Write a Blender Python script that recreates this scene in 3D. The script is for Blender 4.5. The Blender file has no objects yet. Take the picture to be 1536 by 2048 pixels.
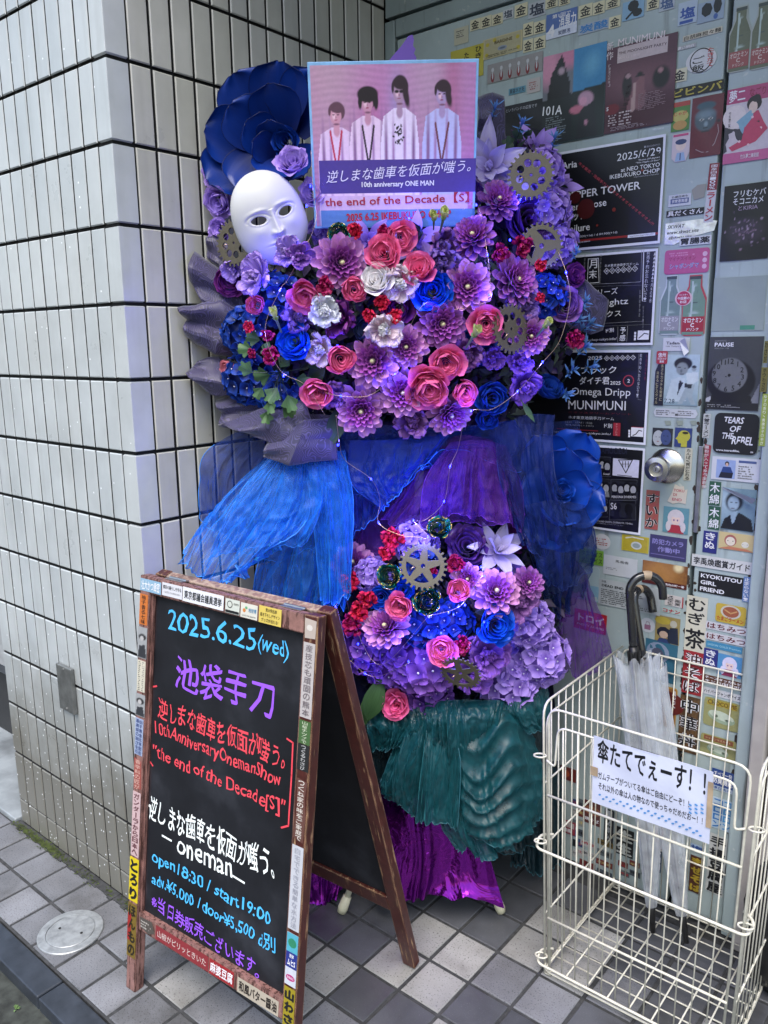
import bpy, bmesh, math, random
import numpy as np
from mathutils import Vector, Matrix, noise as mnoise
rnd = random.Random(7)
PI = math.pi
sc = bpy.context.scene
COL = sc.collection

# ------------------------------------------------------------------ camera
CAM = Vector((1.44825, -1.75534, 1.34155))
CR = Vector((0.76839904, 0.63987022, -0.01135897))     # right
CU = Vector((-0.12203525, 0.16392545, 0.97889522))     # up
CF = Vector((-0.62822792, 0.75079595, -0.20404688))    # forward
FPX = 1613.0                                           # focal length in pixels of the 1536 x 2048 photograph
cd = bpy.data.cameras.new('camera')
cam = bpy.data.objects.new('camera', cd); COL.objects.link(cam)
cd.sensor_width = 36; cd.lens = FPX / 2048 * 36; cd.clip_start = 0.02; cd.clip_end = 200
m3 = Matrix((CR, CU, -CF)).transposed()
cam.matrix_world = Matrix.Translation(CAM) @ m3.to_4x4()
sc.camera = cam

# ------------------------------------------------------------------ world, light, exposure
SUN_EL, SUN_ROT = math.radians(62), math.radians(150)
w = bpy.data.worlds.new('World'); sc.world = w; w.use_nodes = True
nt = w.node_tree; nt.nodes.clear()
sky = nt.nodes.new('ShaderNodeTexSky'); sky.sky_type = 'NISHITA'; sky.sun_disc = False
sky.sun_elevation = SUN_EL; sky.sun_rotation = SUN_ROT; sky.air_density = 1.4; sky.dust_density = 3.0
bg = nt.nodes.new('ShaderNodeBackground'); bg.inputs[1].default_value = 0.13
ow = nt.nodes.new('ShaderNodeOutputWorld')
nt.links.new(sky.outputs[0], bg.inputs[0]); nt.links.new(bg.outputs[0], ow.inputs[0])
sl = bpy.data.lights.new('sun', 'SUN'); sl.energy = 1.5; sl.angle = math.radians(40); sl.color = (1.0, 0.98, 0.95)
so = bpy.data.objects.new('sun', sl); COL.objects.link(so)
sd = Vector((math.sin(SUN_ROT) * math.cos(SUN_EL), math.cos(SUN_ROT) * math.cos(SUN_EL), math.sin(SUN_EL)))
so.rotation_euler = (-sd).to_track_quat('-Z', 'Y').to_euler(); so.location = (2, -4, 5)
sc.view_settings.view_transform = 'Standard'; sc.view_settings.look = 'None'
sc.view_settings.exposure = 1.22; sc.view_settings.gamma = 1.0; sc.view_settings.use_curve_mapping = False
sc.cycles.use_denoising = True
sc.cycles.max_bounces = 7; sc.cycles.transparent_max_bounces = 20; sc.cycles.sample_clamp_indirect = 4

# ------------------------------------------------------------------ geometry of sight lines (for laying out real positions)
def ray(px, py):
    return CR * ((px - 768) / FPX) + CU * (-(py - 1024) / FPX) + CF
def hit(px, py, p0, n):
    d = ray(px, py); return CAM + d * ((Vector(p0) - CAM).dot(n) / d.dot(n))
def ground(px, py, z=0.0): return hit(px, py, (0, 0, z), Vector((0, 0, 1)))
def wallY(px, py, y=0.0): return hit(px, py, (0, y, 0), Vector((0, 1, 0)))
N = Vector((.629, -.777, 0)).normalized(); RT = Vector((.777, .629, 0)).normalized(); UP = Vector((0, 0, 1))
O = Vector((.36, -.33, 0))
def F(px, py, d):
    p = hit(px, py, O + N * d, N)
    if p.x < .012 or p.y > -.012:                      # keep clear of the walls of the recess
        dr = ray(px, py); t = 1e9
        if dr.x < 0: t = min(t, (.012 - CAM.x) / dr.x)
        if dr.y > 0: t = min(t, (-.012 - CAM.y) / dr.y)
        p2 = CAM + dr * t
        if (p2 - CAM).length < (p - CAM).length: p = p2
    return p
def pxm(p): return (Vector(p) - CAM).dot(CF) / FPX      # metres that one photograph pixel covers at p

# ------------------------------------------------------------------ materials
MATS = {}
def nodes(m):
    m.use_nodes = True; nt = m.node_tree; nt.nodes.clear()
    out = nt.nodes.new('ShaderNodeOutputMaterial'); b = nt.nodes.new('ShaderNodeBsdfPrincipled')
    nt.links.new(b.outputs[0], out.inputs[0]); return nt, b, out
def ramp(nt, src, stops):
    r = nt.nodes.new('ShaderNodeValToRGB'); nt.links.new(src, r.inputs[0])
    e = r.color_ramp.elements
    while len(e) < len(stops): e.new(.5)
    for k, (p, c) in enumerate(stops):
        e[k].position = p; e[k].color = (*c, 1) if len(c) == 3 else (c[0],) * 3 + (1,)
    return r.outputs[0]
def noise(nt, scale, detail=4, rough=.55, co='Object', dist=0):
    tc = nt.nodes.new('ShaderNodeTexCoord'); n = nt.nodes.new('ShaderNodeTexNoise')
    n.inputs['Scale'].default_value = scale; n.inputs['Detail'].default_value = detail
    n.inputs['Roughness'].default_value = rough; n.inputs['Distortion'].default_value = dist
    nt.links.new(tc.outputs[co], n.inputs['Vector']); return n
def mixc(nt, fac, a, b, mode='MIX'):
    x = nt.nodes.new('ShaderNodeMix'); x.data_type = 'RGBA'; x.blend_type = mode
    for sock, v in ((0, fac), (6, a), (7, b)):
        if isinstance(v, (int, float)): x.inputs[sock].default_value = v
        elif isinstance(v, tuple): x.inputs[sock].default_value = (*v, 1)
        else: nt.links.new(v, x.inputs[sock])
    return x.outputs[2]
def mth(nt, op, a, b=None):
    x = nt.nodes.new('ShaderNodeMath'); x.operation = op
    for k, v in enumerate((a, b)):
        if v is None: continue
        if isinstance(v, (int, float)): x.inputs[k].default_value = v
        else: nt.links.new(v, x.inputs[k])
    return x.outputs[0]
def bump(nt, b, h, strength=.2, dist=.001):
    x = nt.nodes.new('ShaderNodeBump'); x.inputs['Strength'].default_value = strength; x.inputs['Distance'].default_value = dist
    nt.links.new(h, x.inputs['Height']); nt.links.new(x.outputs[0], b.inputs['Normal'])
def mat(name, col, rough=.5, metal=0, var=.15, scale=30, bmp=0, bscale=200, alt=None, coat=0, rnd_obj=0):
    if name in MATS: return MATS[name]
    m = bpy.data.materials.new(name); nt, b, _ = nodes(m)
    n = noise(nt, scale); lo = tuple(c * (1 - var) for c in col); hi = tuple(min(1, c * (1 + var)) for c in col) if alt is None else alt
    c = ramp(nt, n.outputs[0], [(.35, lo), (.65, hi)])
    if rnd_obj:
        oi = nt.nodes.new('ShaderNodeObjectInfo')
        hs = nt.nodes.new('ShaderNodeHueSaturation'); nt.links.new(c, hs.inputs['Color'])
        nt.links.new(mth(nt, 'ADD', mth(nt, 'MULTIPLY', oi.outputs['Random'], rnd_obj * 2), 1 - rnd_obj), hs.inputs['Value']); c = hs.outputs[0]
    nt.links.new(c, b.inputs['Base Color']); b.inputs['Roughness'].default_value = rough; b.inputs['Metallic'].default_value = metal
    b.inputs['Coat Weight'].default_value = coat
    if bmp: bump(nt, b, noise(nt, bscale, 6).outputs[0], bmp)
    MATS[name] = m; return m
def petal_mat(name, base, tip, rough=.5, trans=.25, vein=.25, rnd_obj=.12, sheen=.3, p0=.15, p1=.8, spec=.35):
    if name in MATS: return MATS[name]
    m = bpy.data.materials.new(name); nt, b, out = nodes(m)
    uv = nt.nodes.new('ShaderNodeUVMap'); uv.uv_map = 'uv'
    sp = nt.nodes.new('ShaderNodeSeparateXYZ'); nt.links.new(uv.outputs[0], sp.inputs[0])
    c = ramp(nt, sp.outputs[1], [(p0, base), (p1, tip)])
    mp = nt.nodes.new('ShaderNodeMapping'); mp.inputs['Scale'].default_value = (26, 2.5, 1); nt.links.new(uv.outputs[0], mp.inputs[0])
    nz = nt.nodes.new('ShaderNodeTexNoise'); nz.inputs['Scale'].default_value = 1.0; nz.inputs['Detail'].default_value = 4
    nt.links.new(mp.outputs[0], nz.inputs['Vector'])
    v = ramp(nt, nz.outputs[0], [(.3, (1 - vein,)), (.7, (1.0,))])
    c = mixc(nt, 1.0, c, v, 'MULTIPLY')
    oi = nt.nodes.new('ShaderNodeObjectInfo'); hs = nt.nodes.new('ShaderNodeHueSaturation'); nt.links.new(c, hs.inputs['Color'])
    nt.links.new(mth(nt, 'ADD', mth(nt, 'MULTIPLY', oi.outputs['Random'], rnd_obj * 2), 1 - rnd_obj), hs.inputs['Value'])
    c = hs.outputs[0]
    nt.links.new(c, b.inputs['Base Color']); b.inputs['Roughness'].default_value = rough
    b.inputs['Specular IOR Level'].default_value = spec
    b.inputs['Sheen Weight'].default_value = sheen; b.inputs['Sheen Roughness'].default_value = .5; b.inputs['Sheen Tint'].default_value = (*[min(1, x * 1.5 + .03) for x in tip], 1)
    bump(nt, b, nz.outputs[0], .35, .0006)
    tr = nt.nodes.new('ShaderNodeBsdfTranslucent'); nt.links.new(c, tr.inputs[0])
    mx = nt.nodes.new('ShaderNodeMixShader'); mx.inputs[0].default_value = trans
    nt.links.new(b.outputs[0], mx.inputs[1]); nt.links.new(tr.outputs[0], mx.inputs[2]); nt.links.new(mx.outputs[0], out.inputs[0])
    MATS[name] = m; return m
def tulle_mat(name, col, opac=.6, rough=.6, sheen=.6, weave=900):
    if name in MATS: return MATS[name]
    m = bpy.data.materials.new(name); nt, b, out = nodes(m)
    n = noise(nt, 38, 5, .6); c = ramp(nt, n.outputs[0], [(.3, tuple(x * .75 for x in col)), (.7, tuple(min(1, x * 1.35 + .005) for x in col))])
    nt.links.new(c, b.inputs['Base Color']); b.inputs['Roughness'].default_value = rough
    b.inputs['Sheen Weight'].default_value = sheen; b.inputs['Sheen Roughness'].default_value = .35
    b.inputs['Sheen Tint'].default_value = (*[min(1, x * 3.5 + .04) for x in col], 1)
    bump(nt, b, noise(nt, weave, 3).outputs[0], .25, .0005)
    tl = nt.nodes.new('ShaderNodeBsdfTranslucent'); nt.links.new(c, tl.inputs[0])
    m1 = nt.nodes.new('ShaderNodeMixShader'); m1.inputs[0].default_value = .35
    nt.links.new(b.outputs[0], m1.inputs[1]); nt.links.new(tl.outputs[0], m1.inputs[2])
    tp = nt.nodes.new('ShaderNodeBsdfTransparent')
    lw = nt.nodes.new('ShaderNodeLayerWeight'); lw.inputs[0].default_value = .35
    fac = mth(nt, 'ADD', mth(nt, 'MULTIPLY', lw.outputs['Facing'], .45), opac - .12)
    fac = mth(nt, 'ADD', fac, mth(nt, 'MULTIPLY', n.outputs[0], .25)); fac = mth(nt, 'MINIMUM', fac, 1.0)
    m2 = nt.nodes.new('ShaderNodeMixShader'); nt.links.new(fac, m2.inputs[0])
    nt.links.new(tp.outputs[0], m2.inputs[1]); nt.links.new(m1.outputs[0], m2.inputs[2]); nt.links.new(m2.outputs[0], out.inputs[0])
    MATS[name] = m; return m

# ------------------------------------------------------------------ object helpers
def mkmesh(name, V, Fc, mats, uv=None, col=None, mi=None, smooth=True):
    me = bpy.data.meshes.new(name); me.from_pydata([tuple(v) for v in V], [], [tuple(int(i) for i in f) for f in Fc])
    for m in (mats if isinstance(mats, (list, tuple)) else [mats]): me.materials.append(m)
    if mi is not None: me.polygons.foreach_set('material_index', np.asarray(mi, dtype=np.int32))
    if smooth: me.polygons.foreach_set('use_smooth', np.ones(len(me.polygons), dtype=bool))
    if uv is not None:
        l = me.uv_layers.new(name='uv'); idx = np.empty(len(me.loops), dtype=np.int32); me.loops.foreach_get('vertex_index', idx)
        l.data.foreach_set('uv', np.asarray(uv, dtype=np.float32)[idx].ravel())
    if col is not None:
        a = me.color_attributes.new('Col', 'FLOAT_COLOR', 'POINT'); a.data.foreach_set('color', np.asarray(col, dtype=np.float32).ravel())
    me.update(); return me
def put(name, me, parent=None, loc=None, mw=None, kind=None):
    o = bpy.data.objects.new(name, me); COL.objects.link(o)
    if parent is not None: o.parent = parent
    if mw is not None: o.matrix_local = mw
    elif loc is not None: o.location = loc
    if kind: o['kind'] = kind
    return o
def tag(o, label, cat, group=None):
    o['label'] = label; o['category'] = cat
    if group: o['group'] = group
    return o
def thing(name, label, cat, mw=None, group=None):
    o = bpy.data.objects.new(name, None); COL.objects.link(o); o.empty_display_size = .03
    if mw is not None: o.matrix_world = mw if isinstance(mw, Matrix) else Matrix.Translation(mw)
    return tag(o, label, cat, group)
class MB:
    """collects simple shapes into one mesh"""
    def __init__(s): s.V = []; s.F = []; s.M = []
    def add(s, V, Fc, mi=0, mw=None):
        k = len(s.V); s.V += [tuple(mw @ Vector(v)) if mw is not None else tuple(v) for v in V]
        s.F += [tuple(i + k for i in f) for f in Fc]; s.M += [mi] * len(Fc)
    def box(s, a, b, bev=0, mi=0, mw=None):
        x0, y0, z0 = a; x1, y1, z1 = b
        if not bev:
            V = [(x, y, z) for z in (z0, z1) for y in (y0, y1) for x in (x0, x1)]
            s.add(V, [(0, 2, 3, 1), (4, 5, 7, 6), (0, 1, 5, 4), (2, 6, 7, 3), (0, 4, 6, 2), (1, 3, 7, 5)], mi, mw); return
        bm = bmesh.new(); bmesh.ops.create_cube(bm, size=1)
        for v in bm.verts: v.co = Vector(((v.co.x + .5) * (x1 - x0) + x0, (v.co.y + .5) * (y1 - y0) + y0, (v.co.z + .5) * (z1 - z0) + z0))
        bmesh.ops.bevel(bm, geom=bm.edges[:], offset=bev, segments=2, affect='EDGES', profile=.5)
        bm.verts.index_update(); s.add([v.co[:] for v in bm.verts], [[v.index for v in f.verts] for f in bm.faces], mi, mw); bm.free()
    def tube(s, pts, r, n=8, mi=0, closed=False, cap=True):
        pts = [Vector(p) for p in pts]; m = len(pts)
        rs = r if isinstance(r, (list, tuple)) else [r] * m
        t0 = (pts[1] - pts[0]).normalized(); a = t0.orthogonal().normalized(); V = []
        for i, p in enumerate(pts):
            if closed: t = (pts[(i + 1) % m] - pts[i - 1]).normalized()
            else: t = (pts[min(i + 1, m - 1)] - pts[max(i - 1, 0)]).normalized()
            a = (a - t * a.dot(t)).normalized(); bb = t.cross(a)
            for k in range(n):
                g = 2 * PI * k / n; V.append(p + (a * math.cos(g) + bb * math.sin(g)) * rs[i])
        Fc = []
        for i in range(m if closed else m - 1):
            j = (i + 1) % m
            for k in range(n): Fc.append((i * n + k, i * n + (k + 1) % n, j * n + (k + 1) % n, j * n + k))
        if cap and not closed: Fc.append(tuple(range(n))[::-1]); Fc.append(tuple((m - 1) * n + k for k in range(n)))
        s.add(V, Fc, mi)
    def lathe(s, prof, n=24, mi=0, mw=None):
        V = []; Fc = []
        for r, z in prof:
            for k in range(n): V.append((r * math.cos(2 * PI * k / n), r * math.sin(2 * PI * k / n), z))
        for i in range(len(prof) - 1):
            for k in range(n): Fc.append((i * n + k, i * n + (k + 1) % n, (i + 1) * n + (k + 1) % n, (i + 1) * n + k))
        Fc.append(tuple(range(n))[::-1]); Fc.append(tuple((len(prof) - 1) * n + k for k in range(n)))
        s.add(V, Fc, mi, mw)
    def mesh(s, name, mats, smooth=False): return mkmesh(name, s.V, s.F, mats, mi=s.M, smooth=smooth)
def smooth_path(pts, n=8):
    P = [Vector(p) for p in pts]; P = [P[0] * 2 - P[1]] + P + [P[-1] * 2 - P[-2]]; out = []
    for i in range(1, len(P) - 2):
        for k in range(n):
            t = k / n; a, b, c, d = P[i - 1:i + 3]
            out.append(.5 * ((2 * b) + (c - a) * t + (2 * a - 5 * b + 4 * c - d) * t * t + (-a + 3 * b - 3 * c + d) * t ** 3))
    out.append(P[-2]); return out

# ------------------------------------------------------------------ print: flat lettering and pictures lying on a sheet
def print_mat(name, rough=.42, wear=.12):
    if name in MATS: return MATS[name]
    m = bpy.data.materials.new(name); nt, b, _ = nodes(m)
    a = nt.nodes.new('ShaderNodeAttribute'); a.attribute_name = 'Col'
    n = noise(nt, 120, 6, .7); v = ramp(nt, n.outputs[0], [(.3, (1 - wear,)), (.6, (1.0,))])
    nt.links.new(mixc(nt, 1.0, a.outputs['Color'], v, 'MULTIPLY'), b.inputs['Base Color'])
    b.inputs['Roughness'].default_value = rough
    bump(nt, b, noise(nt, 25, 3).outputs[0], .12, .002)
    MATS[name] = m; return m
PRINT = print_mat('printed_ink'); CHALK = print_mat('chalk_pen_ink', .7, .1)
GL = {}
def glyphs(text, bold=0.0, shear=0.0):
    """2D triangles of a piece of lettering, normalised to its own box (x 0..1, y 0..1) and its aspect ratio"""
    key = (text, bold, shear)
    if key in GL: return GL[key]
    cu = bpy.data.curves.new('t', 'FONT'); cu.body = text; cu.size = 1; cu.shear = shear; cu.resolution_u = 2
    ob = bpy.data.objects.new('t', cu); me = ob.to_mesh()
    n = len(me.vertices); co = np.empty(n * 3); me.vertices.foreach_get('co', co); co = co.reshape(-1, 3)
    fc = [tuple(p.vertices) for p in me.polygons]
    ob.to_mesh_clear(); bpy.data.objects.remove(ob); bpy.data.curves.remove(cu)
    if n == 0: GL[key] = (np.zeros((0, 3)), [], 1.0); return GL[key]
    co[:, 2] = 0
    if bold > .004:        # a heavier pen: the strokes laid over themselves, slightly shifted
        b = bold * .62; cs = [co]; fs = list(fc)
        for i, (dx, dy) in enumerate(((b, 0), (-b, 0), (0, b), (0, -b))):
            cs.append(co + np.array([dx, dy, .00001 * (i + 1)])); fs += [tuple(v + n * (i + 1) for v in f) for f in fc]
        co = np.concatenate(cs); fc = fs
    lo, hi = co.min(0), co.max(0); sz = np.maximum(hi - lo, 1e-4); q = (co - lo) / sz; q[:, 2] = co[:, 2]
    GL[key] = (q, fc, float(sz[0] / sz[1])); return GL[key]
def C3(c):
    """'#rrggbb' in picture values -> linear base colour"""
    if isinstance(c, str):
        c = tuple(int(c[i:i + 2], 16) / 255 for i in (1, 3, 5))
        c = tuple(x / 12.92 if x < .04045 else ((x + .055) / 1.055) ** 2.4 for x in c)
    return c
class Sheet:
    """a thin sheet in a plane; pictures and lettering are given at photograph positions or as fractions"""
    def __init__(s, p0, ex, ey, W, H, zoom=(0, 0, 1), wav=0.0, seed=0):
        s.p0 = Vector(p0); s.ex = Vector(ex).normalized(); s.ey = Vector(ey).normalized(); s.n = s.ex.cross(s.ey).normalized()
        s.W, s.H = W, H; s.z = zoom; s.V = []; s.Fc = []; s.C = []; s.k = 0; s.wav = wav; s.ph = seed * 1.7
    def loc(s, x, y):
        ox, oy, q = s.z; P = hit(ox + x / q, oy + y / q, s.p0, s.n) - s.p0
        return np.array([P.dot(s.ex), P.dot(s.ey)])
    def uvp(s, u, v): return np.array([u * s.W, (1 - v) * s.H])
    def zf(s, x, y):
        return s.wav * (np.sin(x / s.W * 5 + s.ph) * np.cos(y / s.H * 4 + s.ph * 2) + .6 * np.sin((x / s.W + y / s.H) * 7 + s.ph)) if s.wav else 0 * x
    def _add(s, P, fc, col, layer=None):
        s.k += 1; z = .00025 + .00006 * s.k if layer is None else layer
        P = np.asarray(P, float); k = len(s.V); dz = P[:, 2] if P.shape[1] > 2 else 0; P = P[:, :2]; zz = s.zf(P[:, 0], P[:, 1]) + z + dz
        s.V += [(a, b, c) for (a, b), c in zip(P, zz)]; s.Fc += [tuple(i + k for i in f) for f in fc]
        col = np.asarray(col, float)
        if col.ndim == 1: col = np.tile(col, (len(P), 1))
        s.C += [(*c, 1) for c in col]
    def grid(s, P00, P10, P11, P01, col, n=5, m=5):
        P00, P10, P11, P01 = map(np.asarray, (P00, P10, P11, P01))
        if not s.wav and not callable(col): n = m = 1
        U, Vv = np.meshgrid(np.linspace(0, 1, n + 1), np.linspace(0, 1, m + 1)); U = U.ravel()[:, None]; Vv = Vv.ravel()[:, None]
        P = (P00 * (1 - U) + P10 * U) * (1 - Vv) + (P01 * (1 - U) + P11 * U) * Vv
        fc = [(j * (n + 1) + i, j * (n + 1) + i + 1, (j + 1) * (n + 1) + i + 1, (j + 1) * (n + 1) + i) for j in range(m) for i in range(n)]
        s._add(P, fc, col(U[:, 0], 1 - Vv[:, 0]) if callable(col) else C3(col))
    def rect(s, u0, v0, u1, v1, col, n=5, m=5):
        a, b = s.uvp(u0, v1), s.uvp(u1, v0); s.grid((a[0], a[1]), (b[0], a[1]), (b[0], b[1]), (a[0], b[1]), col, n, m)
    def rectp(s, x0, y0, x1, y1, col):          # two opposite corners at photograph positions
        a, b = s.loc(x0, y0), s.loc(x1, y1); lo, hi = np.minimum(a, b), np.maximum(a, b)
        s.grid(lo, (hi[0], lo[1]), hi, (lo[0], hi[1]), col)
    def poly(s, pts, col, px=True):
        P = np.array([s.loc(*p) if px else s.uvp(*p) for p in pts]); s._add(P, [tuple(range(len(P)))[::-1]], C3(col))
    def ell(s, u, v, ru, rv, col, n=20, rot=0, a0=0, a1=2 * PI):
        t = np.linspace(a0, a1, n, endpoint=(a1 - a0) < 6.2); P = []
        for g in t:
            x, y = ru * math.cos(g), rv * math.sin(g); P.append(s.uvp(u, v) + np.array([x * math.cos(rot) - y * math.sin(rot), x * math.sin(rot) + y * math.cos(rot)]) * s.H)
        s._add(P, [tuple(range(len(P)))], C3(col))
    def line(s, pts, wd, col, px=True):
        P = [s.loc(*p) if px else s.uvp(*p) for p in pts]
        for a, b in zip(P[:-1], P[1:]):
            d = b - a; L = np.linalg.norm(d) + 1e-9; nn = np.array([-d[1], d[0]]) / L * wd / 2; e = d / L * wd * .3
            s._add([a - nn - e, b - nn + e, b + nn + e, a + nn - e], [(0, 1, 2, 3)], C3(col))
            s.k -= 1
        s.k += 1
    def _txt(s, text, A, ex, Lx, ey, Ly, col, bold, shear):
        P, fc, _ = glyphs(text, bold, shear)
        if len(P): s._add(np.c_[A + P[:, :1] * ex * Lx + P[:, 1:2] * ey * Ly, P[:, 2]], fc, C3(col))
    def t(s, text, x0, y0, x1, y1, h, col, bold=.0, shear=.0):
        """lettering whose middle line runs from (x0,y0) to (x1,y1) and whose height is h, all as read off the photograph"""
        a, b = s.loc(x0, y0), s.loc(x1, y1); d = b - a; L = np.linalg.norm(d); ex = d / L; ey = np.array([-ex[1], ex[0]])
        H = abs(s.loc(x0, y0 - h / 2)[1] - s.loc(x0, y0 + h / 2)[1]); s._txt(text, a - ey * H / 2, ex, L, ey, H, col, bold, shear)
    def tu(s, text, u, v, h, col, bold=.0, w=None, shear=.0, align='l'):
        """lettering by fractions: left middle at (u,v), height h of the sheet"""
        P, fc, asp = glyphs(text, bold, shear); H = h * s.H; L = w * s.W if w else H * asp; a = s.uvp(u, v)
        if align == 'c': a = a - np.array([L / 2, 0])
        s._txt(text, a - np.array([0, H / 2]), np.array([1., 0]), L, np.array([0, 1.]), H, col, bold, shear)
    def tv(s, text, x0, y0, x1, y1, wd, col, bold=.0, px=True):
        """characters set one below another, from top (x0,y0) to bottom (x1,y1), each wd wide"""
        f = s.loc if px else s.uvp; a, b = f(x0, y0), f(x1, y1); n = len(text); d = (b - a) / n
        wid = abs(s.loc(x0 + wd, y0)[0] - s.loc(x0, y0)[0]) if px else wd * s.W
        for i, ch in enumerate(text):
            if ch == ' ': continue
            c = a + d * (i + .5); hh = abs(d[1]) * .86; P, fc, asp = glyphs(ch, bold)
            ww = wid; h2 = hh
            if ch in 'ー-|': P = np.stack([P[:, 1], P[:, 0], P[:, 2]], 1); ww = wid * .2
            elif ch in 'っょゃ。、': ww = wid * .7; h2 = hh * .6
            s._txt2(P, fc, c - np.array([ww, h2]) / 2, ww, h2, col)
    def _txt2(s, P, fc, A, Lx, Ly, col):
        if len(P): s._add(np.c_[A + P[:, :2] * np.array([Lx, Ly]), P[:, 2]], fc, C3(col))
    def scribble(s, u0, v0, u1, v1, rows, col, seed=1, fill=.8):
        """rows of print too small to read: short dashes"""
        r = random.Random(seed); hh = (v1 - v0) / rows
        for k in range(rows):
            u = u0; v = v0 + hh * (k + .5); end = u0 + (u1 - u0) * r.uniform(.6, 1)
            P = []; fc = []
            while u < end:
                du = r.uniform(.2, .9) * hh * s.H / s.W
                if r.random() < fill:
                    a = s.uvp(u, v + hh * .28); b = s.uvp(min(u + du, end), v - hh * .28 * r.uniform(.5, 1)); q = len(P)
                    P += [a, (b[0], a[1]), b, (a[0], b[1])]; fc.append((q, q + 1, q + 2, q + 3))
                u += du * 1.25
            if P: s._add(P, fc, C3(col)); s.k -= 1
        s.k += 1
    def frame(s): return Matrix((s.ex, s.ey, s.n)).transposed().to_4x4()
    def build(s, name, label, cat, group=None, body=None, th=.0004, matp=None, parent=None, round_=0, peel=None, outline=None, bodyname='paper', tagit=True):
        mw = Matrix.Translation(s.p0) @ s.frame()
        if parent is None: root = thing(name, label, cat, mw, group)
        else:
            root = put(name, None, parent, mw=parent.matrix_world.inverted() @ mw)
        if body is not None:
            if outline is None:
                n = 10 if s.wav else 1; P = [];
                e = np.linspace(0, 1, n + 1); g = [(x * s.W, y * s.H) for y in e for x in e]
                if peel:    # a corner lifting off
                    pass
                V = [(x, y, float(s.zf(np.array([x]), np.array([y]))[0])) for x, y in g]; V2 = [(x, y, z + th) for x, y, z in V]
                q = (n + 1) ** 2; fc = [(j * (n + 1) + i, (j + 1) * (n + 1) + i, (j + 1) * (n + 1) + i + 1, j * (n + 1) + i + 1) for j in range(n) for i in range(n)]
                f2 = [tuple(i + q for i in f)[::-1] for f in fc]
                bd = [i for i in range(n)] + [i * (n + 1) + n for i in range(n)] + [(n + 1) * n + n - i for i in range(n)] + [(n - i) * (n + 1) for i in range(n)]
                sd_ = [(bd[i], bd[(i + 1) % len(bd)], bd[(i + 1) % len(bd)] + q, bd[i] + q) for i in range(len(bd))]
                me = mkmesh(bodyname, V + V2, fc + f2 + sd_, [PRINT if False else body], smooth=False)
            else:
                n = len(outline); V = [(x, y, 0) for x, y in outline] + [(x, y, th) for x, y in outline]
                me = mkmesh(bodyname, V, [tuple(range(n))[::-1], tuple(range(n, 2 * n))] + [(i, (i + 1) % n, (i + 1) % n + n, i + n) for i in range(n)], [body], smooth=False)
            put(bodyname, me, root)
        if s.V: put('print', mkmesh('print', [(a, b, c + th) for a, b, c in s.V], s.Fc, [matp or PRINT], col=s.C, smooth=bool(s.wav)), root)
        return root
def paint(W, H, bgf, ops):
    """colour function for a printed picture: layers of soft ellipses and polygons over a ground"""
    def fn(u, v):
        x = u * W; y = v * H; c = bgf(u, v) if callable(bgf) else np.tile(np.array(C3(bgf), float), (len(u), 1))
        for op in ops:
            k = op[0]
            if k == 'e':
                _, cx, cy, rx, ry, rot, col, soft = op; dx, dy = u - cx, (v - cy) * H / W; ca, sa = math.cos(rot), math.sin(rot)
                q = np.sqrt(((dx * ca + dy * sa) / rx) ** 2 + ((-dx * sa + dy * ca) / ry) ** 2); a = np.clip((1 - q) / max(soft, 1e-3) + .5, 0, 1)
            elif k == 'p':
                _, pts, col, soft = op; a = np.zeros(len(u), bool); m = len(pts)
                for i in range(m):
                    (x1, y1), (x2, y2) = pts[i], pts[(i + 1) % m]
                    cond = ((y1 > v) != (y2 > v)); xi = (x2 - x1) * (v - y1) / (y2 - y1 + 1e-12) + x1; a ^= cond & (u < xi)
                a = a.astype(float)
                if soft < 1: a = a * soft
            elif k == 'n':      # cloudy variation
                _, fx, fy, amp, col = op; a = np.clip(.5 + .5 * np.sin(u * fx + 3 * np.sin(v * fy)) * np.cos(v * fy * 1.7 + 2 * np.sin(u * fx * .6)), 0, 1) * amp
            c = c * (1 - a[:, None]) + np.array(C3(col))[None] * a[:, None]
        return c
    return fn
# ================================================================== SETTING
# ---- ground base and street
grout = mat('floor_grout', (.035, .036, .038), .85, var=.35, scale=60, bmp=.5, bscale=300)
asph = mat('asphalt', (.045, .048, .046), .9, var=.4, scale=90, bmp=.8, bscale=260)
kst = mat('kerb_slate', (.032, .038, .050), .34, var=.3, scale=16, bmp=.25, bscale=120, rnd_obj=.12)
b = MB(); b.box((-8, -30, -.16), (9, -1.19, -.045)); put('street', b.mesh('street', asph), kind='structure')
b = MB(); b.box((-8, -1.185, -.14), (9, -1.10, -.03)); put('gutter', b.mesh('gutter', mat('gutter_concrete', (.03, .034, .03), .9, var=.5, scale=30, bmp=.6, bscale=150)), kind='structure')
pav = MB(); pav.box((-8, -1.052, -.14), (9, 1.2, -.0025)); pavement = put('pavement', pav.mesh('grout_bed', grout), kind='structure')

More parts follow.
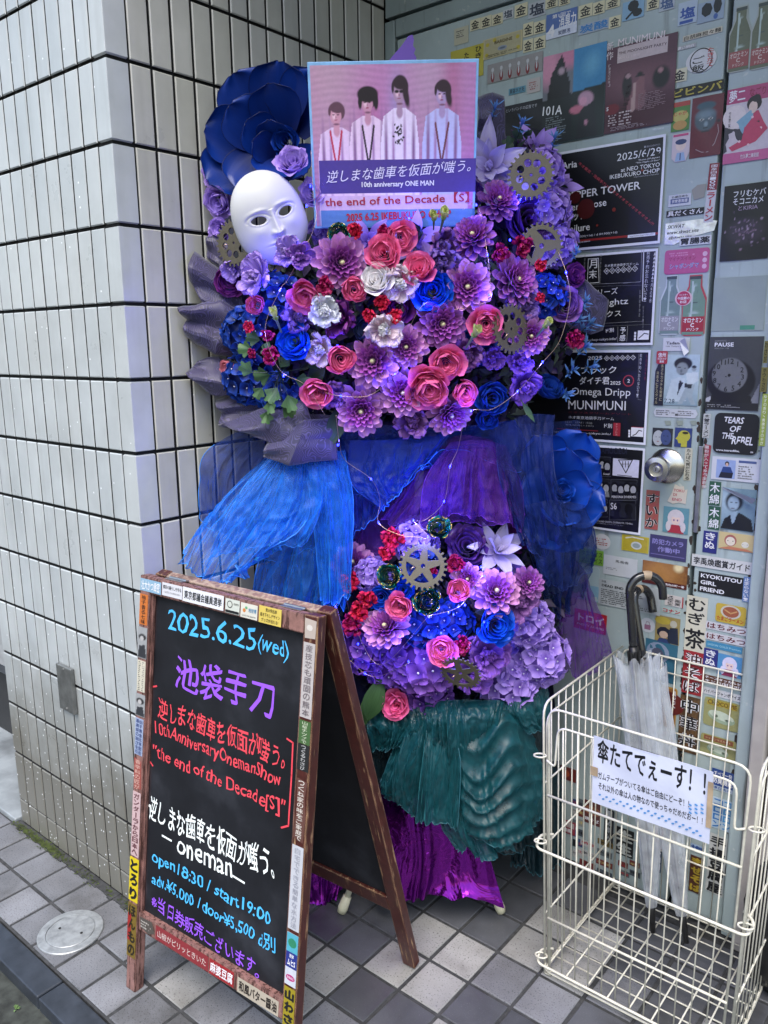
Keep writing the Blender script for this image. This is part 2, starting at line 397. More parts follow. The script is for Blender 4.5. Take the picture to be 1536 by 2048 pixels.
def speck(name, base, dots, scale=260, thr=.42, rough=.55, tint=(.5, .42, .3), wet=.0):
    m = bpy.data.materials.new(name); nt, b, _ = nodes(m)
    oi = nt.nodes.new('ShaderNodeObjectInfo')
    v = nt.nodes.new('ShaderNodeTexVoronoi'); v.inputs['Scale'].default_value = scale
    tc = nt.nodes.new('ShaderNodeTexCoord'); nt.links.new(tc.outputs['Object'], v.inputs['Vector'])
    n1 = noise(nt, scale * .55, 3, .7); n2 = noise(nt, 7, 5, .6, co='Generated')
    off = nt.nodes.new('ShaderNodeVectorMath'); off.operation = 'ADD'; cb = nt.nodes.new('ShaderNodeCombineXYZ')
    nt.links.new(mth(nt, 'MULTIPLY', oi.outputs['Random'], 37.0), cb.inputs[0]); nt.links.new(tc.outputs['Object'], off.inputs[0]); nt.links.new(cb.outputs[0], off.inputs[1])
    nt.links.new(off.outputs[0], v.inputs['Vector']); nt.links.new(off.outputs[0], n1.inputs['Vector']); nt.links.new(off.outputs[0], n2.inputs['Vector'])
    c = ramp(nt, n1.outputs[0], [(thr - .06, dots), (thr, base)])
    c = mixc(nt, 1.0, c, ramp(nt, n2.outputs[0], [(.3, (.72,)), (.7, (1.12,))]), 'MULTIPLY')
    n4 = noise(nt, 3.2, 6, .65); nt.links.new(nt.nodes.new('ShaderNodeNewGeometry').outputs['Position'], n4.inputs['Vector'])
    c = mixc(nt, 1.0, c, ramp(nt, n4.outputs[0], [(.34, (.48, .46, .42)), (.46, (.85, .84, .82)), (.62, (1, 1, 1))]), 'MULTIPLY')
    hs = nt.nodes.new('ShaderNodeHueSaturation'); nt.links.new(c, hs.inputs['Color'])
    nt.links.new(mth(nt, 'ADD', mth(nt, 'MULTIPLY', oi.outputs['Random'], .24), .88), hs.inputs['Value'])
    nt.links.new(hs.outputs[0], b.inputs['Base Color'])
    r = ramp(nt, n2.outputs[0], [(.3, (rough - .12,)), (.7, (rough + .15,))]); nt.links.new(r, b.inputs['Roughness'])
    bump(nt, b, n1.outputs[0], .3, .0008); MATS[name] = m; return m
ft_light = speck('tile_light_granite', (.31, .31, .31), (.05, .05, .05), 420, .41, .5)
ft_dark = speck('tile_dark_granite', (.082, .086, .100), (.17, .17, .185), 700, .38, .45)
ft_mid = speck('tile_grey_granite', (.175, .18, .20), (.06, .06, .066), 520, .43, .5)
def tile_mesh(name, a, c, h, m, bev=.0016):
    b = MB(); V = [(0, 0, -h), (a, 0, -h), (a, c, -h), (0, c, -h), (0, 0, -bev), (a, 0, -bev), (a, c, -bev), (0, c, -bev), (bev, bev, 0), (a - bev, bev, 0), (a - bev, c - bev, 0), (bev, c - bev, 0)]
    b.add(V, [(0, 1, 5, 4), (1, 2, 6, 5), (2, 3, 7, 6), (3, 0, 4, 7), (4, 5, 9, 8), (5, 6, 10, 9), (6, 7, 11, 10), (7, 4, 8, 11), (8, 9, 10, 11)]); return b.mesh(name, m)
YL = [-1.05, -.943, -.836, -.730, -.617, -.507, -.391, -.277, -.166, -.054]
LIGHT = {(1, 1), (0, 3), (2, 1), (2, 2), (1, 2), (3, 0), (-1, 3), (0, 4), (3, 3), (3, -1), (4, 0), (4, -1), (6, 4), (5, 2), (-2, 5), (7, 0)}
GREY = {(3, 1), (4, 1), (5, 0), (5, 3), (8, 3), (7, 2)}
ncell = 0; fm = {}; stuffV = MB()
for i in range(-14, 12):
    for k in range(len(YL) - 1):
        x0 = .311 + .1045 * i; y0, y1 = YL[k], YL[k + 1]; j = 7 - k - 1
        a = .0962; c = (y1 - y0) - .0085
        if x0 + a > .0 and x0 < -.005 and y1 > -.82: continue
        if x0 < 0 and y1 > -.83: continue
        if (i, j) in LIGHT: m = ft_light
        elif x0 > 1.28 or k <= 2: m = ft_mid
        else: m = ft_mid if (i, j) in GREY else ft_dark
        key = (m.name, round(c, 3))
        if key not in fm: fm[key] = tile_mesh('tile', a, c, .012, m)
        o = put('tile', fm[key], pavement, loc=(x0 + .004 + rnd.uniform(-.0006, .0006), y0 + .004 + rnd.uniform(-.0006, .0006), rnd.uniform(.0, .0012)))
        o.rotation_euler = (rnd.uniform(-.006, .006), rnd.uniform(-.006, .006), rnd.uniform(-.004, .004))
kerb = thing('kerb', 'dark slate kerb stones edging the tiled pavement along the gutter', 'kerb', Vector((0, -1.09, 0)))
del kerb['label'], kerb['category']; kerb['kind'] = 'structure'
for i in range(-6, 7):
    b = MB(); b.box((0, 0, -.11), (.297, .058, .0), .003); x = -.055 + .3 * i
    put('kerb_stone', b.mesh('kerb_stone', kst), kerb, loc=(x, -.024, -.001 + rnd.uniform(0, .002)))

# ---- tiled pillar
SP = .15; ZF = 12.5 * SP
def walltile_mat(name, base, warm):
    m = bpy.data.materials.new(name); nt, b, _ = nodes(m)
    oi = nt.nodes.new('ShaderNodeObjectInfo'); geo = nt.nodes.new('ShaderNodeNewGeometry')
    n = noise(nt, 9, 5, .6); nt.links.new(geo.outputs['Position'], n.inputs['Vector'])
    c = ramp(nt, n.outputs[0], [(.3, tuple(x * .9 for x in base)), (.7, tuple(x * 1.08 for x in base))])
    c = mixc(nt, oi.outputs['Random'], c, mixc(nt, 1.0, c, warm, 'MULTIPLY'))
    # dirt: splash zone stains near the pavement and rust-brown runs
    sp = nt.nodes.new('ShaderNodeSeparateXYZ'); nt.links.new(geo.outputs['Position'], sp.inputs[0])
    n2 = noise(nt, 5, 6, .7); nt.links.new(geo.outputs['Position'], n2.inputs['Vector'])
    dz = mth(nt, 'ADD', mth(nt, 'MULTIPLY', sp.outputs[2], 2.2), mth(nt, 'MULTIPLY', n2.outputs[0], -1.1))
    dirt = ramp(nt, dz, [(-.0, (.85,)), (.75, (0.,))])
    c = mixc(nt, dirt, c, (.11, .10, .075))
    mp = nt.nodes.new('ShaderNodeMapping'); mp.inputs['Scale'].default_value = (30, 30, 1.6); nt.links.new(geo.outputs['Position'], mp.inputs[0])
    rn = nt.nodes.new('ShaderNodeTexNoise'); rn.inputs['Scale'].default_value = 1.; rn.inputs['Detail'].default_value = 5; nt.links.new(mp.outputs[0], rn.inputs['Vector'])
    c = mixc(nt, ramp(nt, rn.outputs[0], [(.55, (0.,)), (.75, (.18,))]), c, (.20, .20, .17))
    # paint and lime spatter
    v = nt.nodes.new('ShaderNodeTexVoronoi'); v.inputs['Scale'].default_value = 95; nt.links.new(geo.outputs['Position'], v.inputs['Vector'])
    v.inputs['Randomness'].default_value = 1.0
    sep = nt.nodes.new('ShaderNodeSeparateColor'); nt.links.new(v.outputs['Color'], sep.inputs[0])
    dense = ramp(nt, sp.outputs[2], [(.3, (.45,)), (.75, (.045,))])
    on = mth(nt, 'LESS_THAN', sep.outputs[0], dense)
    dot = mth(nt, 'LESS_THAN', v.outputs['Distance'], mth(nt, 'MULTIPLY', sep.outputs[1], .20))
    c = mixc(nt, mth(nt, 'MULTIPLY', on, dot), c, (.8, .82, .85))
    nt.links.new(c, b.inputs['Base Color'])
    nt.links.new(ramp(nt, n.outputs[0], [(.3, (.26,)), (.7, (.42,))]), b.inputs['Roughness'])
    n3 = noise(nt, 14, 2); nt.links.new(geo.outputs['Position'], n3.inputs['Vector']); bump(nt, b, n3.outputs[0], .25, .004)
    MATS[name] = m; return m
wt = walltile_mat('glazed_wall_tile', (.44, .465, .475), (.93, .95, .97))  # street face: blue of the reflected sky put into the tile colour
wtr = walltile_mat('glazed_wall_tile_return', (.43, .435, .42), (.98, .97, .9))  # same tile in the recess, its warmer light put into the colour
black_grout = mat('black_joint_mortar', (.006, .0065, .007), .95, var=.4, scale=80, bmp=.4)
pil = thing('tiled_pillar', 'pillar clad in upright pale grey glazed tiles with dark joints left of the flower stand', 'pillar', Vector((0, -.818, 0)))
b = MB(); b.box((-.716, .004, -.02), (-.004, 1.6, 3.1)); put('mortar_core', b.mesh('mortar_core', black_grout), pil)
joint_shade = mat('shaded_tile_side', (.03, .03, .03), .8)  # shade inside the joints, put into the colour of the tile sides
def flat_tile(name, a, h, m, d=.006, bev=.0022):
    # lies in the xz plane facing -y
    b = MB(); V = [(0, d, 0), (a, d, 0), (a, d, h), (0, d, h), (0, bev, 0), (a, bev, 0), (a, bev, h), (0, bev, h), (bev, 0, bev), (a - bev, 0, bev), (a - bev, 0, h - bev), (bev, 0, h - bev)]
    b.add(V, [(0, 1, 5, 4), (1, 2, 6, 5), (2, 3, 7, 6), (3, 0, 4, 7), (4, 5, 9, 8), (5, 6, 10, 9), (6, 7, 11, 10), (7, 4, 8, 11), (8, 9, 10, 11)]); b.M = [1] * 4 + [0] * 5; return b.mesh(name, [m, joint_shade])
TW, TH, PW = .0456, .1432, .05128
tiles = []; merged = MB(); merged_r = MB()
def seen(p):
    d = Vector(p) - CAM; z = d.dot(CF); return (768 + FPX * d.dot(CR) / z, 1024 - FPX * d.dot(CU) / z, z)
full = flat_tile('wall_tile', TW, TH, wt); half = flat_tile('wall_tile', TW, .070, wt)
fullr = flat_tile('wall_tile', TW, TH, wtr); halfr = flat_tile('wall_tile', TW, .070, wtr)
cand = []
for r in range(-8, 13):
    z0 = ZF - (r + 1) * SP + .004; hh = TH
    if r == 12: z0 = .006; hh = .066
    for k in range(14):
        x = -(.04542 + PW * k) - .0028
        sx, sy, sz = seen((x - TW / 2 + 0, -.818, z0 + .07))
        cand.append(('L', x - TW - .0000, z0, hh, -60 < sx < 1536 and -200 < sy < 2100, 0))
    # corner tile wraps the edge
    for k in range(15):
        y = -.818 + .04716 + PW * k + .0028
        sx, sy, sz = seen((0, y + .02, z0 + .07))
        vis = -200 < sy < 2100 and (sx < 400 or sy < 160 or (sx < 450 and sy < 520))
        cand.append(('R', y, z0, hh, vis, 1))
n_ind = 0
for kind, q, z0, hh, vis, _ in cand:
    jit = rnd.uniform(0, .0007); rot = rnd.uniform(-.006, .006)
    if kind == 'L':
        if q < -.73: continue
        mw = Matrix.Translation((q, -.003 - jit, z0)) @ Matrix.Rotation(rot, 4, 'Y' if 0 else 'Z'); me = full if hh > .1 else half
    else:
        wy = TW if q + TW < -.003 else -.003 - q
        if wy < .01: continue
        me = fullr if hh > .1 else halfr
        mw = Matrix.Translation((.003 + jit, q + .818, z0)) @ Matrix.Rotation(PI / 2 + rot, 4, 'Z')
        if wy < TW: mw = mw @ Matrix.Diagonal((wy / TW, 1, 1, 1))
    if vis and n_ind < 270: put('wall_tile', me, pil, mw=mw); n_ind += 1
    else:
        t = merged if kind == 'L' else merged_r
        k0_ = len(t.M); t.add([v.co[:] for v in me.vertices], [tuple(p.vertices) for p in me.polygons], 0, mw); t.M[k0_:] = [p.material_index for p in me.polygons]
for r in range(-8, 13):                                   # L-shaped corner tiles
    z0 = ZF - (r + 1) * SP + .004; hh = TH
    if r == 12: z0 = .006; hh = .066
    b = MB(); e = .0022; a = .0456; c = .0474; d = .006
    # ring of the L outline seen from above, outer side: from (-a, 0) to (0,0) to (0, c)
    out = [(-a, 0), (-.0015, 0), (-.0004, .0004), (0, .0015), (0, c)]; inn = [(-a + e * .0, d), (-.006, d), (-.006, d), (-.006, d), (-.006, c)]
    V = []; 
    for (x, y), (u, v) in zip(out, inn): V += [(x, y, 0 + .002), (x, y, hh - .002), (u, v, 0), (u, v, hh)]
    Fc = []
    for i in range(4):
        p, q = 4 * i, 4 * i + 4; Fc += [(p, q, q + 1, p + 1), (p + 1, q + 1, q + 3, p + 3), (p, p + 2, q + 2, q)]
    Fc += [(0, 1, 3, 2), (16, 18, 19, 17)]
    b.add([(x + .003, y - .003, z) for x, y, z in V], Fc)
    me = b.mesh('corner_tile', wt); bm = bmesh.new(); bm.from_mesh(me); bmesh.ops.recalc_face_normals(bm, faces=bm.faces[:]); bm.to_mesh(me); bm.free()
    put('corner_tile', me, pil, loc=(rnd.uniform(-.0004, .0004), rnd.uniform(-.0004, .0004), z0))
if merged.V: put('wall_tile', merged.mesh('wall_tile_field', [wt, joint_shade]), pil, kind='stuff')
if merged_r.V: put('wall_tile', merged_r.mesh('wall_tile_field', [wtr, joint_shade]), pil, kind='stuff')
# mortar skirt and moss at the foot of the pillar
b = MB()
for i in range(40):
    x = -.73 + i * .0187; b.box((x, -.845 + rnd.uniform(-.004, .003), -.003), (x + .0187, -.821, .003 + rnd.uniform(0, .002)))
put('mortar_skirt', b.mesh('mortar_skirt', grout), kind='structure')
mossm = mat('moss', (.055, .075, .02), .95, var=.5, scale=60)
b = MB()
for i in range(900):
    x = rnd.choice([rnd.gauss(-.62, .05), rnd.gauss(-.52, .03), rnd.uniform(-.7, .05)]); y = -.838 + rnd.gauss(0, .006); s = rnd.uniform(.001, .003); z = .004
    b.add([(x - s, y, z), (x + s, y + s * .5, z), (x, y + s, z + s), (x, y - s, z + s * 1.5)], [(0, 1, 2), (0, 1, 3), (1, 2, 3), (0, 3, 2)])
o = put('moss', b.mesh('moss', mossm), kind='stuff'); o['label'] = 'green moss growing along the foot of the tiled pillar'; o['category'] = 'moss'
# steel cover plate on the pillar
steel = mat('brushed_steel', (.42, .42, .42), .38, 1.0, var=.12, scale=50, bmp=.1)
dull = mat('dull_steel_plate', (.27, .275, .27), .45, .85, var=.2, scale=35, bmp=.15)
t = thing('cover_plate', 'small upright steel cover plate screwed to the tiled pillar', 'plate', Vector((-.361, -.823, .513)))
b = MB(); b.box((-.035, -.010, -.06), (.035, 0, .06), .002); put('plate', b.mesh('plate', dull), t)
for s in (-1, 1):
    b = MB(); b.lathe([(.0032, 0), (.0032, .0012), (.002, .0016)], 12); put('screw', b.mesh('screw', steel), t, mw=Matrix.Translation((0, -.010, .052 * s)) @ Matrix.Rotation(PI / 2, 4, 'X'))
# things past the left end of the pillar
cab = thing('dark_cabinet', 'dark grey metal cabinet standing past the left end of the tiled pillar', 'cabinet', Vector((-1.1, -.5, 0)))
b = MB(); b.box((-.4, -.12, .26), (.36, .4, 1.7), .008); put('body', b.mesh('body', mat('cabinet_grey', (.06, .065, .075), .4, var=.2)), cab)
b = MB(); b.box((-.4, -.128, .3), (.34, -.121, .56), .003); put('lower_panel', b.mesh('lower_panel', mat('panel_grey', (.30, .31, .32), .45)), cab)
b = MB(); b.box((-.38, -.09, 0), (.34, .38, .258)); put('plinth', b.mesh('plinth', mat('plinth_black', (.02, .02, .022), .6)), cab)
b = MB(); b.box((-2.5, -.835, -.05), (-.722, .5, .012), .003); put('step', b.mesh('step', mat('wet_concrete', (.20, .22, .235), .35, var=.35, scale=8, bmp=.3)), kind='structure')

# ---- door wall
paint_ = None
def door_paint(name, base, rough=.42):
    m = bpy.data.materials.new(name); nt, b, _ = nodes(m); geo = nt.nodes.new('ShaderNodeNewGeometry')
    def wn(s, d=5, r=.6):
        n = noise(nt, s, d, r); nt.links.new(geo.outputs['Position'], n.inputs['Vector']); return n
    a = wn(6); c = ramp(nt, a.outputs[0], [(.3, tuple(x * .82 for x in base)), (.7, tuple(x * 1.08 for x in base))])
    mp = nt.nodes.new('ShaderNodeMapping'); mp.inputs['Scale'].default_value = (26, 26, 3); nt.links.new(geo.outputs['Position'], mp.inputs[0])
    st = nt.nodes.new('ShaderNodeTexNoise'); st.inputs['Scale'].default_value = 1.6; st.inputs['Detail'].default_value = 5; nt.links.new(mp.outputs[0], st.inputs['Vector'])
    c = mixc(nt, ramp(nt, st.outputs[0], [(.58, (0.,)), (.74, (.6,))]), c, (.09, .085, .07))
    ch = wn(38, 6, .75); c = mixc(nt, ramp(nt, ch.outputs[0], [(.69, (0.,)), (.71, (1.,))]), c, (.055, .035, .025))
    sc_ = wn(55, 2, .5); c = mixc(nt, ramp(nt, sc_.outputs[0], [(.66, (0.,)), (.72, (.5,))]), c, (.55, .56, .52))
    nt.links.new(c, b.inputs['Base Color']); b.inputs['Roughness'].default_value = rough
    bump(nt, b, ch.outputs[0], .15, .001); MATS[name] = m; return m
dp = door_paint('door_paint', (.345, .415, .42)); dp2 = door_paint('frame_paint', (.24, .295, .30))
gapm = mat('dark_gap', (.012, .012, .012), .9)
bw = thing('back_wall', 'painted wall and fixed panel above the grey green door', 'wall', Vector((0, 0, 0)))
b = MB(); b.box((-.1, .05, -.02), (3.0, .3, 3.2)); put('wall_core', b.mesh('wall_core', gapm), bw)
b = MB(); b.box((.006, -.004, 2.152), (1.02, .05, 3.0), .002); put('transom_panel', b.mesh('transom_panel', dp2), bw)
b = MB(); b.box((.001, -.002, 0), (.034, .05, 2.145), .003); put('door_frame', b.mesh('door_frame', dp2), bw)
b = MB(); b.box((.036, -.002, 2.103), (.99, .05, 2.145), .003); put('door_head', b.mesh('door_head', dp2), bw)
b = MB(); b.box((.994, -.022, 0), (1.022, .05, 3.0), .004); put('door_post', b.mesh('door_post', dp), bw)
door = thing('door', 'grey green steel door covered in stickers and posters behind the flowers', 'door', Vector((.041, 0, 0)))
b = MB(); b.box((0, 0, .008), (.820, .04, 2.097), .003); put('door_leaf', b.mesh('door_leaf', dp), door)
side = thing('side_door_leaf', 'narrow grey green fixed leaf right of the door covered in stickers', 'door', Vector((.8705, 0, 0)))
b = MB(); b.box((0, 0, .008), (.1185, .04, 2.097), .003); put('door_leaf', b.mesh('door_leaf', dp), side)
b = MB(); b.box((-.0065, -.006, .93), (.004, .0, 1.12), .0015); put('edge_guard', b.mesh('edge_guard', dull), side)
def chips(par, x, w_, n, z0, z1, seed):
    r = random.Random(seed); q = MB()
    for _ in range(n):
        z = r.uniform(z0, z1); s = r.uniform(.0015, .006); h = s * r.uniform(.8, 3.2); cx = x + r.gauss(0, w_); k = 8
        q.add([(cx + s * r.uniform(.5, 1) * math.cos(2 * PI * i / k), -.0002 - .00001 * (_ % 9), z + h * r.uniform(.5, 1) * math.sin(2 * PI * i / k)) for i in range(k)], [tuple(range(k))])
    put('paint_chip', q.mesh('paint_chip', mat('bare_rusty_steel', (.035, .024, .018), .8, var=.4)), par, kind='stuff')
chips(side, .116, .0015, 46, .1, 1.25, 1); chips(side, .002, .0014, 40, .1, 1.2, 2); chips(door, .8185, .0014, 40, .1, 1.3, 3)
# knob
k0 = wallY(1334, 932)
kn = Matrix.Translation((k0.x - .041, 0, k0.z)) @ Matrix.Rotation(PI / 2, 4, 'X')
knobm = mat('knob_steel', (.5, .49, .47), .26, 1.0, var=.06, scale=60)
b = MB(); b.lathe([(.0395, 0), (.0395, .002), (.036, .006), (.022, .011), (.019, .012), (.0135, .014), (.0135, .030), (.017, .034), (.024, .040), (.0275, .050), (.0285, .058), (.026, .062), (.016, .0635), (.0155, .0615), (.0075, .0605)], 40)
me = b.mesh('knob', knobm, smooth=True); me.set_sharp_from_angle(angle=.6); kob = put('knob', me, door, mw=kn)
b = MB(); b.lathe([(.0072, .060), (.0072, .0635), (.0066, .064)], 20); b.box((-.0008, -.0035, .064), (.0008, .0035, .0645), 0, 1); put('lock_cylinder', b.mesh('lock_cylinder', [steel, gapm]), kob)
beige = mat('beige_column_paint', (.33, .305, .285), .6, var=.12, scale=12, bmp=.15)
col_ = thing('beige_column', 'beige painted wall edge right of the door at the edge of the picture', 'wall', Vector((1.03, 0, 0)))
b = MB(); b.box((0, -.055, 0), (.03, .04, 3.0), .004); put('edge_strip', b.mesh('edge_strip', beige), col_)
b = MB(); b.box((.034, -.035, 0), (1.5, .04, 3.0), .004); put('wall_face', b.mesh('wall_face', beige), col_)
b = MB(); b.box((-.0, -.9, 2.62), (2.6, .05, 2.9)); put('ceiling', b.mesh('ceiling', mat('soffit_paint', (.35, .35, .34), .7)), kind='structure')
# dark bag leaning at the right edge behind the basket
bag = thing('black_bin_bag', 'black plastic bag slumped behind the basket at the right edge', 'bag', Vector((1.14, -.12, 0)))
V = []; n = 26
for j in range(14):
    a = PI * j / 13
    for i in range(n):
        g = 2 * PI * i / n; r = abs(math.sin(a)) ** .7 * (1 + .12 * math.sin(5 * g + j) + .05 * math.sin(11 * g)) ; V.append((.075 * r * math.cos(g), .06 * r * math.sin(g), .15 - .15 * math.cos(a)))
put('sack', mkmesh('sack', V, [(j * n + i, j * n + (i + 1) % n, (j + 1) * n + (i + 1) % n, (j + 1) * n + i) for j in range(13) for i in range(n)], mat('black_plastic', (.008, .008, .009), .3)), bag)
# drain cover
mh = thing('drain_cover', 'round steel cleanout cover set in the pavement beside the chalkboard', 'drain cover', Vector((-.182, -.968, .0)))
lidm = mat('worn_lid_steel', (.34, .355, .365), .42, .5, var=.2, scale=60, bmp=.35, bscale=90)
b = MB(); b.lathe([(.0735, 0), (.0735, .0035), (.072, .0048), (.0555, .0052), (.0548, .003), (.053, .003)], 56); me = b.mesh('rim', lidm, True); me.set_sharp_from_angle(angle=.5); put('rim', me, mh)
b = MB(); b.lathe([(.0534, .001), (.0534, .0046), (.0526, .0052), (.001, .0055)], 56); me = b.mesh('lid', lidm, True); me.set_sharp_from_angle(angle=.5); lid = put('lid', me, mh)
for s in (-1, 1):
    b = MB(); b.lathe([(.0032, .0055), (.0032, .0062), (.001, .0062)], 12); put('lid_hole', b.mesh('lid_hole', gapm), lid, loc=(.027 * s, .012 * s, 0))
# small weed in the gutter
wd = thing('weed', 'small green weed growing in the gutter below the kerb', 'weed', ground(32, 2020, -.03))
lf = mat('weed_leaf', (.10, .17, .05), .6)
for i in range(9):
    a = rnd.uniform(0, 6.28); b = MB(); L = rnd.uniform(.006, .011); c, s = math.cos(a), math.sin(a); z = rnd.uniform(.004, .009)
    b.add([(0, 0, 0), (c * L * .5 - s * L * .25, s * L * .5 + c * L * .25, z), (c * L, s * L, z * .8), (c * L * .5 + s * L * .25, s * L * .5 - c * L * .25, z)], [(0, 1, 2, 3)]); put('leaf', b.mesh('leaf', lf), wd)
# ================================================================== STICKERS AND POSTERS ON THE DOOR
def paper(hexc, rough=.45):
    k = 'paper_' + hexc.strip('#') + ('' if rough == .45 else '_g')
    return mat(k, C3(hexc), rough, var=.05, scale=18, bmp=.12, bscale=30)
Z0 = (0, 0, 1); Z1 = (1040, 150, 3.097); Z3 = (760, 0, 1.979); Z4 = (1100, 550, 3.413); Z5 = (1000, 1050, 2.866); Z7 = (1300, 1150, 3.415); Z8 = (1050, 1400, 3.16)
nst = [0]
def ST(zc, box, bg, name, label, cat, fn=None, group=None, lay=0, wav=.0006, th=.0004, outline=None, glossy=False, tilt=0):
    ox, oy, q = zc; x0, y0, x1, y1 = box; nst[0] += 1
    yy = -.0012 - .0011 * lay - .00003 * (nst[0] % 7)
    X0, Y0, X1, Y1 = ox + x0 / q, oy + y0 / q, ox + x1 / q, oy + y1 / q; w_, h_ = X1 - X0, Y1 - Y0
    c0 = wallY((X0 + X1) / 2, (Y0 + Y1) / 2, yy); e = .01; s0 = seen(c0); sx = seen(c0 + Vector((e, 0, 0))); sz = seen(c0 + Vector((0, 0, -e)))
    mx, kz = abs((sx[1] - s0[1]) / (sx[0] - s0[0])), abs((sz[0] - s0[0]) / (sz[1] - s0[1]))
    A = max((w_ - .4 * kz * h_) / (1 - mx * kz), .5 * w_); Bv = max((h_ - mx * w_) / (1 - mx * kz), .62 * h_)
    g_ = 1.07 if zc in (Z5, Z8) else 1.02; W, H = A / (sx[0] - s0[0]) * e * g_, Bv / (sz[1] - s0[1]) * e * g_
    ex = Vector((math.cos(tilt), 0, math.sin(tilt))); ey = Vector((-math.sin(tilt), 0, math.cos(tilt)))
    ctr = c0; p0 = ctr - ex * W / 2 - ey * H / 2
    s = Sheet(p0, ex, ey, W, H, zc, wav if min(W, H) > .06 else 0, nst[0])
    if fn: fn(s)
    ol = None
    if outline == 'round':
        r = min(W, H) * .14; ol = []
        for cx, cy, a0 in ((W - r, r, -PI / 2), (W - r, H - r, 0), (r, H - r, PI / 2), (r, r, PI)):
            for k in range(5): g = a0 + k * PI / 8; ol.append((cx + r * math.cos(g), cy + r * math.sin(g)))
    elif outline == 'circle': ol = [(W / 2 + W / 2 * math.cos(2 * PI * k / 28), H / 2 + H / 2 * math.sin(2 * PI * k / 28)) for k in range(28)]
    elif outline: ol = [(u * W, (1 - v) * H) for u, v in outline][::-1]
    return s.build(name, label, cat, group, body=paper(bg), th=th, outline=ol, bodyname='paper')
def one(txt, col, bold=.02, mx=.06, h=.78, bgr=None):
    def f(s):
        s.tu(txt, mx, .5, h, col, bold, w=1 - 2 * mx)
    return f
def vert(txt, col, bold=.02, wd=.74, v0=.02, v1=.98):
    return lambda s: s.tv(txt, .5, v0, .5, v1, wd, col, bold, px=False)
WH, BK, RD, BL = '#dcdce2', '#15161b', '#b02a3a', '#2b5fae'
# --- big A4 posters right of the flowers
def posterA(x0, x1, z1, z0, label, fn, lay=1):
    s = Sheet((x0, -.003 - .0011 * lay, z0), (1, 0, 0), (0, 0, 1), x1 - x0, z1 - z0, Z1, .0011, lay)
    W, H = s.W, s.H
    fn(s); return s.build('event_poster', label, 'poster', 'event posters taped to the door', body=paper('#d8dae6'), th=.0004)
def pos1(s):
    s.rect(.016, .025, .984, .975, '#0d0e15', 12, 10); s.rect(.016, .895, .984, .915, '#8f2424', 8, 1)
    s.t('2025/6/29', 603, 512, 873, 468, 46, WH); s.t('*June.29-Japan', 733, 529, 866, 508, 12, WH, .01, .2); s.t('"The Night of Sun"', 718, 547, 866, 526, 12, WH, .01, .2); s.t('■ BIG EVENT!!!!!!', 770, 446, 868, 430, 12, '#9a9aa2')
    s.t('at NEO TOKYO', 628, 590, 866, 553, 26, WH, .015); s.t('IKEBUKURO CHOP', 560, 634, 864, 588, 26, WH, .015); s.t('http://www.chop-tokyo.info/', 708, 634, 860, 613, 10, '#b5b5bd')
    s.t('Aria', 262, 565, 357, 550, 42, WH, .03); s.t('PEPPER TOWER', 288, 752, 748, 682, 46, WH, .015)
    s.t('Mother Goose', 205, 838, 538, 787, 44, WH, .015); s.t('ロケット', 262, 885, 400, 868, 52, WH, .03); s.t('Failure', 290, 958, 434, 938, 44, WH, .015)
    s.t('a ¥4,000(+1d) / d ¥4,900(+1d)', 330, 1008, 603, 975, 18, '#c8c8d0')
    s.t('ネオ東京・池袋手刀ドオオオオオオオオオオオオム!!!', 368, 545, 830, 925, 20, '#a8404c', .02)
    s.rectp(668, 1010, 840, 975, '#d8dae6'); s.t('http://www.chop-tokyo.info/', 680, 1002, 830, 984, 12, '#333')
    s.t('http://www.neo.info/888413', 300, 1046, 435, 1030, 12, '#d8dae6')
    for x, y, r in ((410, 830, .10), (345, 760, .06), (585, 835, .02), (480, 932, .012), (760, 590, .012)):
        a = s.loc(x, y); s.ell(a[0] / s.W, 1 - a[1] / s.H, r, r, '#4a1418' if r > .03 else '#7a2a22', 18)
    s.k = 0; 
C3_orig = C3
def C3(c):
    if isinstance(c, str) and len(c) == 4: c = '#' + c[1] * 2 + c[2] * 2 + c[3] * 2
    return C3_orig(c)
posterA(.452, .755, 1.759, 1.5437, 'black landscape gig poster headed 2025/6/29 with PEPPER TOWER in white letters', pos1, 3)
